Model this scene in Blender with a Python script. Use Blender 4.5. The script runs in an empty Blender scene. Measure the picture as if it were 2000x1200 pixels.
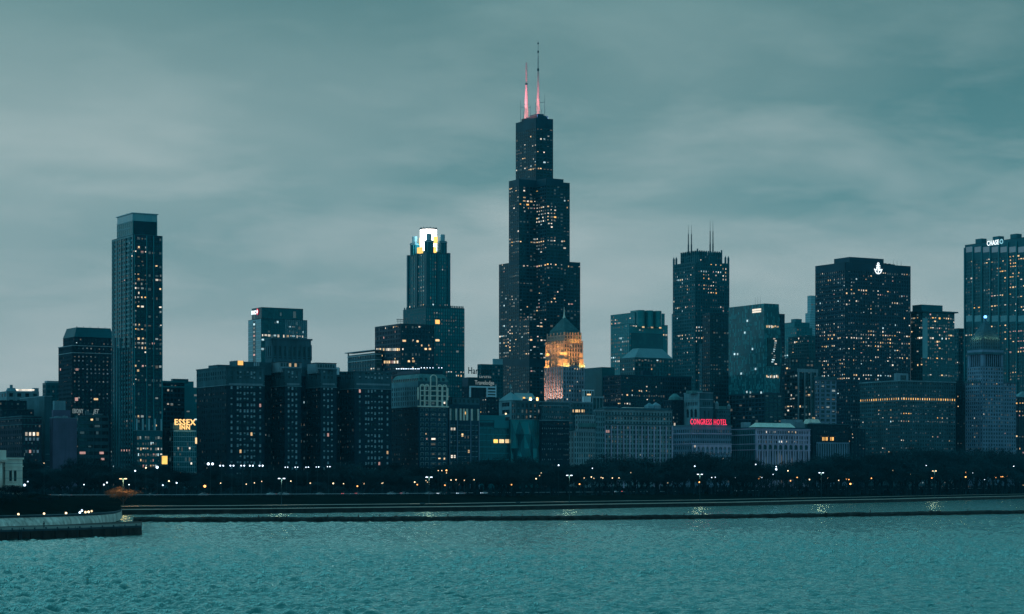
import bpy, math, random
import numpy as np
from mathutils import Vector
from math import sin, cos, pi, radians
rnd = random.Random(7)
scene = bpy.context.scene
COL = scene.collection

# ------------------------------------------------------------------ camera
F = 4343.0          # focal length in photo pixels (2000 wide)
HZ = 940.0          # horizon row in the photo
CH = 14.0           # camera height above the lake
cam_d = bpy.data.cameras.new('camera')
cam = bpy.data.objects.new('camera', cam_d); COL.objects.link(cam)
cam.location = (0, 0, CH); cam.rotation_euler = (pi/2, 0, 0)
cam_d.sensor_width = 36; cam_d.lens = F/2000*36
cam_d.shift_y = (HZ-600)/2000
cam_d.clip_start = 1; cam_d.clip_end = 60000
scene.camera = cam

# ------------------------------------------------------------------ render / view
scene.view_settings.view_transform = 'Standard'
scene.view_settings.look = 'None'
scene.view_settings.exposure = 0.0
scene.view_settings.gamma = 1.0
scene.render.engine = 'CYCLES'
try:
    scene.cycles.use_denoising = True
    scene.cycles.max_bounces = 5
    scene.cycles.volume_bounces = 0
    scene.cycles.sample_clamp_indirect = 1.5
    scene.cycles.sample_clamp_direct = 12.0
    scene.cycles.caustics_reflective = False
    scene.cycles.caustics_refractive = False
except Exception:
    pass

# ------------------------------------------------------------------ world: overcast dusk
SUN_AZ, SUN_EL = radians(-84), radians(14)
world = bpy.data.worlds.new('World'); scene.world = world; world.use_nodes = True
nt = world.node_tree; nt.nodes.clear()
def N(t, ty, **kw):
    n = t.nodes.new(ty)
    for k, v in kw.items(): setattr(n, k, v)
    return n
def L(t, a, b): t.links.new(a, b)
def MATH(t, op, a, b=None, clamp=False):
    n = N(t, 'ShaderNodeMath', operation=op); n.use_clamp = clamp
    for i, v in enumerate((a, b)):
        if v is None: continue
        if isinstance(v, (int, float)): n.inputs[i].default_value = v
        else: L(t, v, n.inputs[i])
    return n.outputs[0]
def MIX(t, f, a, b, blend='MIX'):
    n = N(t, 'ShaderNodeMix', data_type='RGBA', blend_type=blend)
    for i, v in ((0, f), (6, a), (7, b)):
        if isinstance(v, (int, float)): n.inputs[i].default_value = v
        elif isinstance(v, tuple): n.inputs[i].default_value = (*v, 1)[:4]
        else: L(t, v, n.inputs[i])
    return n.outputs[2]
def RAMP(t, f, stops):
    n = N(t, 'ShaderNodeValToRGB')
    while len(n.color_ramp.elements) < len(stops): n.color_ramp.elements.new(0.5)
    for e, (p, c) in zip(n.color_ramp.elements, stops):
        e.position = p; e.color = (*c, 1) if len(c) == 3 else c
    L(t, f, n.inputs[0]); return n.outputs[0]
tc = N(nt, 'ShaderNodeTexCoord')
sep = N(nt, 'ShaderNodeSeparateXYZ'); L(nt, tc.outputs['Generated'], sep.inputs[0])
zc = MATH(nt, 'MAXIMUM', sep.outputs[2], 0.0)
zd = MATH(nt, 'ADD', zc, 0.20)
cu = MATH(nt, 'DIVIDE', sep.outputs[0], zd); cv = MATH(nt, 'DIVIDE', sep.outputs[1], zd)
cmb = N(nt, 'ShaderNodeCombineXYZ'); L(nt, cu, cmb.inputs[0]); L(nt, cv, cmb.inputs[1])
def cloud(scale, sx, sy, off, detail, rough, dist, rot=0.0):
    mp = N(nt, 'ShaderNodeMapping'); L(nt, cmb.outputs[0], mp.inputs[0])
    mp.inputs['Scale'].default_value = (sx, sy, 1); mp.inputs['Location'].default_value = off
    mp.inputs['Rotation'].default_value = (0, 0, rot)
    n = N(nt, 'ShaderNodeTexNoise'); L(nt, mp.outputs[0], n.inputs['Vector'])
    n.inputs['Scale'].default_value = scale; n.inputs['Detail'].default_value = detail
    n.inputs['Roughness'].default_value = rough; n.inputs['Distortion'].default_value = dist
    return n.outputs[0]
grad = RAMP(nt, zc, [(0.0, (.335, .43, .45)), (.065, (.345, .438, .452)), (.13, (.31, .42, .43)),
                     (.21, (.148, .275, .288)), (.34, (.155, .345, .375)), (.5, (.13, .375, .42)), (1.0, (.10, .37, .42))])
CO = (7.7, 3.1, 0); C3O = (3.3, 9.4, 0)
c1 = cloud(1.15, 1.0, 1.0, CO, 4, .45, .25, radians(-14))
c2 = cloud(2.4, 0.9, 1.1, (9.3, 4.2, 0), 5, .5, .35, radians(-14))
c3 = cloud(5.2, 1.0, 1.1, C3O, 7, .55, .3, radians(-14))
m1 = RAMP(nt, c1, [(.36, (0, 0, 0)), (.62, (1, 1, 1))])
m2 = RAMP(nt, c2, [(.44, (0, 0, 0)), (.70, (1, 1, 1))])
m3 = RAMP(nt, c3, [(.50, (0, 0, 0)), (.74, (1, 1, 1))])
hi = RAMP(nt, zc, [(.0, (.20,)*3), (.06, (.50,)*3), (.12, (1.0,)*3)])
# the dusk glow lies to the left: cloud thickens away from it
away = RAMP(nt, MATH(nt, 'ADD', MATH(nt, 'MULTIPLY', sep.outputs[0], .5), .5), [(.30, (.0,)*3), (.46, (.25,)*3), (.60, (1.0,)*3), (.8, (1.0,)*3)])
dark = MIX(nt, 1.0, grad, (.27, .55, .59), 'MULTIPLY')
light = MIX(nt, 1.0, grad, (1.45, 1.26, 1.23), 'MULTIPLY')
f0 = MATH(nt, 'ADD', MATH(nt, 'MULTIPLY', m1, .60), MATH(nt, 'MULTIPLY', MATH(nt, 'MULTIPLY', away, hi), .55), clamp=True)
f1 = MATH(nt, 'MULTIPLY', MATH(nt, 'MULTIPLY', f0, hi), .95)
k1 = MIX(nt, f1, grad, dark)
k2 = MIX(nt, MATH(nt, 'MULTIPLY', MATH(nt, 'MULTIPLY', m2, hi), .55), k1, light)
k3 = MIX(nt, MATH(nt, 'MULTIPLY', MATH(nt, 'MULTIPLY', m3, hi), .24), k2, light)
sky = N(nt, 'ShaderNodeTexSky', sky_type='NISHITA'); sky.sun_disc = False
sky.sun_elevation = radians(3); sky.sun_rotation = SUN_AZ; sky.air_density = 2.0; sky.dust_density = 3.0
k4 = MIX(nt, .004, k3, sky.outputs[0], 'ADD')
bg = N(nt, 'ShaderNodeBackground'); L(nt, k4, bg.inputs[0]); bg.inputs[1].default_value = 1.10
wo = N(nt, 'ShaderNodeOutputWorld'); L(nt, bg.outputs[0], wo.inputs[0])
try: world.cycles.sampling_method = 'MANUAL'; world.cycles.sample_map_resolution = 512
except Exception: pass

# weak veiled sun, low and off to the left behind the clouds
sd = bpy.data.lights.new('sun', 'SUN'); sd.energy = 0.35; sd.angle = radians(25); sd.color = (.40, .92, 1.0)
so = bpy.data.objects.new('sun', sd); COL.objects.link(so)
so.rotation_euler = (pi/2-SUN_EL, 0, SUN_AZ)

# ------------------------------------------------------------------ helpers
def U(px): return (px-1000.0)/F
def ZP(py, Y): return CH+(HZ-py)*Y/F
def interp(x, xs, ys): return float(np.interp(x, xs, ys))
ANG = radians(30.3); S_, C_ = sin(ANG), cos(ANG)
WEST = (-S_, C_); NORTH = (C_, S_)
GZ = 6.0

def tagged(o, label=None, cat=None, group=None, kind=None):
    if label: o['label'] = label
    if cat: o['category'] = cat
    if group: o['group'] = group
    if kind: o['kind'] = kind
    return o
def link(name, data, parent=None):
    o = bpy.data.objects.new(name, data); COL.objects.link(o)
    if parent is not None: o.parent = parent
    return o
def empty(name, loc=(0, 0, 0), rz=0.0):
    o = bpy.data.objects.new(name, None); o.empty_display_size = 2; COL.objects.link(o)
    o.location = loc; o.rotation_euler = (0, 0, rz); return o

class MB:
    def __init__(s): s.v = []; s.f = []
    def box(s, x0, x1, y0, y1, z0, z1):
        n = len(s.v)
        s.v += [(x0,y0,z0),(x1,y0,z0),(x1,y1,z0),(x0,y1,z0),(x0,y0,z1),(x1,y0,z1),(x1,y1,z1),(x0,y1,z1)]
        s.f += [(n,n+3,n+2,n+1),(n+4,n+5,n+6,n+7),(n,n+1,n+5,n+4),(n+1,n+2,n+6,n+5),(n+2,n+3,n+7,n+6),(n+3,n,n+4,n+7)]
    def poly(s, pts):
        n = len(s.v); s.v += [tuple(p) for p in pts]; s.f.append(tuple(range(n, n+len(pts))))
    def prism(s, pts, z0, z1, scale=1.0, cx=0, cy=0):
        n = len(s.v); k = len(pts)
        s.v += [(x, y, z0) for x, y in pts] + [(cx+(x-cx)*scale, cy+(y-cy)*scale, z1) for x, y in pts]
        s.f.append(tuple(range(n+k-1, n-1, -1))); s.f.append(tuple(range(n+k, n+2*k)))
        for i in range(k):
            j = (i+1) % k; s.f.append((n+i, n+j, n+k+j, n+k+i))
    def cyl(s, cx, cy, r, z0, z1, k=12, r2=None):
        r2 = r if r2 is None else r2
        n = len(s.v)
        for z, rr in ((z0, r), (z1, r2)):
            s.v += [(cx+rr*cos(2*pi*i/k+pi/k), cy+rr*sin(2*pi*i/k+pi/k), z) for i in range(k)]
        s.f.append(tuple(range(n+k-1, n-1, -1))); s.f.append(tuple(range(n+k, n+2*k)))
        for i in range(k):
            j = (i+1) % k; s.f.append((n+i, n+j, n+k+j, n+k+i))
    def tube(s, a, b, r, r2=None, k=5):
        r2 = r if r2 is None else r2
        a = np.array(a, float); b = np.array(b, float); d = b-a; l = np.linalg.norm(d)
        if l < 1e-6: return
        d /= l; h = np.array((0, 0, 1.0)) if abs(d[2]) < .9 else np.array((1.0, 0, 0))
        p = np.cross(d, h); p /= np.linalg.norm(p); q = np.cross(d, p); n = len(s.v)
        for c, rr in ((a, r), (b, r2)):
            s.v += [tuple(c+rr*(cos(2*pi*i/k)*p+sin(2*pi*i/k)*q)) for i in range(k)]
        for i in range(k):
            j = (i+1) % k; s.f.append((n+i, n+k+i, n+k+j, n+j))
        s.f.append(tuple(range(n, n+k))); s.f.append(tuple(range(n+2*k-1, n+k-1, -1)))
    def sphere(s, c, r, ku=8, kv=5):
        n = len(s.v); s.v.append((c[0], c[1], c[2]-r))
        for j in range(1, kv):
            a = -pi/2+pi*j/kv
            s.v += [(c[0]+r*cos(a)*cos(2*pi*i/ku), c[1]+r*cos(a)*sin(2*pi*i/ku), c[2]+r*sin(a)) for i in range(ku)]
        s.v.append((c[0], c[1], c[2]+r)); top = len(s.v)-1
        for i in range(ku):
            s.f.append((n, n+1+(i+1) % ku, n+1+i))
            for j in range(kv-2):
                a = n+1+j*ku+i; b = n+1+j*ku+(i+1) % ku; s.f.append((a, b, b+ku, a+ku))
            a = n+1+(kv-2)*ku; s.f.append((a+i, a+(i+1) % ku, top))
    def mesh(s, name, m):
        me = bpy.data.meshes.new(name); me.from_pydata(s.v, [], s.f)
        if m is not None: me.materials.append(m)
        me.update(); return me
    def build(s, name, m, parent=None, kind=None, smooth=False):
        me = s.mesh(name, m)
        if smooth: me.shade_smooth()
        o = link(name, me, parent)
        if kind: o['kind'] = kind
        return o

# ------------------------------------------------------------------ materials
MATS = {}
def pmat(name, col, rough=.8, var=.25, scale=.08, metal=0.0, spec=.5, streak=0.0, cell=0.0, cellcol=None, cellsize=(3.0, 3.0, 3.8), ior=1.45, tint=(.05, .80, 1.0, 1)):
    if name not in ('skin', 'tan_twig', 'tan_bark', 'floodlit_stone', 'mast_white', 'stained_wall', 'white_stone'): col = (col[0]*.72, col[1], min(1, col[2]*1.24))
    m = bpy.data.materials.new(name); m.use_nodes = True; t = m.node_tree
    b = t.nodes['Principled BSDF']
    tcn = N(t, 'ShaderNodeTexCoord'); co = tcn.outputs['Object']
    nz = N(t, 'ShaderNodeTexNoise'); L(t, co, nz.inputs['Vector'])
    nz.inputs['Scale'].default_value = scale; nz.inputs['Detail'].default_value = 5
    lo = tuple(c*(1-var) for c in col); hi_ = tuple(min(1, c*(1+var)) for c in col)
    c = RAMP(t, nz.outputs[0], [(.3, lo), (.7, hi_)])
    if streak > 0:
        mp = N(t, 'ShaderNodeMapping'); L(t, co, mp.inputs[0]); mp.inputs['Scale'].default_value = (1.2, 1.2, .06)
        n2 = N(t, 'ShaderNodeTexNoise'); L(t, mp.outputs[0], n2.inputs['Vector']); n2.inputs['Scale'].default_value = .6; n2.inputs['Detail'].default_value = 4
        c = MIX(t, MATH(t, 'MULTIPLY', RAMP(t, n2.outputs[0], [(.42, (0, 0, 0)), (.68, (1, 1, 1))]), streak), c, tuple(x*.35 for x in col))
    if cell > 0:
        vm = N(t, 'ShaderNodeVectorMath', operation='DIVIDE'); L(t, co, vm.inputs[0]); vm.inputs[1].default_value = cellsize
        fl = N(t, 'ShaderNodeVectorMath', operation='FLOOR'); L(t, vm.outputs[0], fl.inputs[0])
        wn = N(t, 'ShaderNodeTexWhiteNoise'); L(t, fl.outputs[0], wn.inputs[0])
        r = RAMP(t, wn.outputs[0], [(.45, (0, 0, 0)), (1.0, (1, 1, 1))])
        c = MIX(t, MATH(t, 'MULTIPLY', r, cell), c, cellcol or tuple(min(1, x*4) for x in col))  # random paler panes: blinds, and sky reflection put into the glass colour
    L(t, c, b.inputs['Base Color'])
    b.inputs['Roughness'].default_value = rough; b.inputs['Metallic'].default_value = metal
    b.inputs['Specular Tint'].default_value = tint; b.inputs['Specular IOR Level'].default_value = spec; b.inputs['IOR'].default_value = ior
    MATS[name] = m; return m
def emat(name, col, strength, var=.5, base=(.05, .05, .05)):
    """something that gives off light; brightness differs from object to object"""
    m = bpy.data.materials.new(name); m.use_nodes = True; t = m.node_tree
    b = t.nodes['Principled BSDF']; b.inputs['Base Color'].default_value = (*base, 1); b.inputs['Roughness'].default_value = .5
    oi = N(t, 'ShaderNodeObjectInfo')
    tcn = N(t, 'ShaderNodeTexCoord'); nz = N(t, 'ShaderNodeTexNoise', noise_dimensions='4D'); L(t, tcn.outputs['Object'], nz.inputs['Vector'])
    L(t, MATH(t, 'MULTIPLY', oi.outputs['Random'], 40.0), nz.inputs['W']); nz.inputs['Scale'].default_value = 1.6
    a = MATH(t, 'ADD', MATH(t, 'MULTIPLY', oi.outputs['Random'], 2*var), 1-var)
    k = MATH(t, 'MULTIPLY', a, MATH(t, 'ADD', MATH(t, 'MULTIPLY', nz.outputs[0], 1.0), .5))
    b.inputs['Emission Color'].default_value = (*col, 1)
    L(t, MATH(t, 'MULTIPLY', k, strength), b.inputs['Emission Strength'])
    MATS[name] = m; return m

pmat('black_metal', (.006, .040, .058), .45, .3, .05, spec=.3)
pmat('black_glass', (.004, .016, .022), .12, .3, .05, spec=.6, cell=.6, cellcol=(.014, .062, .082))
pmat('navy_metal', (.010, .030, .052), .5, .3, .05)
pmat('navy_glass', (.004, .012, .026), .15, .3, .05, cell=.55, cellcol=(.012, .045, .085))
pmat('dark_glass', (.006, .060, .074), .10, .3, .04, spec=.7, cell=.4, cellcol=(.012, .12, .135))
pmat('teal_glass', (.012, .20, .205), .10, .25, .04, spec=.8, cell=.5, cellcol=(.05, .21, .22))
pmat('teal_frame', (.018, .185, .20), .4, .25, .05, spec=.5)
pmat('deep_teal_frame', (.008, .090, .106), .45, .25, .05)
pmat('pale_glass', (.13, .30, .32), .12, .2, .03, spec=.9, cell=.3, cellcol=(.22, .42, .44))
pmat('pale_frame', (.26, .42, .43), .4, .15, .05)
pmat('dark_brick', (.012, .026, .040), .9, .3, .15, streak=.2)
pmat('maroon_brick', (.030, .030, .045), .9, .3, .15, streak=.2)
pmat('purple_brick', (.115, .105, .155), .9, .2, .1, streak=.15)
pmat('dark_stone', (.055, .125, .142), .9, .3, .08, streak=.35)
pmat('grey_stone', (.16, .27, .29), .9, .25, .08, streak=.35)
pmat('pale_stone', (.22, .30, .32), .85, .2, .08, streak=.35)
pmat('blue_stone', (.19, .26, .33), .85, .2, .08, streak=.25)
pmat('mauve_stone', (.58, .45, .55), .85, .2, .1, streak=.25)
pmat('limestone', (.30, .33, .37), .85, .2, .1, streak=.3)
pmat('floodlit_stone', (.42, .31, .28), .85, .2, .1, streak=.2)  # gothic tower's limestone with the warm floodlight put into its colour
pmat('white_stone', (.66, .78, .76), .75, .15, .2, streak=.25)
pmat('white_paint', (.62, .72, .72), .6, .1, .2)
pmat('concrete', (.24, .32, .33), .9, .25, .1, streak=.4)
pmat('dark_concrete', (.045, .062, .068), .9, .35, .2, streak=.4)
pmat('pale_concrete', (.34, .40, .40), .85, .2, .15, streak=.3)
pmat('roof_dark', (.035, .050, .055), .9, .4, .1)
pmat('roof_grey', (.13, .18, .185), .8, .3, .1)
pmat('metal_roof', (.17, .28, .29), .45, .2, .05, metal=.2)
pmat('copper', (.09, .20, .19), .7, .3, .15, streak=.3)
pmat('dark_copper', (.05, .115, .115), .75, .3, .15, streak=.4)
pmat('window_dark', (.012, .022, .030), .12, .3, .1, cell=.6, cellcol=(.06, .13, .16), cellsize=(1.6, 1.6, 3.3))
pmat('curtain', (.34, .43, .44), .8, .35, .5)
pmat('bark', (.006, .016, .020), .95, .3, .4)
pmat('twig_light', (.014, .040, .046), .95, .4, .1)
pmat('twig', (.008, .026, .032), .95, .4, .1)
pmat('steel', (.03, .05, .058), .6, .2, .5)
pmat('sign_board', (.02, .03, .035), .7, .2, .2)
pmat('tyre', (.02, .02, .02), .9)
pmat('skin', (.30, .20, .16), .6)
pmat('cloth_dark', (.02, .022, .026), .9)
pmat('car_white', (.65, .68, .68), .3, .05)
pmat('car_silver', (.30, .33, .34), .3, .05, metal=.5)
pmat('car_dark', (.03, .035, .04), .3, .05)
pmat('panel_light', (.03, .21, .215), .25, .3, .2, spec=.6)
pmat('panel_dark', (.008, .085, .098), .15, .3, .2, spec=.7)
pmat('mast_white', (.55, .55, .56), .5, .1, .3)

emat('lit_warm', (1.0, .66, .33), .95, .6)
emat('lit_amber', (1.0, .52, .14), 1.2)
emat('lit_white', (1.0, .88, .72), .85, .65)
emat('lit_cool', (.62, .92, 1.0), .75, .6)
emat('lit_dim', (.62, .74, .72), .26, .6)
emat('lit_rose', (1.0, .56, .50), .50)
emat('lit_blue', (.24, .52, .72), .16)
emat('lit_faint', (.30, .62, .72), .085, .1)
emat('lit_faint2', (.75, .66, .52), .10, .1)
emat('logo_red', (1.0, .05, .10), .9, var=.1)
emat('glow_white', (1.0, .97, .92), 6.0, var=.1)
emat('glow_amber', (1.0, .58, .13), 1.7, var=.3)
emat('neon_red', (1.0, .03, .10), 1.4, var=.1)
emat('bulb_gold', (1.0, .58, .20), 1.5, var=.1)
emat('sign_white', (.85, .97, 1.0), 1.6, var=.1)
emat('sign_cyan', (.35, .85, 1.0), .8, var=.1)
emat('lamp_white', (.66, .82, 1.0), 3.4, var=.3)
emat('lamp_warm', (1.0, .74, .42), 2.6, var=.6)
emat('lamp_orange', (1.0, .42, .12), 3.2, var=.5)
emat('lamp_red', (1.0, .08, .06), 2.5, var=.5)
emat('beacon_blue', (.12, .38, 1.0), 5.0, var=.1)
emat('sign_pale', (.60, .80, .82), .28, var=.1)
def M(n): return MATS[n]

LITMESH = {}
def litmesh(face, mat):
    k = (face, mat)
    if k not in LITMESH:
        m = MB()
        if face == 'E': m.box(-.5, .5, -.02, .02, -.5, .5)
        else: m.box(-.02, .02, -.5, .5, -.5, .5)
        LITMESH[k] = m.mesh('lit_window', M(mat))
    return LITMESH[k]

# facade styles: wall, glass, bay, floor height, pier share, spandrel share, depth
ST = {
 'black':  ('black_metal', 'black_glass', 4.6, 3.95, .22, .36, .35),
 'navy':   ('navy_metal', 'navy_glass', 3.6, 3.9, .34, .38, .5),
 'glass':  ('deep_teal_frame', 'dark_glass', 3.2, 3.6, .14, .26, .2),
 'teal':   ('teal_frame', 'teal_glass', 3.6, 3.9, .18, .30, .25),
 'tealv':  ('teal_frame', 'teal_glass', 3.0, 3.9, .40, .24, .4),
 'deep':   ('deep_teal_frame', 'dark_glass', 3.4, 3.9, .32, .34, .4),
 'pale':   ('pale_frame', 'pale_glass', 4.0, 3.8, .12, .30, .15),
 'brick':  ('dark_brick', 'window_dark', 4.0, 3.3, .55, .50, .35),
 'maroon': ('maroon_brick', 'window_dark', 4.0, 3.3, .55, .50, .35),
 'dstone': ('dark_stone', 'window_dark', 4.2, 3.6, .50, .46, .4),
 'gstone': ('grey_stone', 'window_dark', 4.2, 3.6, .50, .46, .4),
 'pstone': ('pale_stone', 'window_dark', 4.2, 3.7, .50, .48, .4),
 'bstone': ('blue_stone', 'window_dark', 4.2, 3.7, .46, .42, .5),
 'mstone': ('mauve_stone', 'window_dark', 4.2, 3.9, .42, .42, .5),
 'lime':   ('limestone', 'window_dark', 4.0, 3.7, .50, .44, .4),
 'band':   ('dark_stone', 'window_dark', 6.0, 3.6, .10, .52, .25),
}
LITMIX = {'warm': ['lit_warm']*4+['lit_white']*4+['lit_amber']+['lit_dim']*4+['lit_rose'],
          'mix': ['lit_warm']*2+['lit_white']*3+['lit_cool']*2+['lit_dim']*6+['lit_rose'],
          'cool': ['lit_cool']*3+['lit_white']*2+['lit_dim']*3,
          'amber': ['lit_amber']*2+['lit_warm']*2, 'white': ['lit_white']*3+['lit_warm']+['lit_cool'],
          'dim': ['lit_dim'], 'curtain': ['curtain'], 'blue': ['lit_blue']*2+['lit_dim'], 'rose': ['lit_rose', 'lit_warm']}

class Bld:
    def __init__(s, name, label, xl, xc, xr, Y, cat='building', group=None):
        s.Y = Y; s.P = (U(xc)*Y, Y)
        s.root = empty(name, (s.P[0], s.P[1], GZ), ANG)
        tagged(s.root, label, cat, group)
        s.parts = {}; s.nlit = 0; s.rng = random.Random(label)
        s.ox = s.oy = 0.0; s.xl, s.xc, s.xr = xl, xc, xr
    def mb(s, part, mat, kind=None):
        k = (part, mat, kind)
        if k not in s.parts: s.parts[k] = MB()
        return s.parts[k]
    # local <-> pixel
    def loc(s, X, Y):
        dx, dy = X-s.P[0], Y-s.P[1]
        return dx*C_+dy*S_, -dx*S_+dy*C_
    def world(s, x, y): return s.P[0]+x*C_-y*S_, s.P[1]+x*S_+y*C_
    def px(s, x, y, z):
        X, Y = s.world(x, y); return 1000+F*X/Y, HZ-F*(z+GZ-CH)/Y
    def e(s, px, y=0.0):            # local x on the east-facing plane at local depth y
        X, Y = s.world(0, y); u = U(px); return (u*Y-X)/(C_-u*S_)
    def s_(s, px, x=0.0):           # local y on the south-facing plane at local x
        X, Y = s.world(x, 0); u = U(px); return (X-u*Y)/(S_+u*C_)
    def h(s, py, x=0.0, y=0.0):
        return ZP(py, s.world(x, y)[1])-GZ
    def foot(s, xl, xc, xr, back=0.0):
        """footprint box from pixel columns; back = how far west of the main east front the near corner stands"""
        Xe = s.e(xc, back); x0, y0 = Xe, back
        return x0, s.e(xr, back), y0, s.s_(xl, x0)
    def cells(s, t0, t1, n, frac):
        w = (t1-t0)/n; return [(t0+w*(i+frac/2), t0+w*(i+1-frac/2)) for i in range(n)]
    def facade(s, face, plane, cols, rows, t0, t1, z0, z1, d, wall, lit=None, litdepth=.06, zs=None):
        """wall around window cells: piers between the columns, bands between the rows"""
        m = s.mb('wall', wall)
        def add(a, b, c, e_, dd):
            if b-a < .01 or e_-c < .01: return
            if face == 'E': m.box(a, b, plane-dd, plane+.05, c, e_)
            else: m.box(plane-dd, plane+.05, a, b, c, e_)
        p = t0
        for (a, b) in cols: add(p, a, z0, z1, d); p = b
        add(p, t1, z0, z1, d)
        q = z0
        for (a, b) in rows: add(t0, t1, q, a, d-.04); q = b
        add(t0, t1, q, z1, d-.04)
        if lit:
            cands = []; faint = lit.get('faint', .22)
            for (c, e_) in rows:
                rowk = s.rng.choice((.15, .3, .6, .9, 1.3, 2.4)); run = 1.0
                for (a, b) in cols:
                    run = s.rng.choice((.35, 2.2)) if s.rng.random() < .35 else run
                    t, z = (a+b)/2, (c+e_)/2
                    X, Y_ = (t, plane) if face == 'E' else (plane, t)
                    ppx, ppy = s.px(X, Y_, z)
                    pr, mix = lit.get('p', .04)*.75, lit.get('mix', 'mix')
                    for rg in lit.get('r', []):
                        if rg[0] <= ppx <= rg[2] and rg[1] <= ppy <= rg[3]:
                            pr = rg[4]*(.8 if rg[4] < .5 else 1)
                            if len(rg) > 5: mix = rg[5]
                    if pr < .5: pr *= rowk*run
                    if s.rng.random() < faint*rowk:
                        fw, f2 = (b-a)*s.rng.uniform(.35, .95), (e_-c)*s.rng.uniform(.3, .9); mf = s.mb('dim_windows', s.rng.choice(('lit_faint', 'lit_faint', 'lit_faint2')), 'stuff')
                        if face == 'E': mf.box(t-fw/2, t+fw/2, plane-.05, plane, z-f2/2, z+f2/2)
                        else: mf.box(plane-.05, plane, t-fw/2, t+fw/2, z-f2/2, z+f2/2)
                    if s.rng.random() < pr: cands.append((t, z, b-a, e_-c, mix))
            for (t, z, w, hh, mix) in cands:
                ww = w*s.rng.choice((.85, .62, .5, .36)); h2 = hh*s.rng.choice((.66, .52, .42, .32)); s.litwin(face, plane, t+s.rng.uniform(-.5, .5)*(w-ww), z+(hh-h2)*.4, ww, h2, s.rng.choice(LITMIX[mix]), litdepth)
    def litwin(s, face, plane, t, z, w, hh, mat, depth=.06):
        s.nlit += 1
        if s.nlit > 295:
            m = s.mb('small_lit_windows', mat, 'stuff')
            if face == 'E': m.box(t-w/2, t+w/2, plane-depth-.02, plane-depth+.02, z-hh/2, z+hh/2)
            else: m.box(plane-depth-.02, plane-depth+.02, t-w/2, t+w/2, z-hh/2, z+hh/2)
            return
        o = link('window' if mat == 'curtain' else 'lit_window', litmesh(face, mat), s.root)
        if face == 'E': o.location = (t, plane-depth, z); o.scale = (w, 1, hh)
        else: o.location = (plane-depth, t, z); o.scale = (1, w, hh)
    def lamp_px(s, face, px, py, w, hh, mat, plane=0.0, depth=.6):
        """a window or panel at a given spot of the east or south front"""
        if face == 'E':
            t = s.e(px, plane); z = s.h(py, t, plane)
        else:
            t = s.s_(px, plane); z = s.h(py, plane, t)
        s.litwin(face, plane, t, z, w, hh, mat, depth)
    def core(s, x0, x1, y0, y1, z0, z1, glass, part='glazing'):
        s.mb(part, glass).box(x0, x1, y0, y1, z0, z1)
    def block(s, style, xl, xc, xr, ytop, ybot=None, back=0.0, lit=None, bay=None, fh=None, pf=None, sf=None, nbE=None, nbS=None, nf=None,
              parapet=1.2, roof='roof_dark', faces='ES', cap=None, wall=None, glass=None, depth=None, foot=None, zz=None):
        w_, g_, b_, f_, p_, sp_, d_ = ST[style]
        wall = wall or w_; glass = glass or g_; bay = bay or b_; fh = fh or f_
        pf = p_ if pf is None else pf; sf = sp_ if sf is None else sf; d = d_ if depth is None else depth
        x0, x1, y0, y1 = foot or s.foot(xl, xc, xr, back)
        z1 = zz[1] if zz else s.h(ytop, x0, y0); z0 = zz[0] if zz else (0.0 if ybot is None else s.h(ybot, x0, y0))
        s.core(x0, x1, y0, y1, z0, z1-.02, glass)
        nf = nf or max(1, round((z1-z0-parapet)/fh))
        zt = z1-parapet
        rows = [(z0+(zt-z0)*(k+sf)/nf, z0+(zt-z0)*(k+1)/nf) for k in range(nf)]
        if 'E' in faces:
            n = nbE or max(1, round((x1-x0)/bay))
            s.facade('E', y0, s.cells(x0, x1, n, pf), rows, x0, x1, z0, z1, d, wall, lit)
        if 'S' in faces:
            n = nbS or max(1, round((y1-y0)/bay))
            s.facade('S', x0, s.cells(y0, y1, n, pf), rows, y0, y1, z0, z1, d, wall, lit)
        # roof slab and parapet
        s.mb('roof', roof).box(x0-d, x1+.05, y0-d, y1+.05, z1, z1+.35)
        if cap:
            cw, chh, cm = cap
            s.mb('cornice', cm).box(x0-d-cw, x1+.1, y0-d-cw, y1+.1, z1-.6, z1-.6+chh)
        return x0, x1, y0, y1, z0, z1
    def solid(s, part, mat, xl, xc, xr, ytop, ybot, back=0.0):
        x0, x1, y0, y1 = s.foot(xl, xc, xr, back)
        z0 = 0.0 if ybot is None else s.h(ybot, x0, y0); z1 = s.h(ytop, x0, y0)
        s.mb(part, mat).box(x0, x1, y0, y1, z0, z1); return x0, x1, y0, y1, z0, z1
    def roofbits(s, x0, x1, y0, y1, z, n=3, mat='roof_grey', hmin=1.5, hmax=4.5):
        for k in range(n):
            w, l = s.rng.uniform(.06, .22)*(x1-x0)+1, s.rng.uniform(.06, .22)*(y1-y0)+1
            x = s.rng.uniform(x0+1, max(x0+1.1, x1-w-1)); y = s.rng.uniform(y0+1, max(y0+1.1, y1-l-1))
            m = MB(); hh = s.rng.uniform(hmin, hmax); m.box(x, x+w, y, y+l, z, z+hh); m.box(x+.2*w, x+.5*w, y+.2*l, y+.6*l, z+hh, z+hh*1.25)
            m.build('rooftop_unit', M(mat), s.root)
    def mast(s, x, y, z0, z1, r0=.35, r1=.08, mat='steel', name='antenna'):
        m = MB(); m.cyl(x, y, r0, z0, z0+(z1-z0)*.55, 8, (r0+r1)/2); m.cyl(x, y, (r0+r1)/2*.8, z0+(z1-z0)*.55, z1, 8, r1)
        return m.build(name, M(mat), s.root)
    def piece(s, name, mat, m, smooth=False): return m.build(name, M(mat), s.root, smooth=smooth)
    def done(s):
        for (part, mat, kind), m in s.parts.items():
            if m.f: m.build(part, M(mat), s.root, kind)
        s.parts = {}

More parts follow.
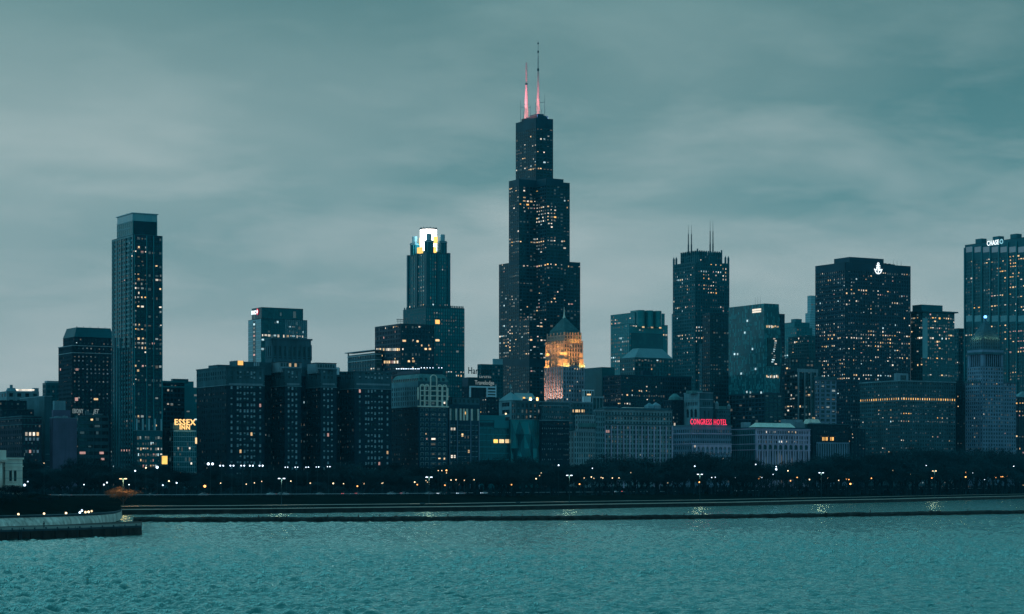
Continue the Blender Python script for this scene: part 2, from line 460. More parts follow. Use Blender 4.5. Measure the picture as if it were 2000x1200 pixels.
def row(px): return interp(px, [-200, 0, 1000, 1400, 2000, 2200], [1450, 1490, 1750, 1880, 2150, 2250])

def textmesh(txt, size, mat, extrude=.25, bold=.0, shear=0.0, align='CENTER', spacing=1.0):
    cu_ = bpy.data.curves.new('t', 'FONT'); cu_.body = txt; cu_.size = size; cu_.extrude = extrude
    cu_.offset = bold; cu_.shear = shear; cu_.align_x = align; cu_.space_character = spacing; cu_.resolution_u = 2
    ob = bpy.data.objects.new('t', cu_); COL.objects.link(ob)
    dg = bpy.context.evaluated_depsgraph_get(); dg.update()
    me = bpy.data.meshes.new_from_object(ob.evaluated_get(dg)); me.materials.clear(); me.materials.append(M(mat))
    bpy.data.objects.remove(ob); bpy.data.curves.remove(cu_)
    return me
def sign(b, name, label, lines, x, y, z, cat='sign', board=None, frame=None):
    """sign root standing at local (x,y,z) of building b, facing its east front"""
    X, Y = b.world(x, y)
    r = empty(name, (X, Y, z+GZ), ANG); tagged(r, label, cat)
    if board:
        bx0, bx1, bz0, bz1, bm = board
        m = MB(); m.box(bx0, bx1, .5, .9, bz0, bz1); m.build('board', M(bm), r)
    if frame:
        fx0, fx1, fz0, fz1 = frame
        m = MB(); k = max(3, int((fx1-fx0)/4))
        for i in range(k+1):
            xx = fx0+(fx1-fx0)*i/k; m.tube((xx, .6, fz0), (xx, .6, fz1), .12); m.tube((xx, .6, fz1), (xx, 2.6, fz0), .10)
        m.tube((fx0, .6, fz1*.9), (fx1, .6, fz1*.9), .12); m.build('support_frame', M('steel'), r)
    for (txt, size, mat, tx, tz, bold, shear, wid) in lines:
        me = textmesh(txt, size, mat, .18, bold, shear, spacing=1.14 if txt.isupper() else 1.05)
        o = link('lettering', me, r); o.rotation_euler = (pi/2, 0, 0); o.location = (tx, 0, tz)
        if wid:
            xs = [v.co.x for v in me.vertices]; k = wid/(max(xs)-min(xs)); o.scale = (k, 1, 1)
    return r

BEHIND = [(-900, 60, 'the dark brick loft'), (60, 115, 'the blank blue grey block'), (115, 215, 'the banded office with roof letters'), (215, 330, 'the slim glass apartment tower'), (330, 388, 'the gold signed hotel'),
          (388, 450, 'the flank of the brick hotel'), (450, 520, 'the first wing of the brick hotel'), (520, 592, 'the second wing of the brick hotel'), (592, 660, 'the third wing of the brick hotel'), (660, 765, 'the last wing of the brick hotel'), (765, 875, 'the mansard roofed hotel'),
          (875, 936, 'the building with columned attic'), (936, 997, 'the school with amber windows'), (997, 1057, 'the folded glass front'), (1057, 1115, 'the slot window building'), (1115, 1181, 'the copper balcony front'),
          (1181, 1245, 'the left half of the lilac pier hotel'), (1245, 1313, 'the right half of the lilac pier hotel'), (1313, 1428, 'the red neon hotel'), (1428, 1500, 'the flank of the arcaded theatre'), (1500, 1582, 'the front of the arcaded theatre'), (1582, 1660, 'the dark arts building'),
          (1660, 1758, 'the flank of the lamp row block'), (1758, 1868, 'the front of the lamp row block'), (1868, 3000, 'the pyramid capped stone tower')]
def behind(px): return next(n for a, c, n in BEHIND if a <= px < c)

# ------------------------------------------------------------------ lake
def water_material():
    m = bpy.data.materials.new('lake_water'); m.use_nodes = True; t = m.node_tree; b = t.nodes['Principled BSDF']
    geo = N(t, 'ShaderNodeNewGeometry')
    b.inputs['Base Color'].default_value = (.002, .185, .19, 1); b.inputs['Specular Tint'].default_value = (.50, 1, 1, 1); b.inputs['Roughness'].default_value = .15; b.inputs['Specular IOR Level'].default_value = 1.0; b.inputs['IOR'].default_value = 1.38
    def nz(scale, det, sy=1.0):
        mp = N(t, 'ShaderNodeMapping'); L(t, geo.outputs['Position'], mp.inputs[0]); mp.inputs['Scale'].default_value = (1, sy, 1)
        n = N(t, 'ShaderNodeTexNoise'); L(t, mp.outputs[0], n.inputs['Vector']); n.inputs['Scale'].default_value = scale; n.inputs['Detail'].default_value = det
        n.inputs['Roughness'].default_value = .6; return n.outputs[0]
    h = MATH(t, 'ADD', MATH(t, 'MULTIPLY', nz(1.5, 4, .6), .30), MATH(t, 'MULTIPLY', nz(.40, 3, .7), .8))
    bp = N(t, 'ShaderNodeBump'); bp.inputs['Strength'].default_value = .9; bp.inputs['Distance'].default_value = .8
    L(t, h, bp.inputs['Height']); 
    t.nodes.remove(b)
    df = N(t, 'ShaderNodeBsdfDiffuse'); df.inputs[0].default_value = (.001, .125, .135, 1); L(t, bp.outputs[0], df.inputs['Normal'])
    gl = N(t, 'ShaderNodeBsdfGlossy'); gl.inputs[0].default_value = (.58, 1.0, 1.0, 1); gl.inputs['Roughness'].default_value = .12; L(t, bp.outputs[0], gl.inputs['Normal'])
    fr = N(t, 'ShaderNodeFresnel'); fr.inputs[0].default_value = 1.38; L(t, bp.outputs[0], fr.inputs['Normal'])
    mx = N(t, 'ShaderNodeMixShader'); L(t, MATH(t, 'ADD', MATH(t, 'MULTIPLY', fr.outputs[0], 1.7), .02, clamp=True), mx.inputs[0]); L(t, df.outputs[0], mx.inputs[1]); L(t, gl.outputs[0], mx.inputs[2])
    L(t, mx.outputs[0], t.nodes['Material Output'].inputs[0])
    MATS['lake_water'] = m
water_material()
def build_lake():
    ys = [-600.0, 60.0]
    y = 150.0
    while y < 1950: ys.append(y); y += .62*(y/250)**1.45
    ys += [2400.0, 3600.0]
    nx = 560
    us = np.linspace(-.30, .30, nx)
    us = np.concatenate(([-1.6, -.8, -.45], us, [.45, .8, 1.6]))
    ys = np.array(ys); Y, Uu = np.meshgrid(ys, us, indexing='ij')
    X = Uu*np.maximum(Y, 300.0)
    Zw = np.zeros_like(X); r = np.random.RandomState(5)
    for k in range(60):
        lam = .8*(5.4)**(r.rand()); th = radians(-108)+r.randn()*.75
        kx, ky = 2*pi/lam*cos(th), 2*pi/lam*sin(th); amp = .023*lam**.95
        fade = 1/(1+(Y/(300*lam))**2)
        ph = kx*X+ky*Y+r.rand()*6.28
        g = 2*((np.sin(ph)+1)/2)**3.0-.8; Zw += amp*fade*g
    env = .75+.35*np.sin(X*.021+.8*np.sin(Y*.009))*np.sin(Y*.013+1.0+.6*np.sin(X*.017))
    Zw *= env
    edge = (np.abs(Uu) > .301) | (Y < 149) | (Y > 1960); Zw[edge] = 0
    nr, nc = X.shape
    co = np.stack([X, Y, Zw], -1).reshape(-1, 3).astype(np.float32)
    i = np.arange(nr*nc).reshape(nr, nc)
    q = np.stack([i[:-1, :-1], i[:-1, 1:], i[1:, 1:], i[1:, :-1]], -1).reshape(-1, 4)
    me = bpy.data.meshes.new('water'); me.vertices.add(len(co)); me.vertices.foreach_set('co', co.ravel())
    me.loops.add(q.size); me.loops.foreach_set('vertex_index', q.ravel().astype(np.int32))
    me.polygons.add(len(q)); me.polygons.foreach_set('loop_start', np.arange(0, q.size, 4, dtype=np.int32))
    me.update(calc_edges=True); me.validate(); me.shade_smooth()
    me.materials.append(M('lake_water'))
    o = link('water', me); tagged(o, 'choppy teal lake water in front of the city', 'water', kind='structure')
build_lake()

# ------------------------------------------------------------------ shore
SX = [-1500, -300, 220, 500, 950, 1450, 1750, 2000, 2300, 3000]
SY = [880, 905, 935, 965, 1057, 1267, 1490, 1788, 2150, 3300]
def shore(px): Y = interp(px, SX, SY); return U(px)*Y, Y
def shore_n(px):
    a, b = shore(px-30), shore(px+30); dx, dy = b[0]-a[0], b[1]-a[1]; l = math.hypot(dx, dy); return -dy/l, dx/l
def inland(px, d):
    x, y = shore(px); n = shore_n(px); return x+n[0]*d, y+n[1]*d
def at_px(px, t):
    """a spot t metres behind the shore line on the sight line px; also its distance from the shore"""
    x, y = shore(px); l = math.hypot(x, y); n = shore_n(px); dt = max(.2, (x*n[0]+y*n[1])/l)
    return x+x/l*t, y+y/l*t, t*dt
def ray_for(px, d):
    x, y = shore(px); l = math.hypot(x, y); n = shore_n(px); return d/max(.2, (x*n[0]+y*n[1])/l)
PROF = [(0, 1.6), (7, 2.0), (7.3, 2.1), (24, 3.0), (30, 3.2), (70, 6.8), (74, 7.0), (108, 7.0), (150, 7.0), (300, 6.4), (420, GZ)]
def gz(d): return interp(d, [p[0] for p in PROF], [p[1] for p in PROF])
PXS = list(range(-1500, 2601, 50))
def strip(name, d0, d1, z_off, mat, n=1, wob=0.0, px0=-1500, px1=2600, step=50):
    m = MB(); cols = list(range(px0, px1+1, step)); ds = [d0+(d1-d0)*k/n for k in range(n+1)]
    for p in cols:
        for d in ds:
            x, y = inland(p, d); m.v.append((x, y, gz(d)+z_off))
    k = len(ds)
    for i in range(len(cols)-1):
        for j in range(k-1): m.f.append((i*k+j, (i+1)*k+j, (i+1)*k+j+1, i*k+j+1))
    return m
def noise_mat(name, a, b, scale, rough=.95):
    m = bpy.data.materials.new(name); m.use_nodes = True; t = m.node_tree; bs = t.nodes['Principled BSDF']
    g = N(t, 'ShaderNodeNewGeometry'); n = N(t, 'ShaderNodeTexNoise'); L(t, g.outputs['Position'], n.inputs['Vector'])
    n.inputs['Scale'].default_value = scale; n.inputs['Detail'].default_value = 6
    L(t, RAMP(t, n.outputs[0], [(.3, a), (.7, b)]), bs.inputs['Base Color']); bs.inputs['Roughness'].default_value = rough
    bs.inputs['Specular IOR Level'].default_value = 0.0 if name in ('grass', 'asphalt') else .15
    MATS[name] = m
noise_mat('grass', (.003, .010, .011), (.007, .020, .021), .05)
noise_mat('asphalt', (.012, .020, .022), (.022, .034, .036), .2, .9)
noise_mat('path_paving', (.26, .30, .30), (.38, .42, .42), .1, .8)
noise_mat('old_concrete', (.012, .018, .020), (.034, .046, .050), .35, .8)
noise_mat('cap_concrete', (.34, .38, .37), (.55, .58, .56), .12, .8)
m = MB(); ds = [d for d, z in PROF]+[900]
for p in PXS:
    for d in ds:
        x, y = inland(p, d); m.v.append((x, y, gz(d)))
    m.v.append((U(p)*5200, 5200, GZ))
k = len(ds)+1
for i in range(len(PXS)-1):
    for j in range(k-1): m.f.append((i*k+j, (i+1)*k+j, (i+1)*k+j+1, i*k+j+1))
tagged(m.build('ground', M('grass')), 'dark lakefront park ground running back under the city', 'ground', kind='structure')
tagged(strip('road', 76, 106, .05, None).build('road', M('asphalt')), 'lakeshore road along the dark park', 'road', kind='structure')
tagged(strip('path', 24.5, 29.5, .05, None).build('path', M('path_paving')), 'pale footpath along the lakefront bank', 'path', kind='structure')
# sea wall with its pale cap
sw = empty('sea_wall', (*shore(1000), 0)); tagged(sw, 'long dark concrete sea wall with pale cap along the park shore', 'sea wall')
def wallstrip(d0, d1, z0, z1, step=25, wob=0.0):
    m = MB(); ox, oy = shore(1000); cols = list(range(-1500, 2601, step)); rr = random.Random(3)
    for p in cols:
        w = rr.uniform(-wob, wob)
        for d, z in ((d0, z0), (d0, z1+w), (d1, z1+w), (d1, z0)):
            x, y = inland(p, d); m.v.append((x-ox, y-oy, z))
    for i in range(len(cols)-1):
        for j in range(4): a, b = i*4+j, i*4+(j+1) % 4; m.f.append((a, a+4, b+4, b))
    return m
wallstrip(-.2, 7, -2, 1.83).build('wall', M('old_concrete'), sw)
wallstrip(-.25, 6.6, 1.85, 2.15).build('cap', M('cap_concrete'), sw)
# timber fender posts and guard rail on part of the sea wall
for (pa, pb) in ((514, 616), (1490, 1526)):
    fr = empty('railing', (*inland(pa, 1.2), 2.0)); tagged(fr, 'dark post railing on the sea wall %s' % ('opposite the brick hotel wings' if pa < 1000 else 'opposite the arcaded mauve building'), 'railing')
    ox, oy = inland(pa, 1.2); nn = 14 if pa < 1000 else 6; last = None
    for k in range(nn+1):
        p = pa+(pb-pa)*k/nn; x, y = inland(p, 1.2); mm = MB(); mm.box(x-ox-.16, x-ox+.16, y-oy-.16, y-oy+.16, -.3, 1.15); mm.build('post', M('old_concrete'), fr)
        if last: mm = MB(); mm.tube((last[0], last[1], .95), (x-ox, y-oy, .95), .07); mm.build('rail', M('old_concrete'), fr)
        last = (x-ox, y-oy)
# road guard rail
gr = empty('guard_rail', (*inland(300, 72), gz(72))); tagged(gr, 'low pale guard rail beside the lakeshore road', 'guard rail')
ox, oy = inland(300, 72)
m = MB(); mp = MB(); last = None
for k in range(0, 160):
    p = 20+k*13; x, y = inland(p, 72); mp.box(x-ox-.1, x-ox+.1, y-oy-.1, y-oy+.1, 0, .9)
    if last: m.tube((last[0], last[1], .85), (x-ox, y-oy, .85), .16, k=4)
    last = (x-ox, y-oy)
m.build('rail', M('pale_concrete'), gr); mp.build('rail_posts', M('steel'), gr, 'stuff')

# breakwater: long low line of weathered concrete with rubble
BX = [-40, 260, 600, 950, 1200, 1450, 1700, 2000, 2300]; BY = [765, 772, 778, 796, 815, 845, 895, 965, 1060]
br = empty('breakwater', (U(1000)*800, 800, 0)); tagged(br, 'long low dark breakwater lying across the harbour water', 'breakwater')
rr = random.Random(11); m = MB(); mr = MB()
cols = np.arange(262, 2301, 4.0); prevz = 1.3
for i, p in enumerate(cols):
    Y = interp(p, BX, BY); x = U(p)*Y; z = 1.42+.10*sin(p*.05)+rr.uniform(-.10, .12)+(.25 if rr.random() < .03 else 0)
    for dy, zz in ((-2.6, -1), (-2.2+rr.uniform(-.3, .3), z*.55), (-1.3, z), (1.4, z+rr.uniform(-.06, .06)), (2.5, -1)):
        m.v.append((x, Y+dy-800, zz))
for i in range(len(cols)-1):
    for j in range(4): a = i*5+j; m.f.append((a, a+1, a+6, a+5))
m.f.append((0, 1, 2, 3, 4)); m.build('wall', M('old_concrete'), br)
for k in range(700):
    p = rr.uniform(262, 2290); Y = interp(p, BX, BY); x = U(p)*Y; c = (x, Y-800-2.4+rr.uniform(-.5, .7), rr.uniform(-.1, .75)); s = rr.uniform(.3, .75)
    n = len(mr.v); pts = [(c[0]+s*rr.uniform(-1, 1)*1.2, c[1]+s*rr.uniform(-1, 1), c[2]+s*rr.uniform(-.6, .7)) for _ in range(4)]
    mr.v += pts; mr.f += [(n, n+1, n+2), (n, n+2, n+3), (n, n+3, n+1), (n+1, n+3, n+2)]
mr.build('rubble', M('old_concrete'), br, 'stuff')
for p in (505, 560, 640, 700, 742, 875, 980, 1020, 1185, 1336, 1372, 1890, 1700):      # mooring posts on the crest
    Y = interp(p, BX, BY); x = U(p)*Y; mm = MB(); mm.cyl(x, Y-800, .22, 1.2, 2.1+.3*((p*7) % 3)/3, 7, .17); mm.build('mooring_post', M('old_concrete'), br)

# ------------------------------------------------------------------ aquarium point on the left
QX = [-260, 0, 140, 240, 268, 277]; QY = [515, 533, 556, 578, 586, 590]
pmat('promenade_joint', (.014, .022, .024), .95)
qroot = empty('quay', (U(100)*560, 560, 0)); tagged(qroot, 'dark stepped quay with pale curved promenade wall below the marble aquarium', 'quay')
OX, OY = U(100)*560, 560.0
def qpt(px, back, z): Y = interp(px, QX, QY)+back; return (U(px)*Y-OX, Y-OY, z)
cols = list(range(-260, 261, 10))+[265, 270, 275, 277]
m = MB()
for p in cols:
    m.v += [qpt(p, 0, -2), qpt(p, 0, 2.15), qpt(p, 26, 2.3), qpt(p, 60, 2.3)]
for i in range(len(cols)-1):
    for j in range(3): a = i*4+j; m.f.append((a, a+4, a+5, a+1))
n = len(m.v)-4; m.f.append((n, n+1, n+2, n+3))
m.build('quay_wall', M('old_concrete'), qroot)
m = MB()
for p in cols: m.v += [qpt(p, -.12, 1.75), qpt(p, -.12, 2.22), qpt(p, 1.2, 2.24), qpt(p, 1.2, 2.0)]
for i in range(len(cols)-1):
    for j in range(3): a = i*4+j; m.f.append((a, a+4, a+5, a+1))
n = len(m.v)-4; m.f.append((n, n+1, n+2, n+3))
m.build('quay_edge', M('dark_concrete'), qroot)
for p in range(-60, 270, 24):
    a_ = qpt(p, -.18, 0); mm = MB(); mm.box(a_[0]-.05, a_[0]+.05, a_[1]-.02, a_[1]+.3, -.8, 1.75); mm.build('joint', M('promenade_joint'), qroot)
for p in (40, 150, 236):
    a_ = qpt(p, -.35, 0); mm = MB()
    for s in (-.28, .28): mm.tube((a_[0]+s, a_[1], -.6), (a_[0]+s, a_[1], 2.7), .06)
    for k in range(8): mm.tube((a_[0]-.28, a_[1], -.4+k*.36), (a_[0]+.28, a_[1], -.4+k*.36), .05)
    mm.build('ladder', M('steel'), qroot)
for p in range(-20, 275, 22):
    a_ = qpt(p, .7, 2.2); mm = MB(); mm.cyl(a_[0], a_[1], .16, 2.2, 2.62, 8, .2); mm.build('bollard', M('steel'), qroot)
noise_mat('promenade_paving', (.07, .10, .105), (.15, .19, .20), .4, .9)
m = MB()
for p in cols[:-1]: m.v += [qpt(p, 1.2, 2.26), qpt(p, 28, 2.36)]
for i in range(len(cols)-2): a = i*2; m.f.append((a, a+2, a+3, a+1))
m.build('promenade', M('promenade_paving'), qroot)
# pale concave promenade wall
pmat('stained_wall', (.62, .66, .64), .85, .3, .25, streak=.75)
WX = [-260, 0, 120, 200, 225, 236, 238]; WY = [556, 572, 596, 626, 652, 690, 740]
def wpt(px, back, z): Y = interp(px, WX, WY)+back; return (U(px)*Y-OX, Y-OY, z)
wc = list(range(-260, 200, 8))+[205, 210, 215, 220, 225, 230, 234, 236, 237, 238]
prof = [(0, 2.1), (.4, 2.7), (1.1, 3.3), (2.0, 3.9), (3.0, 4.4), (3.2, 4.5)]
m = MB()
for p in wc: m.v += [wpt(p, b, z) for b, z in prof]
kk = len(prof)
for i in range(len(wc)-1):
    for j in range(kk-1): a = i*kk+j; m.f.append((a, a+kk, a+kk+1, a+1))
m.build('promenade_wall', M('stained_wall'), qroot, smooth=True)
m = MB()
for p in wc: m.v += [wpt(p, 2.9, 4.42), wpt(p, 2.7, 4.95), wpt(p, 3.8, 5.0), wpt(p, 10, 5.05)]
for i in range(len(wc)-1):
    for j in range(3): a = i*4+j; m.f.append((a, a+4, a+5, a+1))
m.build('wall_coping', M('dark_concrete'), qroot)
# wooded mound behind the promenade
m = MB(); hp = list(range(-400, 245, 12)); hb = [8, 20, 40, 70, 110, 190, 330]
rr = random.Random(21)
for p in hp:
    for b in hb:
        t = min(1, b/95); fall = max(0.0, min(1, (215-p)/170)); Yb = interp(min(p, 234), WX, WY)+b
        z = 4.6+(5.2*t)*fall+rr.uniform(-.15, .15); m.v.append((U(p)*Yb, Yb, z))
kk = len(hb)
for i in range(len(hp)-1):
    for j in range(kk-1): a = i*kk+j; m.f.append((a, a+kk, a+kk+1, a+1))
tagged(m.build('mound', M('grass'), smooth=True), 'dark grassy rise behind the promenade wall', 'mound', kind='structure')

# aquarium: pale marble blocks with paired windows
aq = Bld('aquarium', 'white marble aquarium building with dark paired windows above the quay', -60, 9, 43, 700)
AZ = 9.0-GZ-1.5
x0, x1, y0, y1 = aq.foot(-60, 9, 43)
zt = aq.h(894)
cols_ = [(aq.e(17), aq.e(22.5)), (aq.e(26), aq.e(31.5))]
aq.core(x0, x1, y0, y1, AZ, zt-.1, 'window_dark', 'window')
aq.facade('E', y0, cols_, [(aq.h(969), aq.h(956)), (aq.h(940), aq.h(919))], x0, x1, AZ, zt, .55, 'white_stone')
aq.facade('S', x0, [], [], y0, y1, AZ, zt, .55, 'white_stone')
for (a, b, c) in ((894, 897.5, .9), (910, 912, .7), (947, 949, .7)):
    mm = MB(); mm.box(x0-c, x1+.3, y0-c, y1, aq.h(b), aq.h(a)); aq.piece('cornice', 'white_stone', mm)
for (a, b) in cols_:
    mm = MB(); mm.box(a-.25, b+.25, y0-.75, y0-.4, aq.h(942), aq.h(940)); aq.piece('sill', 'white_stone', mm)
    mm = MB(); mm.box((a+b)/2-.08, (a+b)/2+.08, y0-.3, y0-.05, aq.h(940), aq.h(919)); aq.piece('mullion', 'dark_concrete', mm)
for k in range(5):      # coursed marble joints on the front
    mm = MB(); z = AZ+(zt-AZ)*(k+1)/6+.4; mm.box(x0-.56, x1, y0-.57, y0-.5, z, z+.12); aq.piece('course', 'pale_stone', mm)
# taller pavilion with columns on its left
x0b, x1b, y0b, y1b = aq.foot(-140, -70, 8, back=-4)
zt2 = aq.h(880)
aq.core(x0b, x1b, y0b+1.5, y1b, AZ, zt2-.1, 'window_dark', 'window')
mm = MB(); mm.box(x0b-.6, x1b+.5, y0b-.6, y1b, aq.h(903), zt2); aq.piece('entablature', 'white_stone', mm)
mm = MB(); mm.box(x0b-.9, x1b+.9, y0b-.9, y1b, aq.h(900), aq.h(897)); aq.piece('cornice', 'white_stone', mm)
mm = MB(); mm.box(x0b-.2, x1b+.2, y0b-.2, y1b, AZ, aq.h(965)); aq.piece('plinth', 'white_stone', mm)
for k in range(7):
    xx = x0b+(x1b-x0b)*(k+.5)/7; mm = MB(); mm.cyl(xx, y0b+.6, .62, aq.h(966), aq.h(902), 10, .52); aq.piece('column', 'white_stone', mm, True)
aq.done()

# a lone walker on the promenade
def person():
    pr = empty('person', (0, 0, 0)); tagged(pr, 'person in dark clothes walking along the promenade by the pale wall', 'person')
    Y = 552.0; pr.location = (U(86)*Y, Y, 2.30); pr.rotation_euler = (0, 0, radians(75))
    V = [(0, 0, .95), (0, .01, 1.18), (0, .0, 1.40), (0, .02, 1.52), (0, .04, 1.64), (0, .03, 1.76),
         (.10, 0, .90), (.11, .16, .50), (.11, .22, .10), (.11, .36, .04),
         (-.10, 0, .90), (-.11, -.08, .50), (-.11, -.30, .12), (-.11, -.20, .04),
         (.19, 0, 1.38), (.25, -.06, 1.12), (.25, .06, .90), (.25, .10, .82),
         (-.19, 0, 1.38), (-.25, .06, 1.12), (-.25, .20, .92), (-.25, .24, .85)]
    E = [(0, 1), (1, 2), (2, 3), (3, 4), (4, 5), (0, 6), (6, 7), (7, 8), (8, 9), (0, 10), (10, 11), (11, 12), (12, 13), (2, 14), (14, 15), (15, 16), (16, 17), (2, 18), (18, 19), (19, 20), (20, 21)]
    R = [.15, .15, .17, .07, .10, .09, .10, .075, .05, .045, .10, .075, .05, .045, .085, .06, .045, .04, .085, .06, .045, .04]
    me = bpy.data.meshes.new('body'); me.from_pydata(V, E, []); me.update()
    o = link('body', me, pr); md = o.modifiers.new('skin', 'SKIN')
    for i, sv in enumerate(me.skin_vertices[0].data): sv.radius = (R[i], R[i]); sv.use_root = (i == 0)
    o.modifiers.new('sub', 'SUBSURF').levels = 1
    dg = bpy.context.evaluated_depsgraph_get(); dg.update()
    m2 = bpy.data.meshes.new_from_object(o.evaluated_get(dg)); o.modifiers.clear(); o.data = m2
    m2.materials.clear(); m2.materials.append(M('cloth_dark')); m2.shade_smooth()
    h = MB(); h.sphere((0, .03, 1.72), .115, 8, 6); h.build('hair', M('cloth_dark'), pr, smooth=True)
    f = MB(); f.sphere((0, .085, 1.66), .078, 8, 6); f.build('face', M('skin'), pr, smooth=True)
person()
# low bollard lights along the promenade wall
for (p, y, mt, nm) in ((36, 1007, 'lamp_warm', 'by the middle of the pale curved wall'), (86, 1005, 'lamp_warm', 'above the walking person'), (129, 1004.5, 'lamp_warm', 'right of the walking person'),
                   (156, 1003, 'lamp_white', 'first of the cluster at the bend of the pale wall'), (160, 998, 'lamp_white', 'highest of the cluster at the bend of the pale wall'), (167, 1001, 'lamp_warm', 'third of the cluster at the bend of the pale wall'),
                   (173, 1000.5, 'lamp_warm', 'fourth of the cluster at the bend of the pale wall'), (179, 999, 'lamp_warm', 'last of the cluster at the bend of the pale wall')):
    Y = interp(p, WX, WY)+8; z = ZP(y, Y); r = empty('bollard_light', (U(p)*Y, Y, 4.9)); tagged(r, 'small glowing bollard light '+nm, 'light')
    m = MB(); m.cyl(0, 0, .12, 0, max(.3, z-4.9), 8); m.build('post', M('steel'), r); m = MB(); m.sphere((0, 0, max(.35, z-4.85)), .30, 8, 6); m.build('lamp', M(mt), r)

# ================================================================== CITY
# ---------- the tallest tower: nine bundled square tubes
b = Bld('skyscraper', 'tallest black stepped skyscraper with two pink lit masts', 975, 1034, 1133, 2560)
A = b.s_(975); Bn = b.e(1133); TX, TY = Bn/3, A/3
def lv(py): return b.h(py)
HT = {}
z50, z66, z90, z108 = lv(622), lv(508), lv(346), lv(222)
for i in range(3):
    for j in range(3): HT[(i, j)] = z90
HT[(0, 0)] = HT[(2, 2)] = z50; HT[(0, 2)] = HT[(2, 0)] = z66; HT[(1, 1)] = HT[(1, 2)] = z108
wl = {'p': .035, 'mix': 'mix', 'r': [
    (1000, 255, 1080, 345, .07, 'white'), (1055, 262, 1075, 270, .8, 'cool'), (1007, 278, 1030, 285, .45, 'white'), (1007, 328, 1062, 335, .55, 'white'), (1050, 297, 1070, 301, .6, 'white'), (1058, 314, 1072, 319, .6, 'cool'),
    (990, 346, 1115, 505, .06, 'mix'), (994, 369, 1052, 377, .7, 'warm'), (1012, 386, 1052, 402, .55, 'warm'), (994, 405, 1048, 412, .6, 'warm'), (1046, 404, 1070, 440, .72, 'white'), (1066, 404, 1084, 438, .92, 'warm'), (1100, 390, 1112, 412, .5, 'white'), (994, 468, 1110, 477, .78, 'warm'), (1010, 450, 1030, 460, .4, 'white'),
    (975, 508, 1134, 560, .06, 'mix'), (1022, 517, 1134, 525, .62, 'warm'), (975, 524, 992, 534, .5, 'warm'), (1020, 590, 1046, 598, .6, 'white'), (975, 560, 1134, 730, .13, 'mix'), (1034, 630, 1076, 715, .34, 'white'), (975, 630, 1020, 690, .24, 'mix'), (978, 668, 1006, 680, .65, 'warm'), (975, 735, 1134, 800, .015, 'mix')]}
fh = 3.95
for (i, j), Hh in HT.items():
    x0, x1, y0, y1 = i*TX, (i+1)*TX, j*TY, (j+1)*TY
    b.core(x0, x1, y0, y1, 0, Hh-.1, 'black_glass')
    b.mb('roof', 'roof_dark').box(x0-.3, x1+.3, y0-.3, y1+.3, Hh, Hh+.4)
    for face, nb_ in (('E', (i, j-1)), ('S', (i-1, j))):
        zb = HT.get(nb_, 0.0)
        if Hh-zb < 2: continue
        nf = max(1, round((Hh-zb)/fh)); rows = [(zb+(Hh-zb)*(k+.36)/nf, zb+(Hh-zb)*(k+1)/nf) for k in range(nf)]
        # dark louvred machine floors
        rows = [r_ for r_ in rows if not any(a <= b.px(x0, y0, (r_[0]+r_[1])/2)[1] <= c for a, c in ((222, 252), (346, 360), (508, 516), (700, 714)))]
        if face == 'E': b.facade('E', y0, b.cells(x0, x1, 5, .2), rows, x0, x1, zb, Hh, .35, 'black_metal', wl)
        else: b.facade('S', x0, b.cells(y0, y1, 5, .2), rows, y0, y1, zb, Hh, .35, 'black_metal', wl)
# roof plant and masts
x0, x1, y0, y1 = TX, 2*TX, TY, 3*TY
b.mb('roof_plant', 'black_metal').box(x0+4, x1-4, y0+5, y1-6, z108, z108+4.5)
b.mb('roof_plant', 'black_metal').box(x0+7, x1-7, y0+9, y1-20, z108+4.5, z108+7)
for (px_, yt, w_, back) in ((1028, 123, 2.2, TY*2.35), (1051, 80, 1.8, TY*1.55)):
    mx = b.e(px_, back); zt = b.h(yt, mx, back); z0 = z108+4
    H = zt-z0; mm = MB()
    mm.cyl(mx, back, w_*1.15, z0, z0+H*.24, 12, w_*1.05)
    mm.cyl(mx, back, w_*.85, z0+H*.24, z0+H*.60, 12, w_*.62)
    mm.cyl(mx, back, w_*.52, z0+H*.60, z0+H*.80, 10, w_*.46)
    mm.cyl(mx, back, w_*(.62 if px_ < 1040 else .25), z0+H*.80, z0+H, 10, w_*(.45 if px_ < 1040 else .14))
    mast = b.piece('mast', 'mast_white', mm, False)
    mm = MB(); mm.cyl(mx, back, w_*.66, z0+H*.60, z0+H*.635, 10); 
    if px_ > 1040: mm.cyl(mx, back, w_*.5, z0+H*.84, z0+H*.87, 10); mm.cyl(mx, back, w_*.45, z0+H*.955, z0+H*.975, 10)
    mm.build('collar', M('steel'), mast)
    # red floodlights round the foot of the mast
    for dx, dy, e_ in ((-7, -9, 1.0), (8, -8, .8)):
        X, Y = b.world(mx+dx, back+dy)
        ld = bpy.data.lights.new('mast_floodlight', 'SPOT'); ld.energy = 300000*e_*(1.5 if px_ < 1040 else .6); ld.color = (1.0, .20, .26); ld.spot_size = radians(26); ld.spot_blend = .8; ld.shadow_soft_size = .6
        lo = bpy.data.objects.new('mast_floodlight', ld); COL.objects.link(lo); lo.location = (X, Y, z108+GZ+.8)
        tx, ty = b.world(mx, back); from_ = np.array((X, Y, z108+GZ+.8)); to = np.array((tx, ty, z108+GZ+H*(.55 if px_ < 1040 else .32)))
        d = to-from_; lo.rotation_euler = Vector(d).to_track_quat('-Z', 'Y').to_euler()
for (px_, back) in ((1028, TY*2.35), (1051, TY*1.55)):
    mx = b.e(px_, back)
    for dx, dy, dz in ((-5, -4, 7), (4, -5, 12), (-4, -5, 20)):
        ld = bpy.data.lights.new('mast_floodlight', 'POINT'); ld.energy = 2400; ld.color = (1.0, .28, .28); ld.shadow_soft_size = .5
        lo = bpy.data.objects.new('mast_floodlight', ld); COL.objects.link(lo); lo.location = (*b.world(mx+dx, back+dy), z108+GZ+dz)
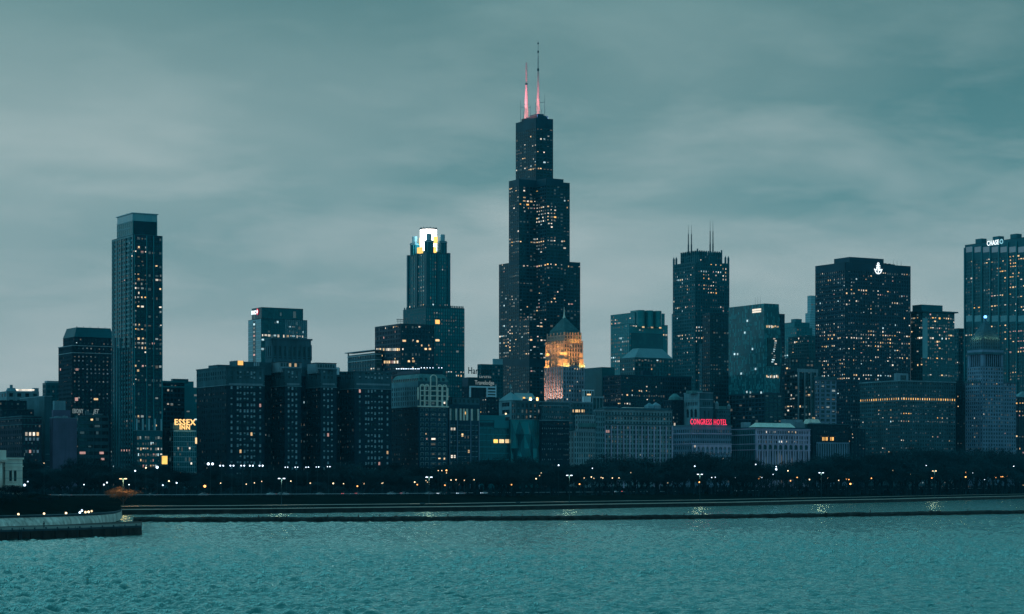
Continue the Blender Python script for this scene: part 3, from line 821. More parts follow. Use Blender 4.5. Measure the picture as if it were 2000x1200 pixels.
for (px_, back, hh) in ((1017, TY*2.6, 24), (1036, TY*2.2, 17), (1046, TY*1.9, 20), (1064, TY*1.3, 28), (1022, TY*2.5, 12), (1058, TY*1.6, 12)):
    mx = b.e(px_, back); b.mast(mx, back, z108+.3, z108+hh+2, .28, .12)
mm = MB(); a_ = b.e(1017, TY*2.6); c_ = b.e(1036, TY*2.2); mm.tube((a_, TY*2.6, z108+18), (c_, TY*2.2, z108+17), .22); a_ = b.e(1046, TY*1.9); c_ = b.e(1064, TY*1.3); mm.tube((a_, TY*1.9, z108+21), (c_, TY*1.3, z108+21), .22)
b.piece('antenna_platform', 'steel', mm)
b.done()

# ---------- lantern-topped octagonal tower
b = Bld('skyscraper', 'teal skyscraper crowned by a blazing white lit lantern drum', 788, 832, 907, 2480)
lt = {'p': .03, 'mix': 'dim', 'r': [(788, 596, 907, 606, .38, 'mix'), (798, 500, 876, 590, .05, 'dim'), (814, 500, 840, 506, .5, 'dim'), (815, 512, 838, 530, .38, 'dim'), (815, 540, 838, 550, .5, 'dim'), (815, 568, 838, 575, .6, 'dim'), (845, 520, 868, 540, .25, 'dim'), (875, 725, 905, 750, .22, 'white')]}
b.block('tealv', 788, 832, 907, 600, back=0, lit=lt, wall='deep_teal_frame')
x0, x1, y0, y1, z0, z1 = b.block('tealv', 798, 834, 876, 494, 600, back=8, lit=lt, wall='deep_teal_frame', nbE=9, nbS=8)
for k in range(22):          # crenellated parapet of the lower shaft
    xx = b.e(834+3.3*k); mm = b.mb('parapet', 'deep_teal_frame'); mm.box(xx, xx+1.1, -.4, .5, b.h(600), b.h(600)+2.6)
for k in range(10):
    yy = b.s_(790+4.2*k); mm = b.mb('parapet', 'deep_teal_frame'); mm.box(-.4, .5, yy-.9, yy+.5, b.h(600), b.h(600)+2.6)
for (xx, yy) in ((x0, y0), (x0, y1), (x1, y0), (x0, (y0+y1)/2), ((x0+x1)/2, y0)):     # corner shafts
    b.mb('corner_shaft', 'deep_teal_frame').box(xx-1.6, xx+1.6, yy-1.6, yy+1.6, 0 if False else b.h(600), z1+1)
cx, cy = (x0+x1)/2, (y0+y1)/2
px_m = 2480/F
def oct_(xx, yy, r, za, zb, name, mat):
    mm = MB(); mm.cyl(xx, yy, r, za, zb, 8); return b.piece(name, mat, mm)
for (xx, yy) in ((x0+5.2, y0+5.2), (x0+5.2, y1-5.2), (x1-5.2, y0+5.2), (x1-5.2, y1-5.2)):
    t_ = oct_(xx, yy, 5.2, z1, z1+14.5, 'turret', 'deep_teal_frame')
    oct_(xx, yy, 5.8, z1+12.6, z1+13.6, 'turret_band', 'pale_frame'); oct_(xx, yy, 3.0, z1+14.5, z1+22, 'turret_cap', 'pale_frame')
    for q in range(8):
        an = 2*pi*q/8; mm = MB(); mm.box(xx+5.0*cos(an)-.35, xx+5.0*cos(an)+.35, yy+5.0*sin(an)-.35, yy+5.0*sin(an)+.35, z1, z1+12); b.piece('turret_fin', 'teal_frame', mm)
b.piece('crown_drum_base', 'deep_teal_frame', (lambda m_: (m_.cyl(cx, cy, 10.2, z1, z1+4, 16), m_)[1])(MB()))
mm = MB(); mm.cyl(cx, cy, 9.4, z1+4, z1+28.5, 24); b.piece('lantern', 'glow_white', mm, False)
mm = MB(); mm.cyl(cx, cy, 9.9, z1+28.5, z1+30, 24); b.piece('lantern_rim', 'steel', mm)
for q in range(14):
    an = 2*pi*q/14; mm = MB(); mm.cyl(cx+9.3*cos(an), cy+9.3*sin(an), .3, z1+29.5, z1+31, 6); b.piece('rim_post', 'steel', mm)
for (face, a0, a1, za, zb) in (('E', .34, .50, .2, 7.5), ('S', .34, .66, .2, 8.5), ('E', .80, .90, .2, 7)):       # amber lit niches of the crown
    if face == 'E': b.litwin('E', y0+3.0, x0+(x1-x0)*(a0+a1)/2, z1+(za+zb)/2, (x1-x0)*(a1-a0), zb-za, 'glow_amber')
    else: b.litwin('S', x0+3.0, y0+(y1-y0)*(a0+a1)/2, z1+(za+zb)/2, (y1-y0)*(a1-a0), zb-za, 'glow_amber')
for (xx, yy) in ((x0+11, y1-11), (x1-11, y1-11), (x1-11, y0+11)):
    mm = MB(); mm.cyl(xx, yy, 2.6, z1+12, z1+20, 8); b.piece('lit_turret', 'glow_amber', mm)
b.lamp_px('E', 854, 629, 5.5, 4.6, 'lit_amber', 0, .5); b.lamp_px('E', 854, 665, 5, 2.2, 'lit_warm', 0, .5)
b.lamp_px('E', 893, 687, 3, 2, 'lit_dim', 0, .5)
b.done()

# ---------- twin pairs of spires
b = Bld('skyscraper', 'ribbed stone skyscraper with two pairs of thin rooftop spires', 1315, 1358, 1424, 2450)
lt = {'p': .05, 'mix': 'mix', 'r': [(1316, 512, 1424, 560, .16, 'mix'), (1376, 512, 1402, 522, .55, 'warm'), (1408, 526, 1420, 548, .75, 'white'), (1320, 534, 1360, 580, .4, 'white'), (1340, 558, 1358, 570, .7, 'warm'), (1374, 534, 1402, 578, .68, 'warm'), (1318, 598, 1358, 604, .55, 'warm'), (1320, 655, 1356, 664, .8, 'white'), (1358, 640, 1386, 670, .55, 'white'), (1358, 690, 1386, 730, .3, 'white'), (1316, 675, 1424, 800, .08, 'mix')]}
b.block('deep', 1315, 1358, 1424, 512, lit=lt, bay=3.2, pf=.42, wall='deep_teal_frame', depth=.6)
x0, x1, y0, y1 = b.foot(1315, 1358, 1424)
zA = b.h(512)
lt2 = {'p': .1, 'mix': 'mix'}
X0, X1, Y0, Y1, Z0, Z1 = b.block('deep', 1331, 1362, 1409, 498, 512, back=7, lit=lt2, bay=3.2, pf=.42, depth=.6)
for (a, c) in ((0, .42), (.62, 1.0)):       # raised corner crowns with a saddle between
    mm = MB(); mm.box(X0+(X1-X0)*a, X0+(X1-X0)*c, Y0, Y0+9, Z1, Z1+4.0); b.piece('crown', 'deep_teal_frame', mm)
    mm = MB(); mm.box(X0+.1, X0+9, max(Y0+9.1, Y0+(Y1-Y0)*a), Y0+(Y1-Y0)*c, Z1, Z1+4.2); b.piece('crown', 'deep_teal_frame', mm)
for k in range(12):
    xx = X0+(X1-X0)*k/11; mm = MB(); mm.box(xx-.6, xx+.6, Y0-.9, Y0+.3, Z0-6, Z1+5.0+(1.8 if k in (0, 11) else 0)); b.piece('fin', 'deep_teal_frame', mm)
for k in range(9):
    yy = Y0+(Y1-Y0)*k/8; mm = MB(); mm.box(X0-.9, X0+.3, yy-.6, yy+.6, Z0-6, Z1+5.0); b.piece('fin', 'deep_teal_frame', mm)
for (xx, yy) in ((x0, y1-1), (x0, y0), (x1-1, y0), (x0+5, y0), (x1-5, y0), (x0, y1-6)):
    mm = MB(); mm.box(xx-.8, xx+.8, yy-.8, yy+.8, zA-3, zA+6.5); mm.cyl(xx, yy, 1.0, zA+6.5, zA+9, 4, .05); b.piece('pinnacle', 'deep_teal_frame', mm)
for (px_, yt, back) in ((1344.5, 440, 14), (1350.5, 440, 12), (1387, 431, 14), (1392.5, 431, 12)):
    mx = b.e(px_, back); zt = b.h(yt, mx, back); mm = MB(); H = zt-Z1
    mm.cyl(mx, back, .85, Z1, Z1+H*.35, 8, .8); mm.cyl(mx, back, .6, Z1+H*.35, Z1+H*.7, 8, .5); mm.cyl(mx, back, .25, Z1+H*.7, zt, 8, .1); b.piece('spire', 'steel', mm)
b.done()

# ---------- dark slab before it
b = Bld('office_tower', 'narrow black slab tower standing before the twin spired skyscraper', 1384, 1387, 1424, 2080)
b.block('black', 1372, 1387, 1424, 613, lit={'p': .008, 'mix': 'dim'}, bay=3.0, fh=3.8)
b.done()
b = Bld('office_tower', 'pale grey windowless strip of a tower left of the black slab', 1366, 1372, 1390, 2200)
b.block('gstone', 1366, 1374, 1392, 672, lit={'p': .02, 'mix': 'dim'}, wall='dark_stone'); b.done()

# ---------- faceted green glass university tower
b = Bld('university_tower', 'faceted green glass tower with random panel pattern and bright rooftop sign', 1423, 1493, 1531, 1960)
x0, x1, y0, y1 = b.foot(1423, 1493, 1522)
zB = b.h(768); zT = b.h(593); zM = b.h(690)
def ring(x0, x1, y0, y1, z): return [(x0, y0, z), (x1, y0, z), (x1, y1, z), (x0, y1, z)]
lv_ = [ring(x0, x1, y0, y1, zB), ring(x0-1.4, x1+1.6, y0-1.5, y1-2.0, zM), ring(x0, x1-.5, y0, y1, zT)]
mg = b.mb('glazing', 'panel_dark')
for q in range(2):
    A_, B_ = lv_[q], lv_[q+1]
    for k in range(4): mg.poly([A_[k], A_[(k+1) % 4], B_[(k+1) % 4], B_[k]])
mg.poly(lv_[2])
rr = random.Random(4)
for q in range(2):        # each glass panel leans with its facet
    A_, B_ = lv_[q], lv_[q+1]; rowsn = 11
    for (c0, c1, nn, face) in ((3, 0, 26, 'S'), (0, 1, 12, 'E')):
        a0, a1, b0, b1 = [np.array(v) for v in (A_[c0], A_[c1], B_[c0], B_[c1])]
        for r_ in range(rowsn):
            for c in range(nn):
                if rr.random() < .42:
                    def P_(s, t): lo = a0+(a1-a0)*s; hi_ = b0+(b1-b0)*s; return lo+(hi_-lo)*t
                    off = np.array((-.12, -.02, 0)) if face == 'S' else np.array((-.02, -.12, 0))
                    t0_ = (r_+.08+rr.uniform(0, .3))/rowsn; t1_ = min(1, t0_+rr.uniform(.5, 1.4)/rowsn); s0, s1 = (c+.12)/nn, (c+.88)/nn
                    b.mb('glass_panel', 'panel_light', 'stuff').poly([P_(s0, t0_)+off, P_(s1, t0_)+off, P_(s1, t1_)+off, P_(s0, t1_)+off])
b.block('glass', 1425, 1494, 1527, 768, lit={'p': .03, 'mix': 'dim'}, bay=5, wall='navy_metal', glass='black_glass')
x2 = b.foot(1495, 1522, 1532, back=-2) if False else None
b.block('navy', 1480, 1520, 1532, 614, back=14, lit={'p': .02, 'mix': 'dim'})
# dark bite out of the corner with lit atrium floors
ex0, ex1 = b.e(1497), b.e(1522)
b.mb('atrium', 'black_glass').box(ex0, ex1, -1.75, -.2, b.h(715), b.h(660))
for k in range(13):
    b.lamp_px('E', 1512+rr.uniform(-4, 4), 662+k*4.1, rr.uniform(1, 3), 1.0, rr.choice(['lit_white', 'lit_dim', 'lit_cool']), -1.8, .1)
for yy in (638, 736):
    for k in range(10): b.lamp_px('E', 1497.5+2.4*k, yy+rr.uniform(-1, 1), 1.0, rr.uniform(1, 2.4), rr.choice(['lit_warm', 'lit_white', 'lit_dim']), -1.6, .25)
for (px_, py) in ((1460, 627), (1455, 650), (1470, 682), (1435, 692), (1441, 692), (1448, 730), (1476, 721), (1459, 766), (1466, 767), (1487, 767)):
    b.lamp_px('S', px_, py, 2.0, 1.8, 'lit_cool', -1.5, .25)
ya, yb = b.s_(1488), b.s_(1471)
mm = MB()
for k in range(12):
    yy = ya+(yb-ya)*(k+.1)/12; mm.box(-1.2, -.8, yy, yy+abs(yb-ya)/17, b.h(605.5), b.h(602.0)); mm.box(-1.2, -.8, yy, yy+abs(yb-ya)/17, b.h(609.5), b.h(606.5))
b.piece('lit_sign', 'lit_white', mm)
for px_ in (1475, 1480, 1485): b.mast(3, b.s_(px_, 3), zT, zT+7, .12, .06)
b.done()

# ---------- anchor emblem tower
b = Bld('office_tower', 'broad navy office tower with white anchor emblem near its top', 1593, 1651, 1778, 2330)
lt = {'p': .12, 'mix': 'mix', 'r': [(1590, 500, 1780, 533, .0), (1590, 533, 1651, 640, .09, 'mix'), (1651, 533, 1780, 580, .22, 'mix'), (1651, 565, 1700, 575, .5, 'warm'), (1690, 590, 1722, 598, .6, 'warm'), (1651, 580, 1780, 650, .16, 'mix'), (1600, 655, 1780, 665, .62, 'warm'), (1665, 664, 1780, 683, .4, 'warm'), (1600, 676, 1650, 682, .5, 'white'), (1651, 700, 1780, 708, .5, 'warm'), (1600, 690, 1780, 712, .2, 'warm'), (1590, 732, 1740, 742, .55, 'white'), (1590, 712, 1780, 732, .10, 'mix'), (1590, 745, 1780, 1000, .03, 'mix')]}
x0, x1, y0, y1, z0, z1 = b.block('navy', 1593, 1651, 1778, 513, lit=lt, bay=3.3, parapet=8)
b.solid('penthouse', 'navy_metal', 1629, 1660, 1726, 502, 513, back=10)
b.roofbits(x0, x1, y0, y1, z1, 5, 'navy_metal', 2, 4)
for px_ in (1660, 1745, 1752, 1760): b.mast(b.e(px_, 4), 4, z1, z1+6, .2, .1)
b.done()
# emblem
X = b.e(1714.5); r = empty('emblem_sign', (*b.world(X, -.75), b.h(521)+GZ), ANG); tagged(r, 'white glowing anchor emblem on the broad navy tower', 'sign')
mm = MB()
def bar(p, q, w): 
    p = np.array(p); q = np.array(q); d = (q-p)/np.linalg.norm(q-p); n_ = np.array((-d[1], d[0]))*w/2
    pts = [p+n_, p-n_, q-n_, q+n_]; n0 = len(mm.v); mm.v += [(a[0], -.15, a[1]) for a in pts]+[(a[0], .15, a[1]) for a in pts]
    mm.f += [(n0, n0+1, n0+2, n0+3), (n0+7, n0+6, n0+5, n0+4)]+[(n0+i, n0+4+i, n0+4+(i+1) % 4, n0+(i+1) % 4) for i in range(4)]
for a0, a1 in zip(np.linspace(pi*1.06, pi*1.94, 9)[:-1], np.linspace(pi*1.06, pi*1.94, 9)[1:]): bar((4.3*cos(a0), -1.2+4.3*sin(a0)), (4.3*cos(a1), -1.2+4.3*sin(a1)), .9)
for s in (-1, 1): bar((s*4.2, -2.2), (s*5.2, -.4), .9); bar((s*4.2, -2.2), (s*2.7, -.9), .8)
bar((0, -5.4), (0, 3.4), .9); bar((-2.6, 3.0), (2.6, 3.0), .8)
for a0, a1 in zip(np.linspace(0, 2*pi, 9)[:-1], np.linspace(0, 2*pi, 9)[1:]): bar((1.2*cos(a0), 4.9+1.2*sin(a0)), (1.2*cos(a1), 4.9+1.2*sin(a1)), .7)
bar((-2.0, -2.4), (-2.0, 2.0), .7); bar((2.0, -2.4), (2.0, 2.0), .7); bar((-2.0, 2.0), (2.0, -2.4), .7)
mm.build('anchor', M('sign_white'), r)

# ---------- tower with bank sign at the right edge
b = Bld('office_tower', 'tall ribbed tower with lit bank sign along its crown', 1885, 2040, 2100, 2560)
lt = {'p': .12, 'mix': 'warm', 'r': [(1880, 470, 2100, 498, 0.0), (1905, 500, 1935, 515, .35, 'warm'), (1915, 515, 1960, 540, .4, 'warm'), (1958, 498, 1992, 545, .6, 'amber'), (1932, 572, 1992, 582, .6, 'warm'), (1945, 592, 1992, 600, .75, 'warm'), (1885, 540, 1930, 600, .06, 'mix'), (1885, 610, 2100, 632, 0.02), (1950, 632, 2000, 720, .3, 'rose'), (1960, 690, 2000, 730, .35, 'warm')]}
x0, x1, y0, y1 = b.foot(1885, 2040, 2100); zt = b.h(459)
b.core(x0, x1, y0, y1, 0, zt-.2, 'dark_glass')
rows = []; fh = 4.0; nf = int(zt/fh)
for k in range(nf):
    zz_ = k*fh; rows.append((zz_+1.5, zz_+fh))
rows = [r_ for r_ in rows if r_[1] < b.h(492) and not (b.h(628) < r_[0] < b.h(612))]
colsS = b.cells(y0, y1, 30, .2)
b.facade('S', x0, colsS, rows, y0, y1, 0, zt, .35, 'deep_teal_frame', lt)
b.facade('E', y0, b.cells(x0, x1, 10, .2), rows, x0, x1, 0, zt, .35, 'deep_teal_frame')
for k in range(10):          # heavy ribs
    yy = y0+(y1-y0)*k/9; mm = MB(); mm.box(x0-1.6, x0+.2, yy-.7, yy+.7, 0, zt-3); b.piece('rib', 'teal_frame', mm)
for k in range(9):
    ya, yb = y0+(y1-y0)*(k+.14)/9, y0+(y1-y0)*(k+.86)/9
    b.litwin('S', x0, (ya+yb)/2, b.h(487, x0, ya), yb-ya, 6.5, 'sign_pale' if False else 'lit_blue', .45)
    b.mb('upper_panel', 'pale_glass').box(x0-.42, x0, ya, yb, b.h(628, x0, ya), b.h(616, x0, ya))
    if k % 2: mm = MB(); mm.box(x0+1, x0+9, ya, yb, zt, zt+6); b.piece('crown_box', 'deep_teal_frame', mm)
b.mb('roof', 'roof_dark').box(x0-.4, x1, y0-.4, y1, zt, zt+.5)
b.done()
yy = b.s_(1944); r = empty('bank_sign', (*b.world(x0-1.8, yy), b.h(474.5, x0, yy)+GZ), ANG-pi/2); tagged(r, 'white glowing capital letter bank sign with ring logo on a tower crown', 'sign')
me = textmesh('CHASE', 8.0, 'sign_white', .2, .03, spacing=1.12); o = link('lettering', me, r); o.rotation_euler = (pi/2, 0, 0)
xs = [v.co.x for v in me.vertices]; wd = abs(b.s_(1925)-b.s_(1948)); o.scale = (wd/(max(xs)-min(xs)), 1, .98); o.location = (-2.3, 0, -2.6)
mm = MB(); R1, R2 = 3.1, 1.7; lx = wd/2+2.3
for k in range(8):
    a0, a1 = 2*pi*(k+.08)/8, 2*pi*(k+.92)/8
    mm.poly([(lx+R2*cos(a0), -.1, .2+R2*sin(a0)), (lx+R1*cos(a0), -.1, .2+R1*sin(a0)), (lx+R1*cos(a1), -.1, .2+R1*sin(a1)), (lx+R2*cos(a1), -.1, .2+R2*sin(a1))])
mm.build('ring_logo', M('sign_cyan'), r)

# ---------- glass office left of it
b = Bld('office_building', 'glass office with overhanging flat roof between two tall towers', 1779, 1802, 1864, 2380)
lt = {'p': .05, 'mix': 'warm', 'r': [(1779, 622, 1858, 628, .75, 'warm'), (1795, 637, 1850, 644, .72, 'warm'), (1795, 656, 1855, 664, .5, 'white'), (1800, 674, 1830, 679, .6, 'white'), (1830, 682, 1852, 687, .8, 'warm'), (1790, 690, 1860, 720, .04)]}
x0, x1, y0, y1, z0, z1 = b.block('glass', 1779, 1802, 1864, 610, lit=lt, bay=3.2)
b.mb('roof_slab', 'deep_teal_frame').box(x0-2, x1+3, y0-3, y1+2, z1+.4, z1+1.8)
b.solid('penthouse', 'deep_teal_frame', 1782, 1800, 1841, 595, 608, back=6)
b.mb('pale_bay', 'pale_glass').box(x0-.5, x0+6.5, y0-.5, y0, b.h(700), b.h(622))
b.done()
b = Bld('office_building', 'far hazy grey block between the glass office and the ribbed tower', 1862, 1868, 1890, 2700)
b.block('deep', 1862, 1872, 1895, 642, lit={'p': .01}); b.done()

# ---------- far pale buildings behind the anchor tower
b = Bld('office_tower', 'far pale glass tower half hidden behind the navy tower', 1576, 1584, 1620, 3500)
b.block('pale', 1577, 1584, 1612, 578, lit={'p': .015, 'mix': 'cool'}); b.block('pale', 1573, 1582, 1615, 612, back=-3); b.done()
b = Bld('office_tower', 'far teal office tower with bright vertical ribs behind the green glass tower', 1528, 1556, 1588, 2750)
x0, x1, y0, y1, z0, z1 = b.block('tealv', 1528, 1556, 1586, 640, lit={'p': .04, 'mix': 'cool', 'r': [(1528, 692, 1590, 702, .6, 'cool')]}, bay=4.2)
b.block('teal', 1528, 1552, 1581, 630, 640, back=6); b.solid('penthouse', 'teal_frame', 1545, 1554, 1566, 623, 631, back=12); b.done()
b = Bld('office_building', 'dark low office wing between far ribbed tower and navy tower', 1560, 1580, 1600, 2500)
b.block('deep', 1540, 1580, 1604, 656, lit={'p': .04, 'mix': 'warm', 'r': [(1586, 688, 1598, 694, .8, 'warm')]}); b.done()
b = Bld('office_building', 'black windowless block behind the white framed tower', 1525, 1540, 1600, 2250)
b.block('black', 1520, 1545, 1604, 700, lit={'p': .01}); b.done()

# ---------- white framed residential towers
b = Bld('apartment_tower', 'dark tower with tall white frame around its front bays', 1532, 1558, 1596, 2060)
lt = {'p': .06, 'mix': 'warm', 'r': [(1532, 770, 1596, 830, .18, 'warm'), (1550, 730, 1596, 735, .35, 'dim')]}
x0, x1, y0, y1, z0, z1 = b.block('glass', 1532, 1558, 1596, 722, lit=lt, bay=4, wall='black_metal', glass='black_glass')
for px_ in (1559, 1571, 1583, 1594.5):
    xx = b.e(px_); mm = MB(); mm.box(xx-.6, xx+.6, -.9, 0, 0, z1+.5); b.piece('frame_pier', 'pale_stone', mm)
mm = MB(); mm.box(x0-.6, x1+.4, -.95, 0, z1-2.4, z1+.8); b.piece('frame_beam', 'pale_stone', mm)
b.mast(b.e(1532, 4)-2, 4, 0, b.h(748), .35, .2)
b.done()
b = Bld('apartment_tower', 'narrow pale stone tower with regular square windows beside the white framed tower', 1597, 1602, 1633, 2040)
x0, x1, y0, y1, z0, z1 = b.block('pstone', 1592, 1601, 1633, 742, lit={'p': .07, 'mix': 'dim', 'r': [(1612, 745, 1622, 820, .2, 'mix')]}, nbE=3, fh=3.9, pf=.34, sf=.34, wall='blue_stone')
mm = MB(); mm.box(x0-1.2, x1+.8, y0-1.2, y1, z1, z1+3.0); b.piece('cornice', 'dark_stone', mm); b.done()

# ---------- lakefront terrace building with lamp row
b = Bld('office_building', 'wide cream office block with glowing lamp row below its top floors', 1680, 1758, 1866, 2110)
lt = {'p': .035, 'mix': 'mix', 'r': [(1680, 748, 1870, 772, .10, 'blue'), (1680, 785, 1870, 790, .0), (1758, 790, 1830, 800, .55, 'blue'), (1758, 800, 1866, 900, .16, 'blue'), (1764, 804, 1782, 810, .9, 'amber'), (1758, 818, 1776, 826, .8, 'warm'), (1800, 850, 1845, 858, .7, 'rose'), (1740, 822, 1760, 830, .4, 'white'), (1758, 857, 1770, 868, .7, 'white'), (1758, 862, 1866, 870, .3, 'white'), (1826, 812, 1842, 820, .6, 'warm')]}
x0, x1, y0, y1, z0, z1 = b.block('dstone', 1680, 1758, 1866, 744, lit=lt, bay=3.0, pf=.44, fh=3.7, cap=(.8, 1.2, 'grey_stone'))
zl = b.h(779)
mm = MB(); mm.box(x0-1.0, x1+.5, y0-1.0, y1, zl-2.4, zl-1.7); b.piece('ledge', 'grey_stone', mm)
for k in range(24):
    b.litwin('E', y0, x0+(x1-x0)*(k+.5)/24, zl, .9, 1.9, 'lit_amber' if k % 3 else 'lit_warm', .6)
for k in range(18):
    b.litwin('S', x0, y0+(y1-y0)*(k+.5)/18, zl, .9, 1.9, 'lit_amber' if k % 3 else 'lit_warm', .6)
bx = b.foot(1746, 1752, 1774, 10); mm = MB(); zz1 = b.h(729, bx[0], bx[2])
mm.box(bx[0], bx[1], bx[2], bx[3], z1, zz1); b.piece('roof_house', 'pale_stone', mm)
mm = MB(); mm.box(bx[0]+(bx[1]-bx[0])*.3, bx[0]+(bx[1]-bx[0])*.8, bx[2]-.1, bx[2]+.5, z1+.4, zz1-2); b.piece('louvre', 'window_dark', mm)
b.done()
b = Bld('office_building', 'dark brick block in the gap left of the stone tower with pyramid cap', 1860, 1866, 1890, 2180)
b.block('brick', 1856, 1868, 1892, 745, lit={'p': .03, 'mix': 'warm'}); b.done()

# ---------- beehive tower
b = Bld('office_tower', 'pale stone tower with lit stepped pyramid cap and blue beacon', 1885, 1918, 1984, 2130)
lt = {'p': .02, 'mix': 'warm', 'r': [(1955, 840, 1985, 880, .12, 'rose')]}
tx0, tx1, ty0, ty1, tz0, tz1 = b.block('lime', 1890, 1919, 1959, 716, lit=lt, fh=3.7, pf=.48, bay=3.1, wall='blue_stone')
b.block('lime', 1886, 1914, 1984, 746, back=3, lit=lt, fh=3.7, bay=3.1, wall='blue_stone', cap=(.8, 1.4, 'dark_stone'))
# loggia with columns
lz0, lz1 = tz1, b.h(692)
b.core(tx0+1.5, tx1-1.5, ty0+1.5, ty1-1.5, lz0, lz1, 'window_dark')
for k in range(10):
    xx = tx0+(tx1-tx0)*(k+.5)/10; mm = MB(); mm.cyl(xx, ty0+.6, .55, lz0+.3, lz1, 8); b.piece('column', 'blue_stone', mm)
for k in range(8):
    yy = ty0+(ty1-ty0)*(k+.5)/8; mm = MB(); mm.cyl(tx0+.6, yy, .55, lz0+.3, lz1, 8); b.piece('column', 'blue_stone', mm)
for (xx, yy) in ((tx0, ty0), (tx1-2.6, ty0), (tx0, ty1-2.6)): b.mb('corner_pier', 'blue_stone').box(xx, xx+2.6, yy, yy+2.6, lz0, lz1)
for (dz, dx, mt) in ((0, 1.2, 'dark_stone'), (2.2, .3, 'blue_stone')):
    mm = MB(); mm.box(tx0-dx, tx1+dx, ty0-dx, ty1+dx, lz1+dz, lz1+dz+2.2); b.piece('cornice', mt, mm)
cx, cy = (tx0+tx1)/2, (ty0+ty1)/2; hw, hd = (tx1-tx0)/2, (ty1-ty0)/2
uz = lz1+4.4; uz2 = b.h(662, cx, cy)
b.core(cx-hw*.82, cx+hw*.82, cy-hd*.82, cy+hd*.82, uz, uz2, 'window_dark')
rows = [(uz+1.5+k*3.4, uz+3.6+k*3.4) for k in range(3)]
b.facade('E', cy-hd*.82, b.cells(cx-hw*.82, cx+hw*.82, 7, .6), rows, cx-hw*.82, cx+hw*.82, uz, uz2, .4, 'dark_stone')
b.facade('S', cx-hw*.82, b.cells(cy-hd*.82, cy+hd*.82, 6, .6), rows, cy-hd*.82, cy+hd*.82, uz, uz2, .4, 'dark_stone')
pz0, pz1 = uz2, b.h(627, cx, cy); NS = 8
for k in range(NS):
    f0 = 1-k/NS*.92; f1 = 1-(k+.75)/NS*.92; z_a = pz0+(pz1-pz0)*k/NS; z_b = pz0+(pz1-pz0)*(k+1)/NS
    mm = MB(); w_, d_ = hw*.80*f0, hd*.80*f0; mm.box(cx-w_, cx+w_, cy-d_, cy+d_, z_a, z_a+(z_b-z_a)*.35)
    w2, d2 = hw*.80*f1, hd*.80*f1; n0 = len(mm.v)
    mm.v += [(cx-w_*.97, cy-d_*.97, z_a+(z_b-z_a)*.35), (cx+w_*.97, cy-d_*.97, z_a+(z_b-z_a)*.35), (cx+w_*.97, cy+d_*.97, z_a+(z_b-z_a)*.35), (cx-w_*.97, cy+d_*.97, z_a+(z_b-z_a)*.35), (cx-w2, cy-d2, z_b), (cx+w2, cy-d2, z_b), (cx+w2, cy+d2, z_b), (cx-w2, cy+d2, z_b)]
    mm.f += [(n0, n0+1, n0+5, n0+4), (n0+1, n0+2, n0+6, n0+5), (n0+2, n0+3, n0+7, n0+6), (n0+3, n0, n0+4, n0+7), (n0+4, n0+5, n0+6, n0+7)]
    b.piece('pyramid_step', 'dark_stone', mm)
mm = MB(); mm.cyl(cx, cy, .8, pz1, pz1+3, 8); b.piece('finial', 'dark_stone', mm)
mm = MB(); mm.sphere((cx, cy, pz1+3.8), 1.5, 10, 7); b.piece('beacon', 'beacon_blue', mm, True)
def floodlight(b, x, y, z, e_, col, r_=.4, aim=None):
    ld = bpy.data.lights.new('floodlight', 'SPOT' if aim else 'POINT'); ld.energy = e_; ld.color = col; ld.shadow_soft_size = r_
    lo = bpy.data.objects.new('floodlight', ld); COL.objects.link(lo); X, Y = b.world(x, y); lo.location = (X, Y, z+GZ)
    if aim:
        ld.spot_size = radians(165); ld.spot_blend = .4
        lo.rotation_euler = Vector((aim[0]*C_-aim[1]*S_, aim[0]*S_+aim[1]*C_, aim[2])).to_track_quat('-Z', 'Y').to_euler()
    return lo
for t in (.15, .38, .62, .85):
    floodlight(b, cx-hw*.8+1.6*hw*t, cy-hd*.80-2.2, pz0+.6, 170, (1, .72, .36)); floodlight(b, cx-hw*.80-2.2, cy-hd*.8+1.6*hd*t, pz0+.6, 170, (1, .72, .36))
b.done()

b = Bld('office_building', 'stone block with glowing orange windows right of the pyramid capped tower', 1983, 1988, 2040, 2270)
x0, x1, y0, y1, z0, z1 = b.block('maroon', 1981, 1989, 2045, 776, lit={'p': .3, 'mix': 'rose', 'r': [(1980, 782, 2045, 792, .95, 'amber'), (1980, 800, 2045, 812, .85, 'warm'), (1980, 830, 2045, 840, .4, 'warm')]}, fh=4.2, sf=.4, pf=.35)
mm = MB(); mm.box(x0-.8, x1, y0-.8, y1, z1, z1+1); mm.prism([(x0, y0), (x1, y0), (x1, y1), (x0, y1)], z1+1, z1+6, .6, (x0+x1)/2, (y0+y1)/2); b.piece('hipped_roof', 'metal_roof', mm); b.done()

# ---------- left: tall condominium tower
b = Bld('apartment_tower', 'tall slim glass apartment tower with set back pale crown', 218, 259, 317, 1520)
lt = {'p': .012, 'mix': 'mix', 'r': [(262, 470, 288, 860, .30, 'warm'), (300, 480, 317, 860, .14, 'warm'), (286, 470, 300, 860, .02, 'warm'), (262, 585, 288, 640, .25, 'warm'), (300, 738, 316, 762, .35, 'white'), (260, 836, 318, 842, 0)]}
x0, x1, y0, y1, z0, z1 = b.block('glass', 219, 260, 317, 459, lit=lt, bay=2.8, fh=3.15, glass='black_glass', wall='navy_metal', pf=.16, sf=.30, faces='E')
nf_ = round((z1-1.2)/3.15); b.facade('S', x0, b.cells(y0, y1, 9, .34), [((z1-1.2)*(k+.42)/nf_, (z1-1.2)*(k+1)/nf_) for k in range(nf_)], y0, y1, 0, z1, .3, 'teal_frame', lt)  # south frame lighter than the east: that side's brighter light put into colour
X0, X1, Y0, Y1, Z0, Z1 = b.block('teal', 229, 259.5, 307, 430, 459, back=3, bay=4, fh=4, wall='teal_frame', lit=None)
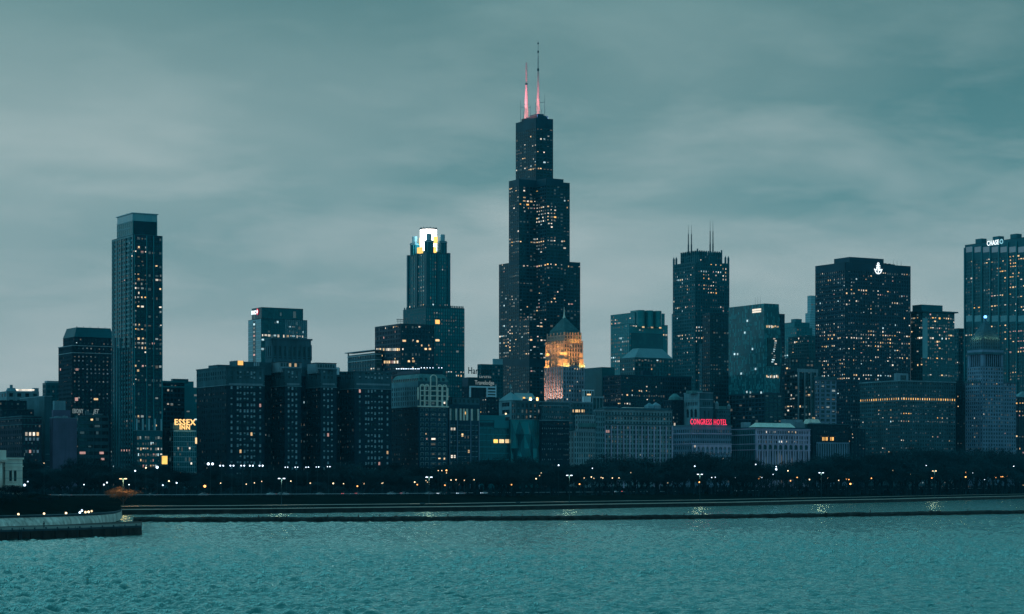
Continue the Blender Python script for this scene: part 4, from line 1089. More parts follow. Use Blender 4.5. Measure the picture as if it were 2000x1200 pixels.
b.solid('crown_screen', 'pale_glass', 229, 259, 307, 417, 431, back=2.6)
mm = MB(); mm.box(X0-1, X1+.6, Y0-1, Y1+.6, b.h(417, X0, Y0), b.h(417, X0, Y0)+.5); b.piece('crown_cap', 'pale_frame', mm)
mm = MB(); mm.box(X0+.6, X1-1, Y0-.6, Y0-.3, b.h(457, X0, Y0), b.h(432, X0, Y0)); b.piece('crown_recess', 'navy_glass', mm)
for px_ in (262, 286, 299.5, 316): xx = b.e(px_); mm = MB(); mm.box(xx-.35, xx+.35, -.7, 0, b.h(842), z1); b.piece('vertical_rib', 'teal_frame', mm)
for k in range(8):
    yy = y1*(k+.5)/8; mm = MB(); mm.box(-.75, 0, yy-.5, yy+.5, 0, b.h(680 if k % 2 else 660, 0, yy)); b.piece('stone_fin', 'dark_stone', mm)
for k in range(5): yy = y1*(k+.6)/5; mm = MB(); mm.box(-.5, 0, yy-.25, yy+.25, b.h(680, 0, yy), z1-1); b.piece('vertical_rib', 'teal_frame', mm)
b.mast(3, b.s_(248, 3), b.h(417), b.h(410), .3, .1)
for k in range(5):                    # tall podium fins with lit lobby between them
    xx = b.e(266+12*k); mm = MB(); mm.box(xx-.5, xx+.5, -1.2, 0, b.h(842), b.h(818)); b.piece('podium_fin', 'pale_frame', mm)
P0, P1, Q0, Q1 = b.foot(262, 267, 317, back=-6)
b.core(P0, P1, Q0, 0, 0, b.h(842), 'dark_glass'); b.facade('E', Q0, b.cells(P0, P1, 10, .15), [(k*3.9+1, k*3.9+3.6) for k in range(int(b.h(842)/3.9))], P0, P1, 0, b.h(842), .3, 'deep_teal_frame',
        {'p': .2, 'mix': 'mix', 'faint': .8, 'r': [(266, 850, 318, 864, .5, 'dim'), (266, 868, 318, 900, .6, 'mix')]})
b.mb('roof', 'roof_grey').box(P0-.3, P1+.3, Q0-.5, .0, b.h(842), b.h(842)+.4)
b.lamp_px('E', 321, 899, 4.0, 5.6, 'glow_amber', -9, .5)
mm = MB(); xx = b.e(321, -9); zz_ = b.h(899, xx, -9); mm.box(xx-2.6, xx+2.6, -9, 0, 0, zz_+3.6); b.piece('entrance_bay', 'dark_stone', mm)
for k in range(4): b.lamp_px('S', 238+5*k, 880, 1.6, 1.2, 'lit_rose', -.7, .2)
b.done()

b = Bld('apartment_tower', 'dark brick apartment tower with sloped mansard top', 115, 142, 219, 1640)
lt = {'p': .05, 'mix': 'mix', 'r': [(115, 640, 142, 800, .06, 'rose'), (150, 680, 219, 790, .22, 'blue'), (150, 690, 219, 800, .25, 'blue')]}
x0, x1, y0, y1, z0, z1 = b.block('brick', 115, 142, 222, 676, lit=lt, bay=3.1, fh=3.05, parapet=1)
X0, X1, Y0, Y1, Z0, Z1 = b.block('brick', 124, 146, 222, 658, 676, back=3, lit=lt, bay=3.1, fh=3.05)
mm = MB(); mm.prism([(X0-.5, Y0-.5), (X1, Y0-.5), (X1, Y1), (X0-.5, Y1)], Z1, b.h(639, X0, Y0), .86, (X0+X1)/2+2, (Y0+Y1)/2+2); b.piece('mansard_roof', 'deep_teal_frame', mm)
for (z_, d) in ((z1, .7), (b.h(690), .5)): mm = MB(); mm.box(x0-d, x1, y0-d, y1, z_, z_+.6); b.piece('cornice', 'concrete', mm)
for px_ in (150, 163, 176, 192, 205): b.mast(b.e(px_, 8), 8, b.h(639, X0, Y0), b.h(635.5, X0, Y0), .2, .1)
b.lamp_px('E', 149, 780, 2.4, 2.4, 'lit_rose', 0, .4); b.lamp_px('E', 187, 780, 3.2, 1.4, 'lit_warm', 0, .4); b.lamp_px('E', 150, 722, 2.2, 1.6, 'lit_rose', 0, .4); b.lamp_px('S', 119, 722, 1.6, 1.6, 'lit_rose', 0, .4)
b.done()

# low buildings at the far left
b = Bld('warehouse', 'long low teal roofed hall with a row of bright roof lights', -60, -20, 78, 1720)
x0, x1, y0, y1, z0, z1 = b.block('gstone', -80, 14, 76, 765, lit=None, bay=7, fh=5, wall='grey_stone', roof='metal_roof')
for k in range(6):
    mm = MB(); xx = b.e(33+6.2*k, 5); zz_ = b.h(762, xx, 5); mm.box(xx-1.1, xx+1.1, 4.5, 5.6, zz_-.6, zz_+.6); b.piece('roof_light', 'lit_white', mm)
mm = MB(); xx = b.e(22, 6); mm.cyl(xx, 6, 4.5, z1, z1+3, 8, 3); mm.cyl(xx, 6, 1.2, z1+3, z1+5.5, 6); b.piece('roof_vent', 'grey_stone', mm)
mm = MB(); xx = b.e(70, 6); mm.box(xx-2, xx+2, 5, 9, z1, z1+3.4); b.piece('roof_house', 'grey_stone', mm); b.done()
b = Bld('house', 'small teal block with rounded roof at the far left, beside the brick tower', 85, 90, 117, 1760)
x0, x1, y0, y1, z0, z1 = b.block('deep', 84, 90, 118, 749, lit={'p': .06, 'mix': 'rose'}); b.solid('roof_drum', 'metal_roof', 87, 92, 118, 744, 749.5, back=2); b.done()
b = Bld('warehouse', 'blank blue grey party wall block with lighter parapet', 42, 88, 100, 1600)
x0, x1, y0, y1, z0, z1 = b.block('gstone', 40, 88, 101, 775, lit=None, wall='dark_stone', nbE=1, nbS=1, pf=1.0, sf=1.0, nf=1)
mm = MB(); mm.box(x0-.6, x1+.4, y0-.6, y1, z1, z1+.7); b.piece('parapet', 'grey_stone', mm)
for k in range(6): mm = MB(); mm.box(x0+.2, x1-.2, y0-.62, y0-.3, 5+k*4.4, 5.6+k*4.4); b.piece('floor_band', 'grey_stone', mm)
b.done()
b = Bld('warehouse', 'dark stepped brick warehouse left of the blank blue grey block', -60, -10, 66, 1530)
b.block('brick', -80, -5, 52, 783, back=25, lit={'p': .01}); x0, x1, y0, y1, z0, z1 = b.block('brick', -80, 5, 66, 800, back=12, lit={'p': .02, 'mix': 'warm'}); b.done()
b = Bld('loft_building', 'old dark brick loft with stone cornice and four bright windows', 0, 44, 81, 1505)
x0, x1, y0, y1, z0, z1 = b.block('maroon', -40, 44, 81, 814, lit={'p': .0}, nbE=5, fh=4.0, pf=.5, sf=.42)
for (py, d, hh) in ((814, .9, .7), (818, .5, .5), (830, .6, .5)): mm = MB(); mm.box(x0-d, x1+.3, y0-d, y1, b.h(py), b.h(py)+hh); b.piece('cornice', 'dark_stone', mm)
for k in range(4):
    b.lamp_px('E', 51+7.4*k, 848, 1.5, 2.4, ['lit_white', 'lit_white', 'lit_white', 'lit_warm'][k], 0, .5); b.lamp_px('E', 51+7.4*k, 858, 1.4, 2.0, 'lit_blue', 0, .5); b.lamp_px('E', 51+7.4*k, 882, 1.4, 2.0, ['lit_blue', 'lit_rose', 'lit_blue', 'lit_blue'][k], 0, .5)
b.done()
b = Bld('warehouse', 'blank mauve brick wall building under a pale roof house', 100, 103, 152, 1515)
x0, x1, y0, y1, z0, z1 = b.block('maroon', 98, 103, 150, 817, lit=None, wall='purple_brick', nbE=1, nbS=1, pf=1.0, sf=1.0, nf=1)
b.solid('upper_wall', 'purple_brick', 101, 104, 138, 801, 818, back=4); b.solid('roof_house', 'grey_stone', 103, 106, 128, 783, 802, back=8)
mm = MB(); mm.box(x0-.4, x1+.3, y0-.5, y1, z1, z1+.5); b.piece('coping', 'grey_stone', mm); b.roofbits(x0, x1, y0, y1, z1, 3, 'pale_stone', 1, 2); b.done()
b = Bld('office_building', 'banded grey office carrying roof letters beside the mauve wall', 148, 153, 211, 1545)
lt = {'p': .03, 'mix': 'rose', 'r': [(185, 840, 196, 870, .3, 'rose')]}
x0, x1, y0, y1, z0, z1 = b.block('band', 148, 153, 212, 812, lit=lt, fh=4.6, sf=.5, wall='dark_stone'); b.roofbits(x0, x1, y0, y1, z1, 3)
b.lamp_px('E', 179, 820, 1.6, 1.2, 'lit_warm', 0, .4); b.lamp_px('E', 198, 885, 3, 1.6, 'lit_rose', 0, .5); b.lamp_px('E', 200, 897, 2.4, 1.4, 'lit_rose', 0, .5)
b.done()
xx = b.e(168, 2); sign(b, 'roof_sign', 'dim roof sign of magazine names on the banded office', [('EBONY', 4.4, 'sign_pale', b.e(152, 2)-xx, 1.4, .03, 0, b.e(162, 2)-b.e(141.5, 2)), ('|', 3.4, 'sign_pale', b.e(172, 2)-xx, 1.6, .0, 0, None), ('JET', 4.4, 'sign_pale', b.e(187, 2)-xx, 1.4, .05, .35, b.e(193, 2)-b.e(181, 2))],
     xx, 2, z1+.3, frame=(b.e(142, 2)-xx, b.e(197, 2)-xx, 0, 1.5))

# ---------- hotel with gold sign and neighbours
b = Bld('office_tower', 'dark office tower with lit top floors and blank teal side wall', 317, 320, 361, 1720)
lt = {'p': .05, 'mix': 'white', 'r': [(325, 760, 360, 768, .3, 'white'), (326, 785, 340, 792, .4, 'warm')]}
x0, x1, y0, y1, z0, z1 = b.block('black', 314, 318, 360, 748, lit=lt, bay=3.2, fh=3.6)
for py in (747, 757): mm = MB(); mm.box(x0-.8, x1+.5, y0-.8, y1, b.h(py), b.h(py)+1.2); b.piece('band', 'teal_frame', mm)
b.solid('penthouse', 'deep_teal_frame', 334, 338, 368, 740, 748, back=6); b.done()
b = Bld('office_tower', 'plain teal tower slab behind the gold lit hotel sign', 357, 360, 378, 1750)
b.block('teal', 356, 359.5, 378, 746, lit=None, wall='teal_frame', nbE=1, nbS=1, pf=1.0, sf=1.0, nf=1)
b.lamp_px('E', 367, 804, 2.4, 1, 'lit_dim', 0, .5); b.done()
b = Bld('apartment_block', 'slim balconied block squeezed between teal slab and brick hotel', 376, 378, 387, 1790)
b.block('teal', 375, 378, 388, 758, lit={'p': .1, 'mix': 'cool'}); b.done()
b = Bld('hotel', 'small glass fronted hotel with grid of thin white mullions', 333, 339, 383, 1545)
x0, x1, y0, y1, z0, z1 = b.block('teal', 330, 339, 383, 840, lit={'p': .02, 'mix': 'white'}, nbE=12, fh=3.4, pf=.08, sf=.1, wall='pale_frame', glass='dark_glass', depth=.15)
b.block('brick', 314, 320, 340, 838, back=8, lit={'p': .06, 'mix': 'warm'}); b.lamp_px('E', 382.5, 861, 1.3, 4.2, 'lit_warm', 0, .5); b.solid('roof_house', 'grey_stone', 332, 338, 355, 826, 841, back=6)
b.done()
xx = b.e(361, 1); sign(b, 'hotel_sign', 'gold bulb lit two line hotel sign on the small glass fronted hotel', [('ESSEX', 5.6, 'bulb_gold', 0, 3.4, .14, 0, b.e(381.5, 1)-b.e(340.5, 1)), ('INN', 4.0, 'bulb_gold', 0, .3, .12, 0, b.e(370.5, 1)-b.e(350.5, 1))],
     xx, 1, z1+.2, frame=(b.e(342, 1)-xx, b.e(380, 1)-xx, 0, 6))
for p_ in (348, 361, 374): floodlight(b, b.e(p_, -1), -1.6, z1+1.5, 110, (1, .55, .18), .8)  # point lights added for the warm spill of the gold letters, no fittings there

# ---------- great brick hotel with four wings
b = Bld('hotel', 'huge dark brick hotel with four projecting wings and pale curtained windows', 385, 443, 765, 1600)
def wing(xl, xc, xr, cols_px, ytop=718, ymid=753, lit_s=.02, seed=1):
    x0 = b.e(xc); x1 = b.e(xr); y1 = max(22, b.s_(xl, x0))
    zt, zm = b.h(ytop, x0), b.h(ymid, x0); nfl = 17; z0 = 6.0; fhh = (zm-z0)/nfl
    b.core(x0, x1, 0, y1, 0, zt-.1, 'window_dark', 'window_glass')
    cw = .75; cols = [(b.e(p)-cw, b.e(p)+cw) for p in cols_px]
    rows = [(z0+fhh*(k+.36), z0+fhh*(k+.92)) for k in range(nfl)]
    b.facade('E', 0, cols, rows, x0, x1, 0, zm, .35, 'dark_brick')
    ur = [(b.h(740, x0), b.h(734.5, x0)), (b.h(731.5, x0), b.h(724.5, x0))]
    b.facade('E', 0, cols, ur, x0, x1, zm, zt, .45, 'dark_stone')
    sc = b.cells(0, y1, max(2, round(y1/4.4)), .6)
    b.facade('S', x0, sc, rows, 0, y1, 0, zm, .35, 'dark_brick', {'p': lit_s, 'mix': 'dim'}); b.facade('S', x0, sc, ur, 0, y1, zm, zt, .45, 'dark_stone')
    r2 = random.Random(seed)
    for (a, c) in cols:
        for k, (e_, f_) in enumerate(rows+ur):
            q = r2.random()
            if k < 1 and q < .6: continue
            if q < .78:
                hh = (f_-e_)*r2.choice((.95, .8, .5, .4)); mat = 'curtain'
                if r2.random() < .022: mat = r2.choice(('lit_warm', 'lit_rose', 'lit_warm')); hh = f_-e_
                b.litwin('E', 0, (a+c)/2, f_-hh/2, (c-a), hh, mat, .12)
    for (py, d, hh, mt) in ((ytop, .9, .9, 'dark_stone'), (ymid, .5, .5, 'grey_stone'), (ymid-9, .4, .35, 'grey_stone')):
        mm = MB(); mm.box(x0-d, x1+.4, -d, y1, b.h(py, x0), b.h(py, x0)+hh); b.piece('cornice', mt, mm)
    mm = MB(); mm.box(x0+1.5, x1-1.5, -.5, -.3, b.h(752, x0), b.h(748.5, x0)); b.piece('frieze', 'pale_stone', mm)
    b.mb('roof', 'roof_dark').box(x0-.3, x1+.1, -.3, y1, zt, zt+.3)
    return x0, x1, y1, zt
wA = wing(385, 443, 516, (452, 464, 469.5, 477.5, 483.5, 491, 496.5, 508), 718, 753, .02, 1)
wB = wing(528, 556, 588, (563.5, 571, 578.5), 721, 755, .02, 2)
wC = wing(598, 626, 657, (633, 640.5, 648), 723, 757, .02, 3)
wD = wing(663, 692, 764, (702.5, 714.5, 719.5, 726, 732.5, 740.5, 745.5, 756.5), 727, 760, .02, 4)
# spine behind the wings, its courts facing the lake
xs0, xs1 = b.e(443), b.e(764); yb = 24
b.core(xs0+.3, xs1-.3, yb+.2, yb+22, 0, b.h(716), 'window_dark', 'window_glass')
zm = b.h(755); rows = [(6+(zm-6)/17*(k+.36), 6+(zm-6)/17*(k+.92)) for k in range(17)]
b.facade('E', yb+.2, b.cells(xs0, xs1, 56, .55), rows, xs0, xs1, 0, b.h(727), .35, 'dark_brick', {'p': .03, 'mix': 'mix', 'r': [(370, 740, 800, 900, .035, 'mix')]})
mm = MB(); mm.box(xs0, xs1, yb-.4, yb+22.5, b.h(727), b.h(716)); b.piece('attic', 'dark_stone', mm)
mm = MB(); mm.box(xs0+4, xs1-30, yb+2, yb+20, b.h(716), b.h(709)); b.piece('attic', 'dark_stone', mm)
# penthouses on the wings
for (pa, pc, pd, yt, yb_, mt) in ((530, 546, 589, 707.5, 722, 'pale_stone'), (600, 618, 657, 709.5, 724, 'pale_stone')):
    X0, X1, Y0, Y1 = b.foot(pa, pc, pd, 2.5); mm = MB(); za, zb = b.h(yb_, X0, 2.5), b.h(yt, X0, 2.5); mm.box(X0, X1, Y0, Y1, za-2, zb); b.piece('penthouse', mt, mm)
    mm = MB(); mm.box(X0-.4, X1+.3, Y0-.4, Y1, zb, zb+.4); b.piece('penthouse_roof', 'roof_dark', mm)
    for k in range(7):
        xx = X0+(X1-X0)*(k+.8)/8.0; b.litwin('E', Y0, xx, (za+zb)/2+.8, (X1-X0)/11, (zb-za)*.45, 'lit_warm' if (pa == 530 and k in (3, 5)) else 'window_dark', .1)
mm = MB(); X0, X1, Y0, Y1 = b.foot(462, 463, 476, 12); z_ = b.h(718); mm.box(X0, X1, Y0, Y0+14, z_-4, b.h(702)); b.piece('roof_pavilion', 'dark_stone', mm)
b.litwin('E', Y0, (X0+X1)/2, b.h(709, X0, Y0), (X1-X0)*.8, 3.2, 'lit_amber', .15)
mm = MB(); X0, X1, Y0, Y1 = b.foot(476, 478, 530, 14); mm.box(X0, X1, Y0, Y0+12, z_-4, b.h(703.5)); b.piece('roof_gallery', 'dark_stone', mm)
for k in range(3): b.litwin('E', Y0, b.e(497+4*k, Y0), b.h(711, X0, Y0), 1.1, 2.8, 'curtain', .12)
for px_ in (453, 457.5): b.mast(b.e(px_, 8), 8, b.h(718), b.h(702), .12, .08)
mm = MB(); xx = b.e(659.5, 3); mm.box(xx-1.3, xx+1.3, 3, 5, b.h(726), b.h(711)); b.piece('water_tank', 'white_paint', mm)
# central tower block
X0, X1, Y0, Y1 = b.foot(519, 532, 607, 34); z0, z1 = b.h(716), b.h(663, X0, Y0)
b.core(X0, X1, Y0, Y1, z0, z1-.3, 'window_dark', 'window_glass')
b.facade('E', Y0, b.cells(X0, X1, 8, .55), [(z0+9, z0+18)], X0, X1, z0, z1, .5, 'dark_stone'); b.facade('S', X0, b.cells(Y0, Y1, 3, .6), [(z0+9, z0+18)], Y0, Y1, z0, z1, .5, 'dark_stone')
for (dz, d, hh) in ((0, 1.0, 1.2), (-4, .6, .6), (-13.2, .7, .7)): mm = MB(); mm.box(X0-d, X1+d, Y0-d, Y1+d, z1+dz, z1+dz+hh); b.piece('cornice', 'dark_stone', mm)
for k in range(9): xx = X0+(X1-X0)*k/8; mm = MB(); mm.box(xx-.5, xx+.5, Y0-.9, Y0, z0+8, z1-4); b.piece('pilaster', 'dark_stone', mm)
b.done()

# ---------- glass tower with red and white logo, behind the hotel
b = Bld('office_tower', 'mirror glass office tower with red and white corner logo behind the brick hotel', 485, 510, 600, 1960)
lt = {'p': .03, 'mix': 'cool', 'r': [(510, 622, 586, 629, .9, 'warm'), (585, 622, 600, 632, .4, 'white'), (510, 633, 600, 636, .25, 'white'), (510, 640, 590, 650, .20, 'cool'), (512, 655, 596, 662, .8, 'white'), (510, 664, 522, 700, .5, 'cool')]}
b.block('glass', 485, 510, 600, 623, lit=lt, bay=3.0, fh=4.0, pf=.08, sf=.16, faces='E', depth=.15)
x0, x1, y0, y1 = b.foot(485, 510, 600); z1 = b.h(623)
b.facade('S', x0, b.cells(y0, y1*.42, 5, .1)+b.cells(y1*.62, y1, 5, .1), [(k*4+.8, k*4+3.9) for k in range(int(z1/4))], y0, y1, 0, z1, .15, 'pale_frame')
b.mb('bright_glazing', 'pale_glass').box(x0-.1, x0, y0, y1*.40, 0, z1-.3); b.mb('bright_glazing', 'pale_glass').box(x0-.1, x0, y1*.64, y1, 0, z1-.3)
b.mb('dark_bay', 'dark_glass').box(x0-.2, x0, y1*.42, y1*.62, 0, z1-1)
for k in range(9): b.litwin('S', x0, y1*.52, b.h(632+7.5*k), 3.6, 1.6, b.rng.choice(['lit_dim', 'lit_cool', 'lit_dim', 'lit_rose']), .3)
b.block('glass', 492, 511, 592, 601, 623, back=1.5, lit={'p': .02, 'mix': 'dim'}, bay=3.4, fh=20, pf=.08, sf=.02, depth=.12, parapet=.6)
for k in range(11): xx = b.e(558+3.9*k); mm = MB(); mm.box(xx-.25, xx+.25, -.6, 0, 0, z1); b.piece('bright_fin', 'pale_frame', mm)
b.done()
yy = b.s_(498, b.e(511, 1.5)); r = empty('logo_sign', (*b.world(b.e(511, 1.5)-.5, yy), b.h(608)+GZ), ANG-pi/2); tagged(r, 'white letters and red round logo at the mirror glass tower corner', 'sign')
me = textmesh('PNC', 4.6, 'sign_white', .2, .16); o = link('lettering', me, r); o.rotation_euler = (pi/2, 0, 0); o.location = (-1.6, 0, -1.7); o.scale = (1.05, 1, 1)
mm = MB(); mm.poly([(6.4+2.3*cos(a), -.1, .1+2.9*sin(a)) for a in np.linspace(0, 2*pi, 15)[:-1]]); mm.build('round_logo', M('logo_red'), r)
mm = MB(); mm.poly([(6.4+1.3*cos(a), -.25, .1+1.7*sin(a)) for a in np.linspace(0, 2*pi, 15)[:-1]]); mm.build('logo_core', M('sign_white'), r)

# ---------- dark ribbed office and its stepped neighbour
b = Bld('office_building', 'dark ribbed office block with lit strips before the lantern skyscraper', 733, 783, 848, 2010)
lt = {'p': .03, 'mix': 'warm', 'r': [(733, 678, 784, 690, .0, 'white'), (733, 700, 784, 716, .22, 'rose'), (783, 664, 848, 690, .12, 'white'), (825, 678, 848, 686, .5, 'warm'), (783, 700, 848, 710, .25, 'warm'), (783, 640, 848, 654, .08, 'blue')]}
x0, x1, y0, y1, z0, z1 = b.block('deep', 733, 783, 848, 633, lit=lt, bay=3.3, fh=4.1, pf=.4, wall='navy_metal', glass='navy_glass')
for k in range(14): b.lamp_px('S', 737+3.35*k, 683, 2.4, 2.3, b.rng.choice(['lit_white', 'lit_warm', 'lit_white', 'lit_dim']), 0, .55)
for k in range(9): b.lamp_px('S', 752+3.2*k, 707.5, 2.2, 2.4, b.rng.choice(['lit_warm', 'lit_rose', 'lit_white']), 0, .55)
for (px_, py, w_) in ((789, 666, 3.4), (815, 667, 2), (823, 675, 1.2), (807, 706, 2.6), (798, 706, 2.2), (831, 682, 2.2), (839, 682, 2.2)): b.lamp_px('E', px_, py, w_, 1.7, 'lit_warm', 0, .6)
mm = MB(); xx = b.e(780, 12)
for q in range(4): mm.tube((xx-2+q*1.6, 12, z1), (xx-2+q*1.6, 12, z1+5), .14)
mm.tube((xx-3, 12, z1+5), (xx+4, 12, z1+5), .3); mm.tube((xx-3, 12, z1+3.4), (xx+4, 12, z1+3.4), .2); b.piece('roof_rack', 'steel', mm)
b.done()
b = Bld('office_building', 'low terrace office with thin projecting roof slab left of the dark ribbed office', 696, 702, 736, 2030)
x0, x1, y0, y1, z0, z1 = b.block('deep', 680, 733, 745, 690, lit={'p': .02}, wall='dark_stone', faces='ES', bay=5, fh=4)
mm = MB(); mm.box(x0-3, x1, y0-3, y1+1.5, b.h(684), b.h(684)+.7); b.piece('roof_slab', 'grey_stone', mm)
for py in (692, 702.5): mm = MB(); mm.box(x0-1.0, x1, y0-1, y1, b.h(py), b.h(py)+.7); b.piece('balcony_edge', 'pale_frame', mm)
mm = MB(); mm.box(x0-.8, x0+.2, y1-1.4, y1-.4, 0, b.h(684)); b.piece('post', 'pale_frame', mm); b.done()

# ---------- ornate mansard hotel
b = Bld('hotel', 'ornate brick hotel with white terracotta crown bays and green mansard roof', 765, 817, 875, 1690)
lt = {'p': .03, 'mix': 'rose', 'r': [(820, 830, 840, 860, .5, 'rose'), (840, 835, 852, 900, .35, 'warm'), (855, 860, 875, 900, .2, 'rose')]}
x0, x1, y0, y1 = b.foot(765, 817, 875); zm, zt = b.h(794), b.h(745)
b.core(x0, x1, y0, y1, 0, zt, 'window_dark', 'window_glass')
colE = [(b.e(p)-w, b.e(p)+w) for p, w in ((824, 1.1), (833, 1.1), (846, 2.0), (858, 1.1), (867.5, 1.1))]
rows = [(4+k*3.75+1.2, 4+k*3.75+3.1) for k in range(int((zm-4)/3.75))]
b.facade('E', y0, colE, rows, x0, x1, 0, zm, .4, 'navy_metal', lt)
colS = b.cells(y0, y1, 12, .55); b.facade('S', x0, colS, rows, y0, y1, 0, zm, .4, 'dark_brick', {'p': .01})
for (a, c) in colE:                          # pale window surrounds
    for (e_, f_) in rows:
        mm = b.mb('window_surround', 'concrete', 'stuff'); mm.box(a-.28, a, y0-.5, y0-.2, e_-.2, f_+.3); mm.box(c, c+.28, y0-.5, y0-.2, e_-.2, f_+.3); mm.box(a-.28, c+.28, y0-.5, y0-.2, f_, f_+.3)
rU = [(b.h(791), b.h(784)), (b.h(781), b.h(774)), (b.h(771), b.h(764)), (b.h(761), b.h(755))]
b.facade('E', y0, colE, rU, x0, x1, zm, zt, .4, 'dark_stone', {'p': .08, 'mix': 'warm'}); b.facade('S', x0, colS, rU, y0, y1, zm, zt, .4, 'grey_stone')
for i, (a, c) in enumerate(colE):            # white terracotta frames rising to arched heads
    ztop = b.h(738 if i == 2 else 755)
    mm = MB()
    mm.box(a-1.0, a-.25, y0-1.0, y0-.3, zm, ztop); mm.box(c+.25, c+1.0, y0-1.0, y0-.3, zm, ztop)
    for (e_, f_) in rU: mm.box(a-.25, c+.25, y0-.9, y0-.3, f_+.05, f_+.75)
    w_ = (c-a)/2+1.0; mx = (a+c)/2; pr = [(mx+w_*cos(t), ztop+w_*.9*sin(t)) for t in np.linspace(0, pi, 9)]; pi_ = [(mx+(w_-.8)*cos(t), ztop+(w_-.8)*.9*sin(t)) for t in np.linspace(0, pi, 9)]
    for k in range(8):
        n0 = len(mm.v); q = (pr[k], pr[k+1], pi_[k+1], pi_[k]); mm.v += [(u_, y0-1.0, v_) for u_, v_ in q]+[(u_, y0-.3, v_) for u_, v_ in q]
        mm.f += [(n0, n0+1, n0+2, n0+3), (n0, n0+4, n0+5, n0+1), (n0+2, n0+6, n0+7, n0+3)]
    b.piece('terracotta_bay', 'white_stone', mm)
for p in (815.5, 873.5):
    mm = MB(); xx = b.e(p); mm.box(xx-.5, xx+.5, y0-1, y0-.3, b.h(781), b.h(757)); b.piece('terracotta_strip', 'white_stone', mm)
mm = MB(); mm.box(x0-.9, x1+.3, y0-1.1, y0, zm-.5, zm+.5); b.piece('terracotta_sill', 'white_stone', mm); mm = MB(); mm.box(x0-.9, x0, y0, y1, zm-.4, zm+.3); b.piece('sill_band', 'grey_stone', mm)
mm = MB(); zr = b.h(729)
prof = [(0, zt), (.8, zt+2.6), (2.2, zt+4.9), (4.2, zr)]
for (d, z_) in prof: mm.v += [(x0-.4+d, y0-.4+d, z_), (x1+.3-d, y0-.4+d, z_), (x1+.3-d, y1-d, z_), (x0-.4+d, y1-d, z_)]
for j in range(3):
    for k in range(4): mm.f.append((j*4+k, j*4+(k+1) % 4, j*4+4+(k+1) % 4, j*4+4+k))
mm.f.append((12, 13, 14, 15)); b.piece('mansard_roof', 'copper', mm)
for p in (823, 832, 857, 866): mm = MB(); xx = b.e(p); mm.box(xx-.9, xx+.9, y0-.35, y0+1.6, zt+.6, zt+2.8); b.piece('dormer', 'window_dark', mm)
for k in range(12): mm = MB(); yy = y0+(y1-y0)*(k+.5)/12; mm.box(x0-.35, x0+1.6, yy-.8, yy+.8, zt+.4, zt+2.4); b.piece('dormer', 'window_dark', mm)
mm = MB(); mm.box(x0+3, x1-3.2, y0+3, y1-3, zr, b.h(722)); b.piece('roof_terrace', 'navy_metal', mm)
for k in range(14):
    mm = MB(); yy = y0+4+(y1-y0-7)*k/13; mm.sphere((x0+2.7, yy, b.h(720.5, x0, yy)), .36, 8, 6); b.piece('roof_light', 'lamp_white', mm)
for k in range(8):
    if k == 5: continue
    mm = MB(); xx = x0+4+(x1-x0-8)*k/7; mm.sphere((xx, y0+2.7, b.h(718.5, xx, y0)), .36, 8, 6); b.piece('roof_light', 'lamp_white', mm)
b.done()

b = Bld('office_building', 'slim stone building with white columned attic beside the mansard hotel', 873, 877, 936, 1715)
lt = {'p': .05, 'mix': 'blue'}
x0, x1, y0, y1 = b.foot(872, 877, 935.5); zt = b.h(798); za = b.h(821)
b.core(x0, x1, y0, y1, 0, zt, 'window_dark', 'window_glass')
bay_ = [(877, 892, 2), (892.5, 918, 4), (919, 934.5, 2)]; cols = []
for (a, c, n_) in bay_: cols += b.cells(b.e(a)+.5, b.e(c)-.3, n_, .4)
rows = [(3+k*4.05+1.5, 3+k*4.05+3.6) for k in range(int((za-3)/4.05))]
b.facade('E', y0, cols, rows, x0, x1, 0, za, .4, 'navy_metal', lt); b.facade('S', x0, b.cells(y0, y1, 6, .5), rows, y0, y1, 0, za, .4, 'dark_brick')
for (e_, f_) in rows:
    for (a, c) in cols: mm = b.mb('lintel', 'pale_stone', 'stuff'); mm.box(a-.2, c+.2, y0-.55, y0-.2, f_, f_+.35)
for p in (877.6, 892.2, 918.6, 935): xx = b.e(p); mm = MB(); mm.box(xx-.3, xx+.3, y0-.9, y0-.3, 0, zt); b.piece('pier', 'blue_stone', mm)
for p in (878.5, 890.5, 899, 905.5, 911.5, 920.5, 933.5): xx = b.e(p); mm = MB(); mm.box(xx-.8, xx+.8, y0-.8, y0-.1, za, zt); b.piece('attic_column', 'white_stone', mm)
mm = MB(); mm.box(x0-.6, x1+.4, y0-.9, y1, zt, b.h(790)); b.piece('cornice', 'navy_metal', mm)
X0, X1, Y0, Y1, Z0, Z1 = b.block('dstone', 876, 884, 936, 777, 792, back=6, bay=4, fh=5)
for (p, py, m_) in ((907, 807, 'lit_amber'), (881.5, 838.5, 'lit_white'), (887, 838.5, 'lit_white'), (902.5, 850, 'lit_warm'), (915, 882, 'lit_warm'), (882, 892, 'lit_white'), (887.5, 892, 'lit_white')): b.lamp_px('E', p, py, 1.5, 2.2, m_, y0, .5)
b.done()

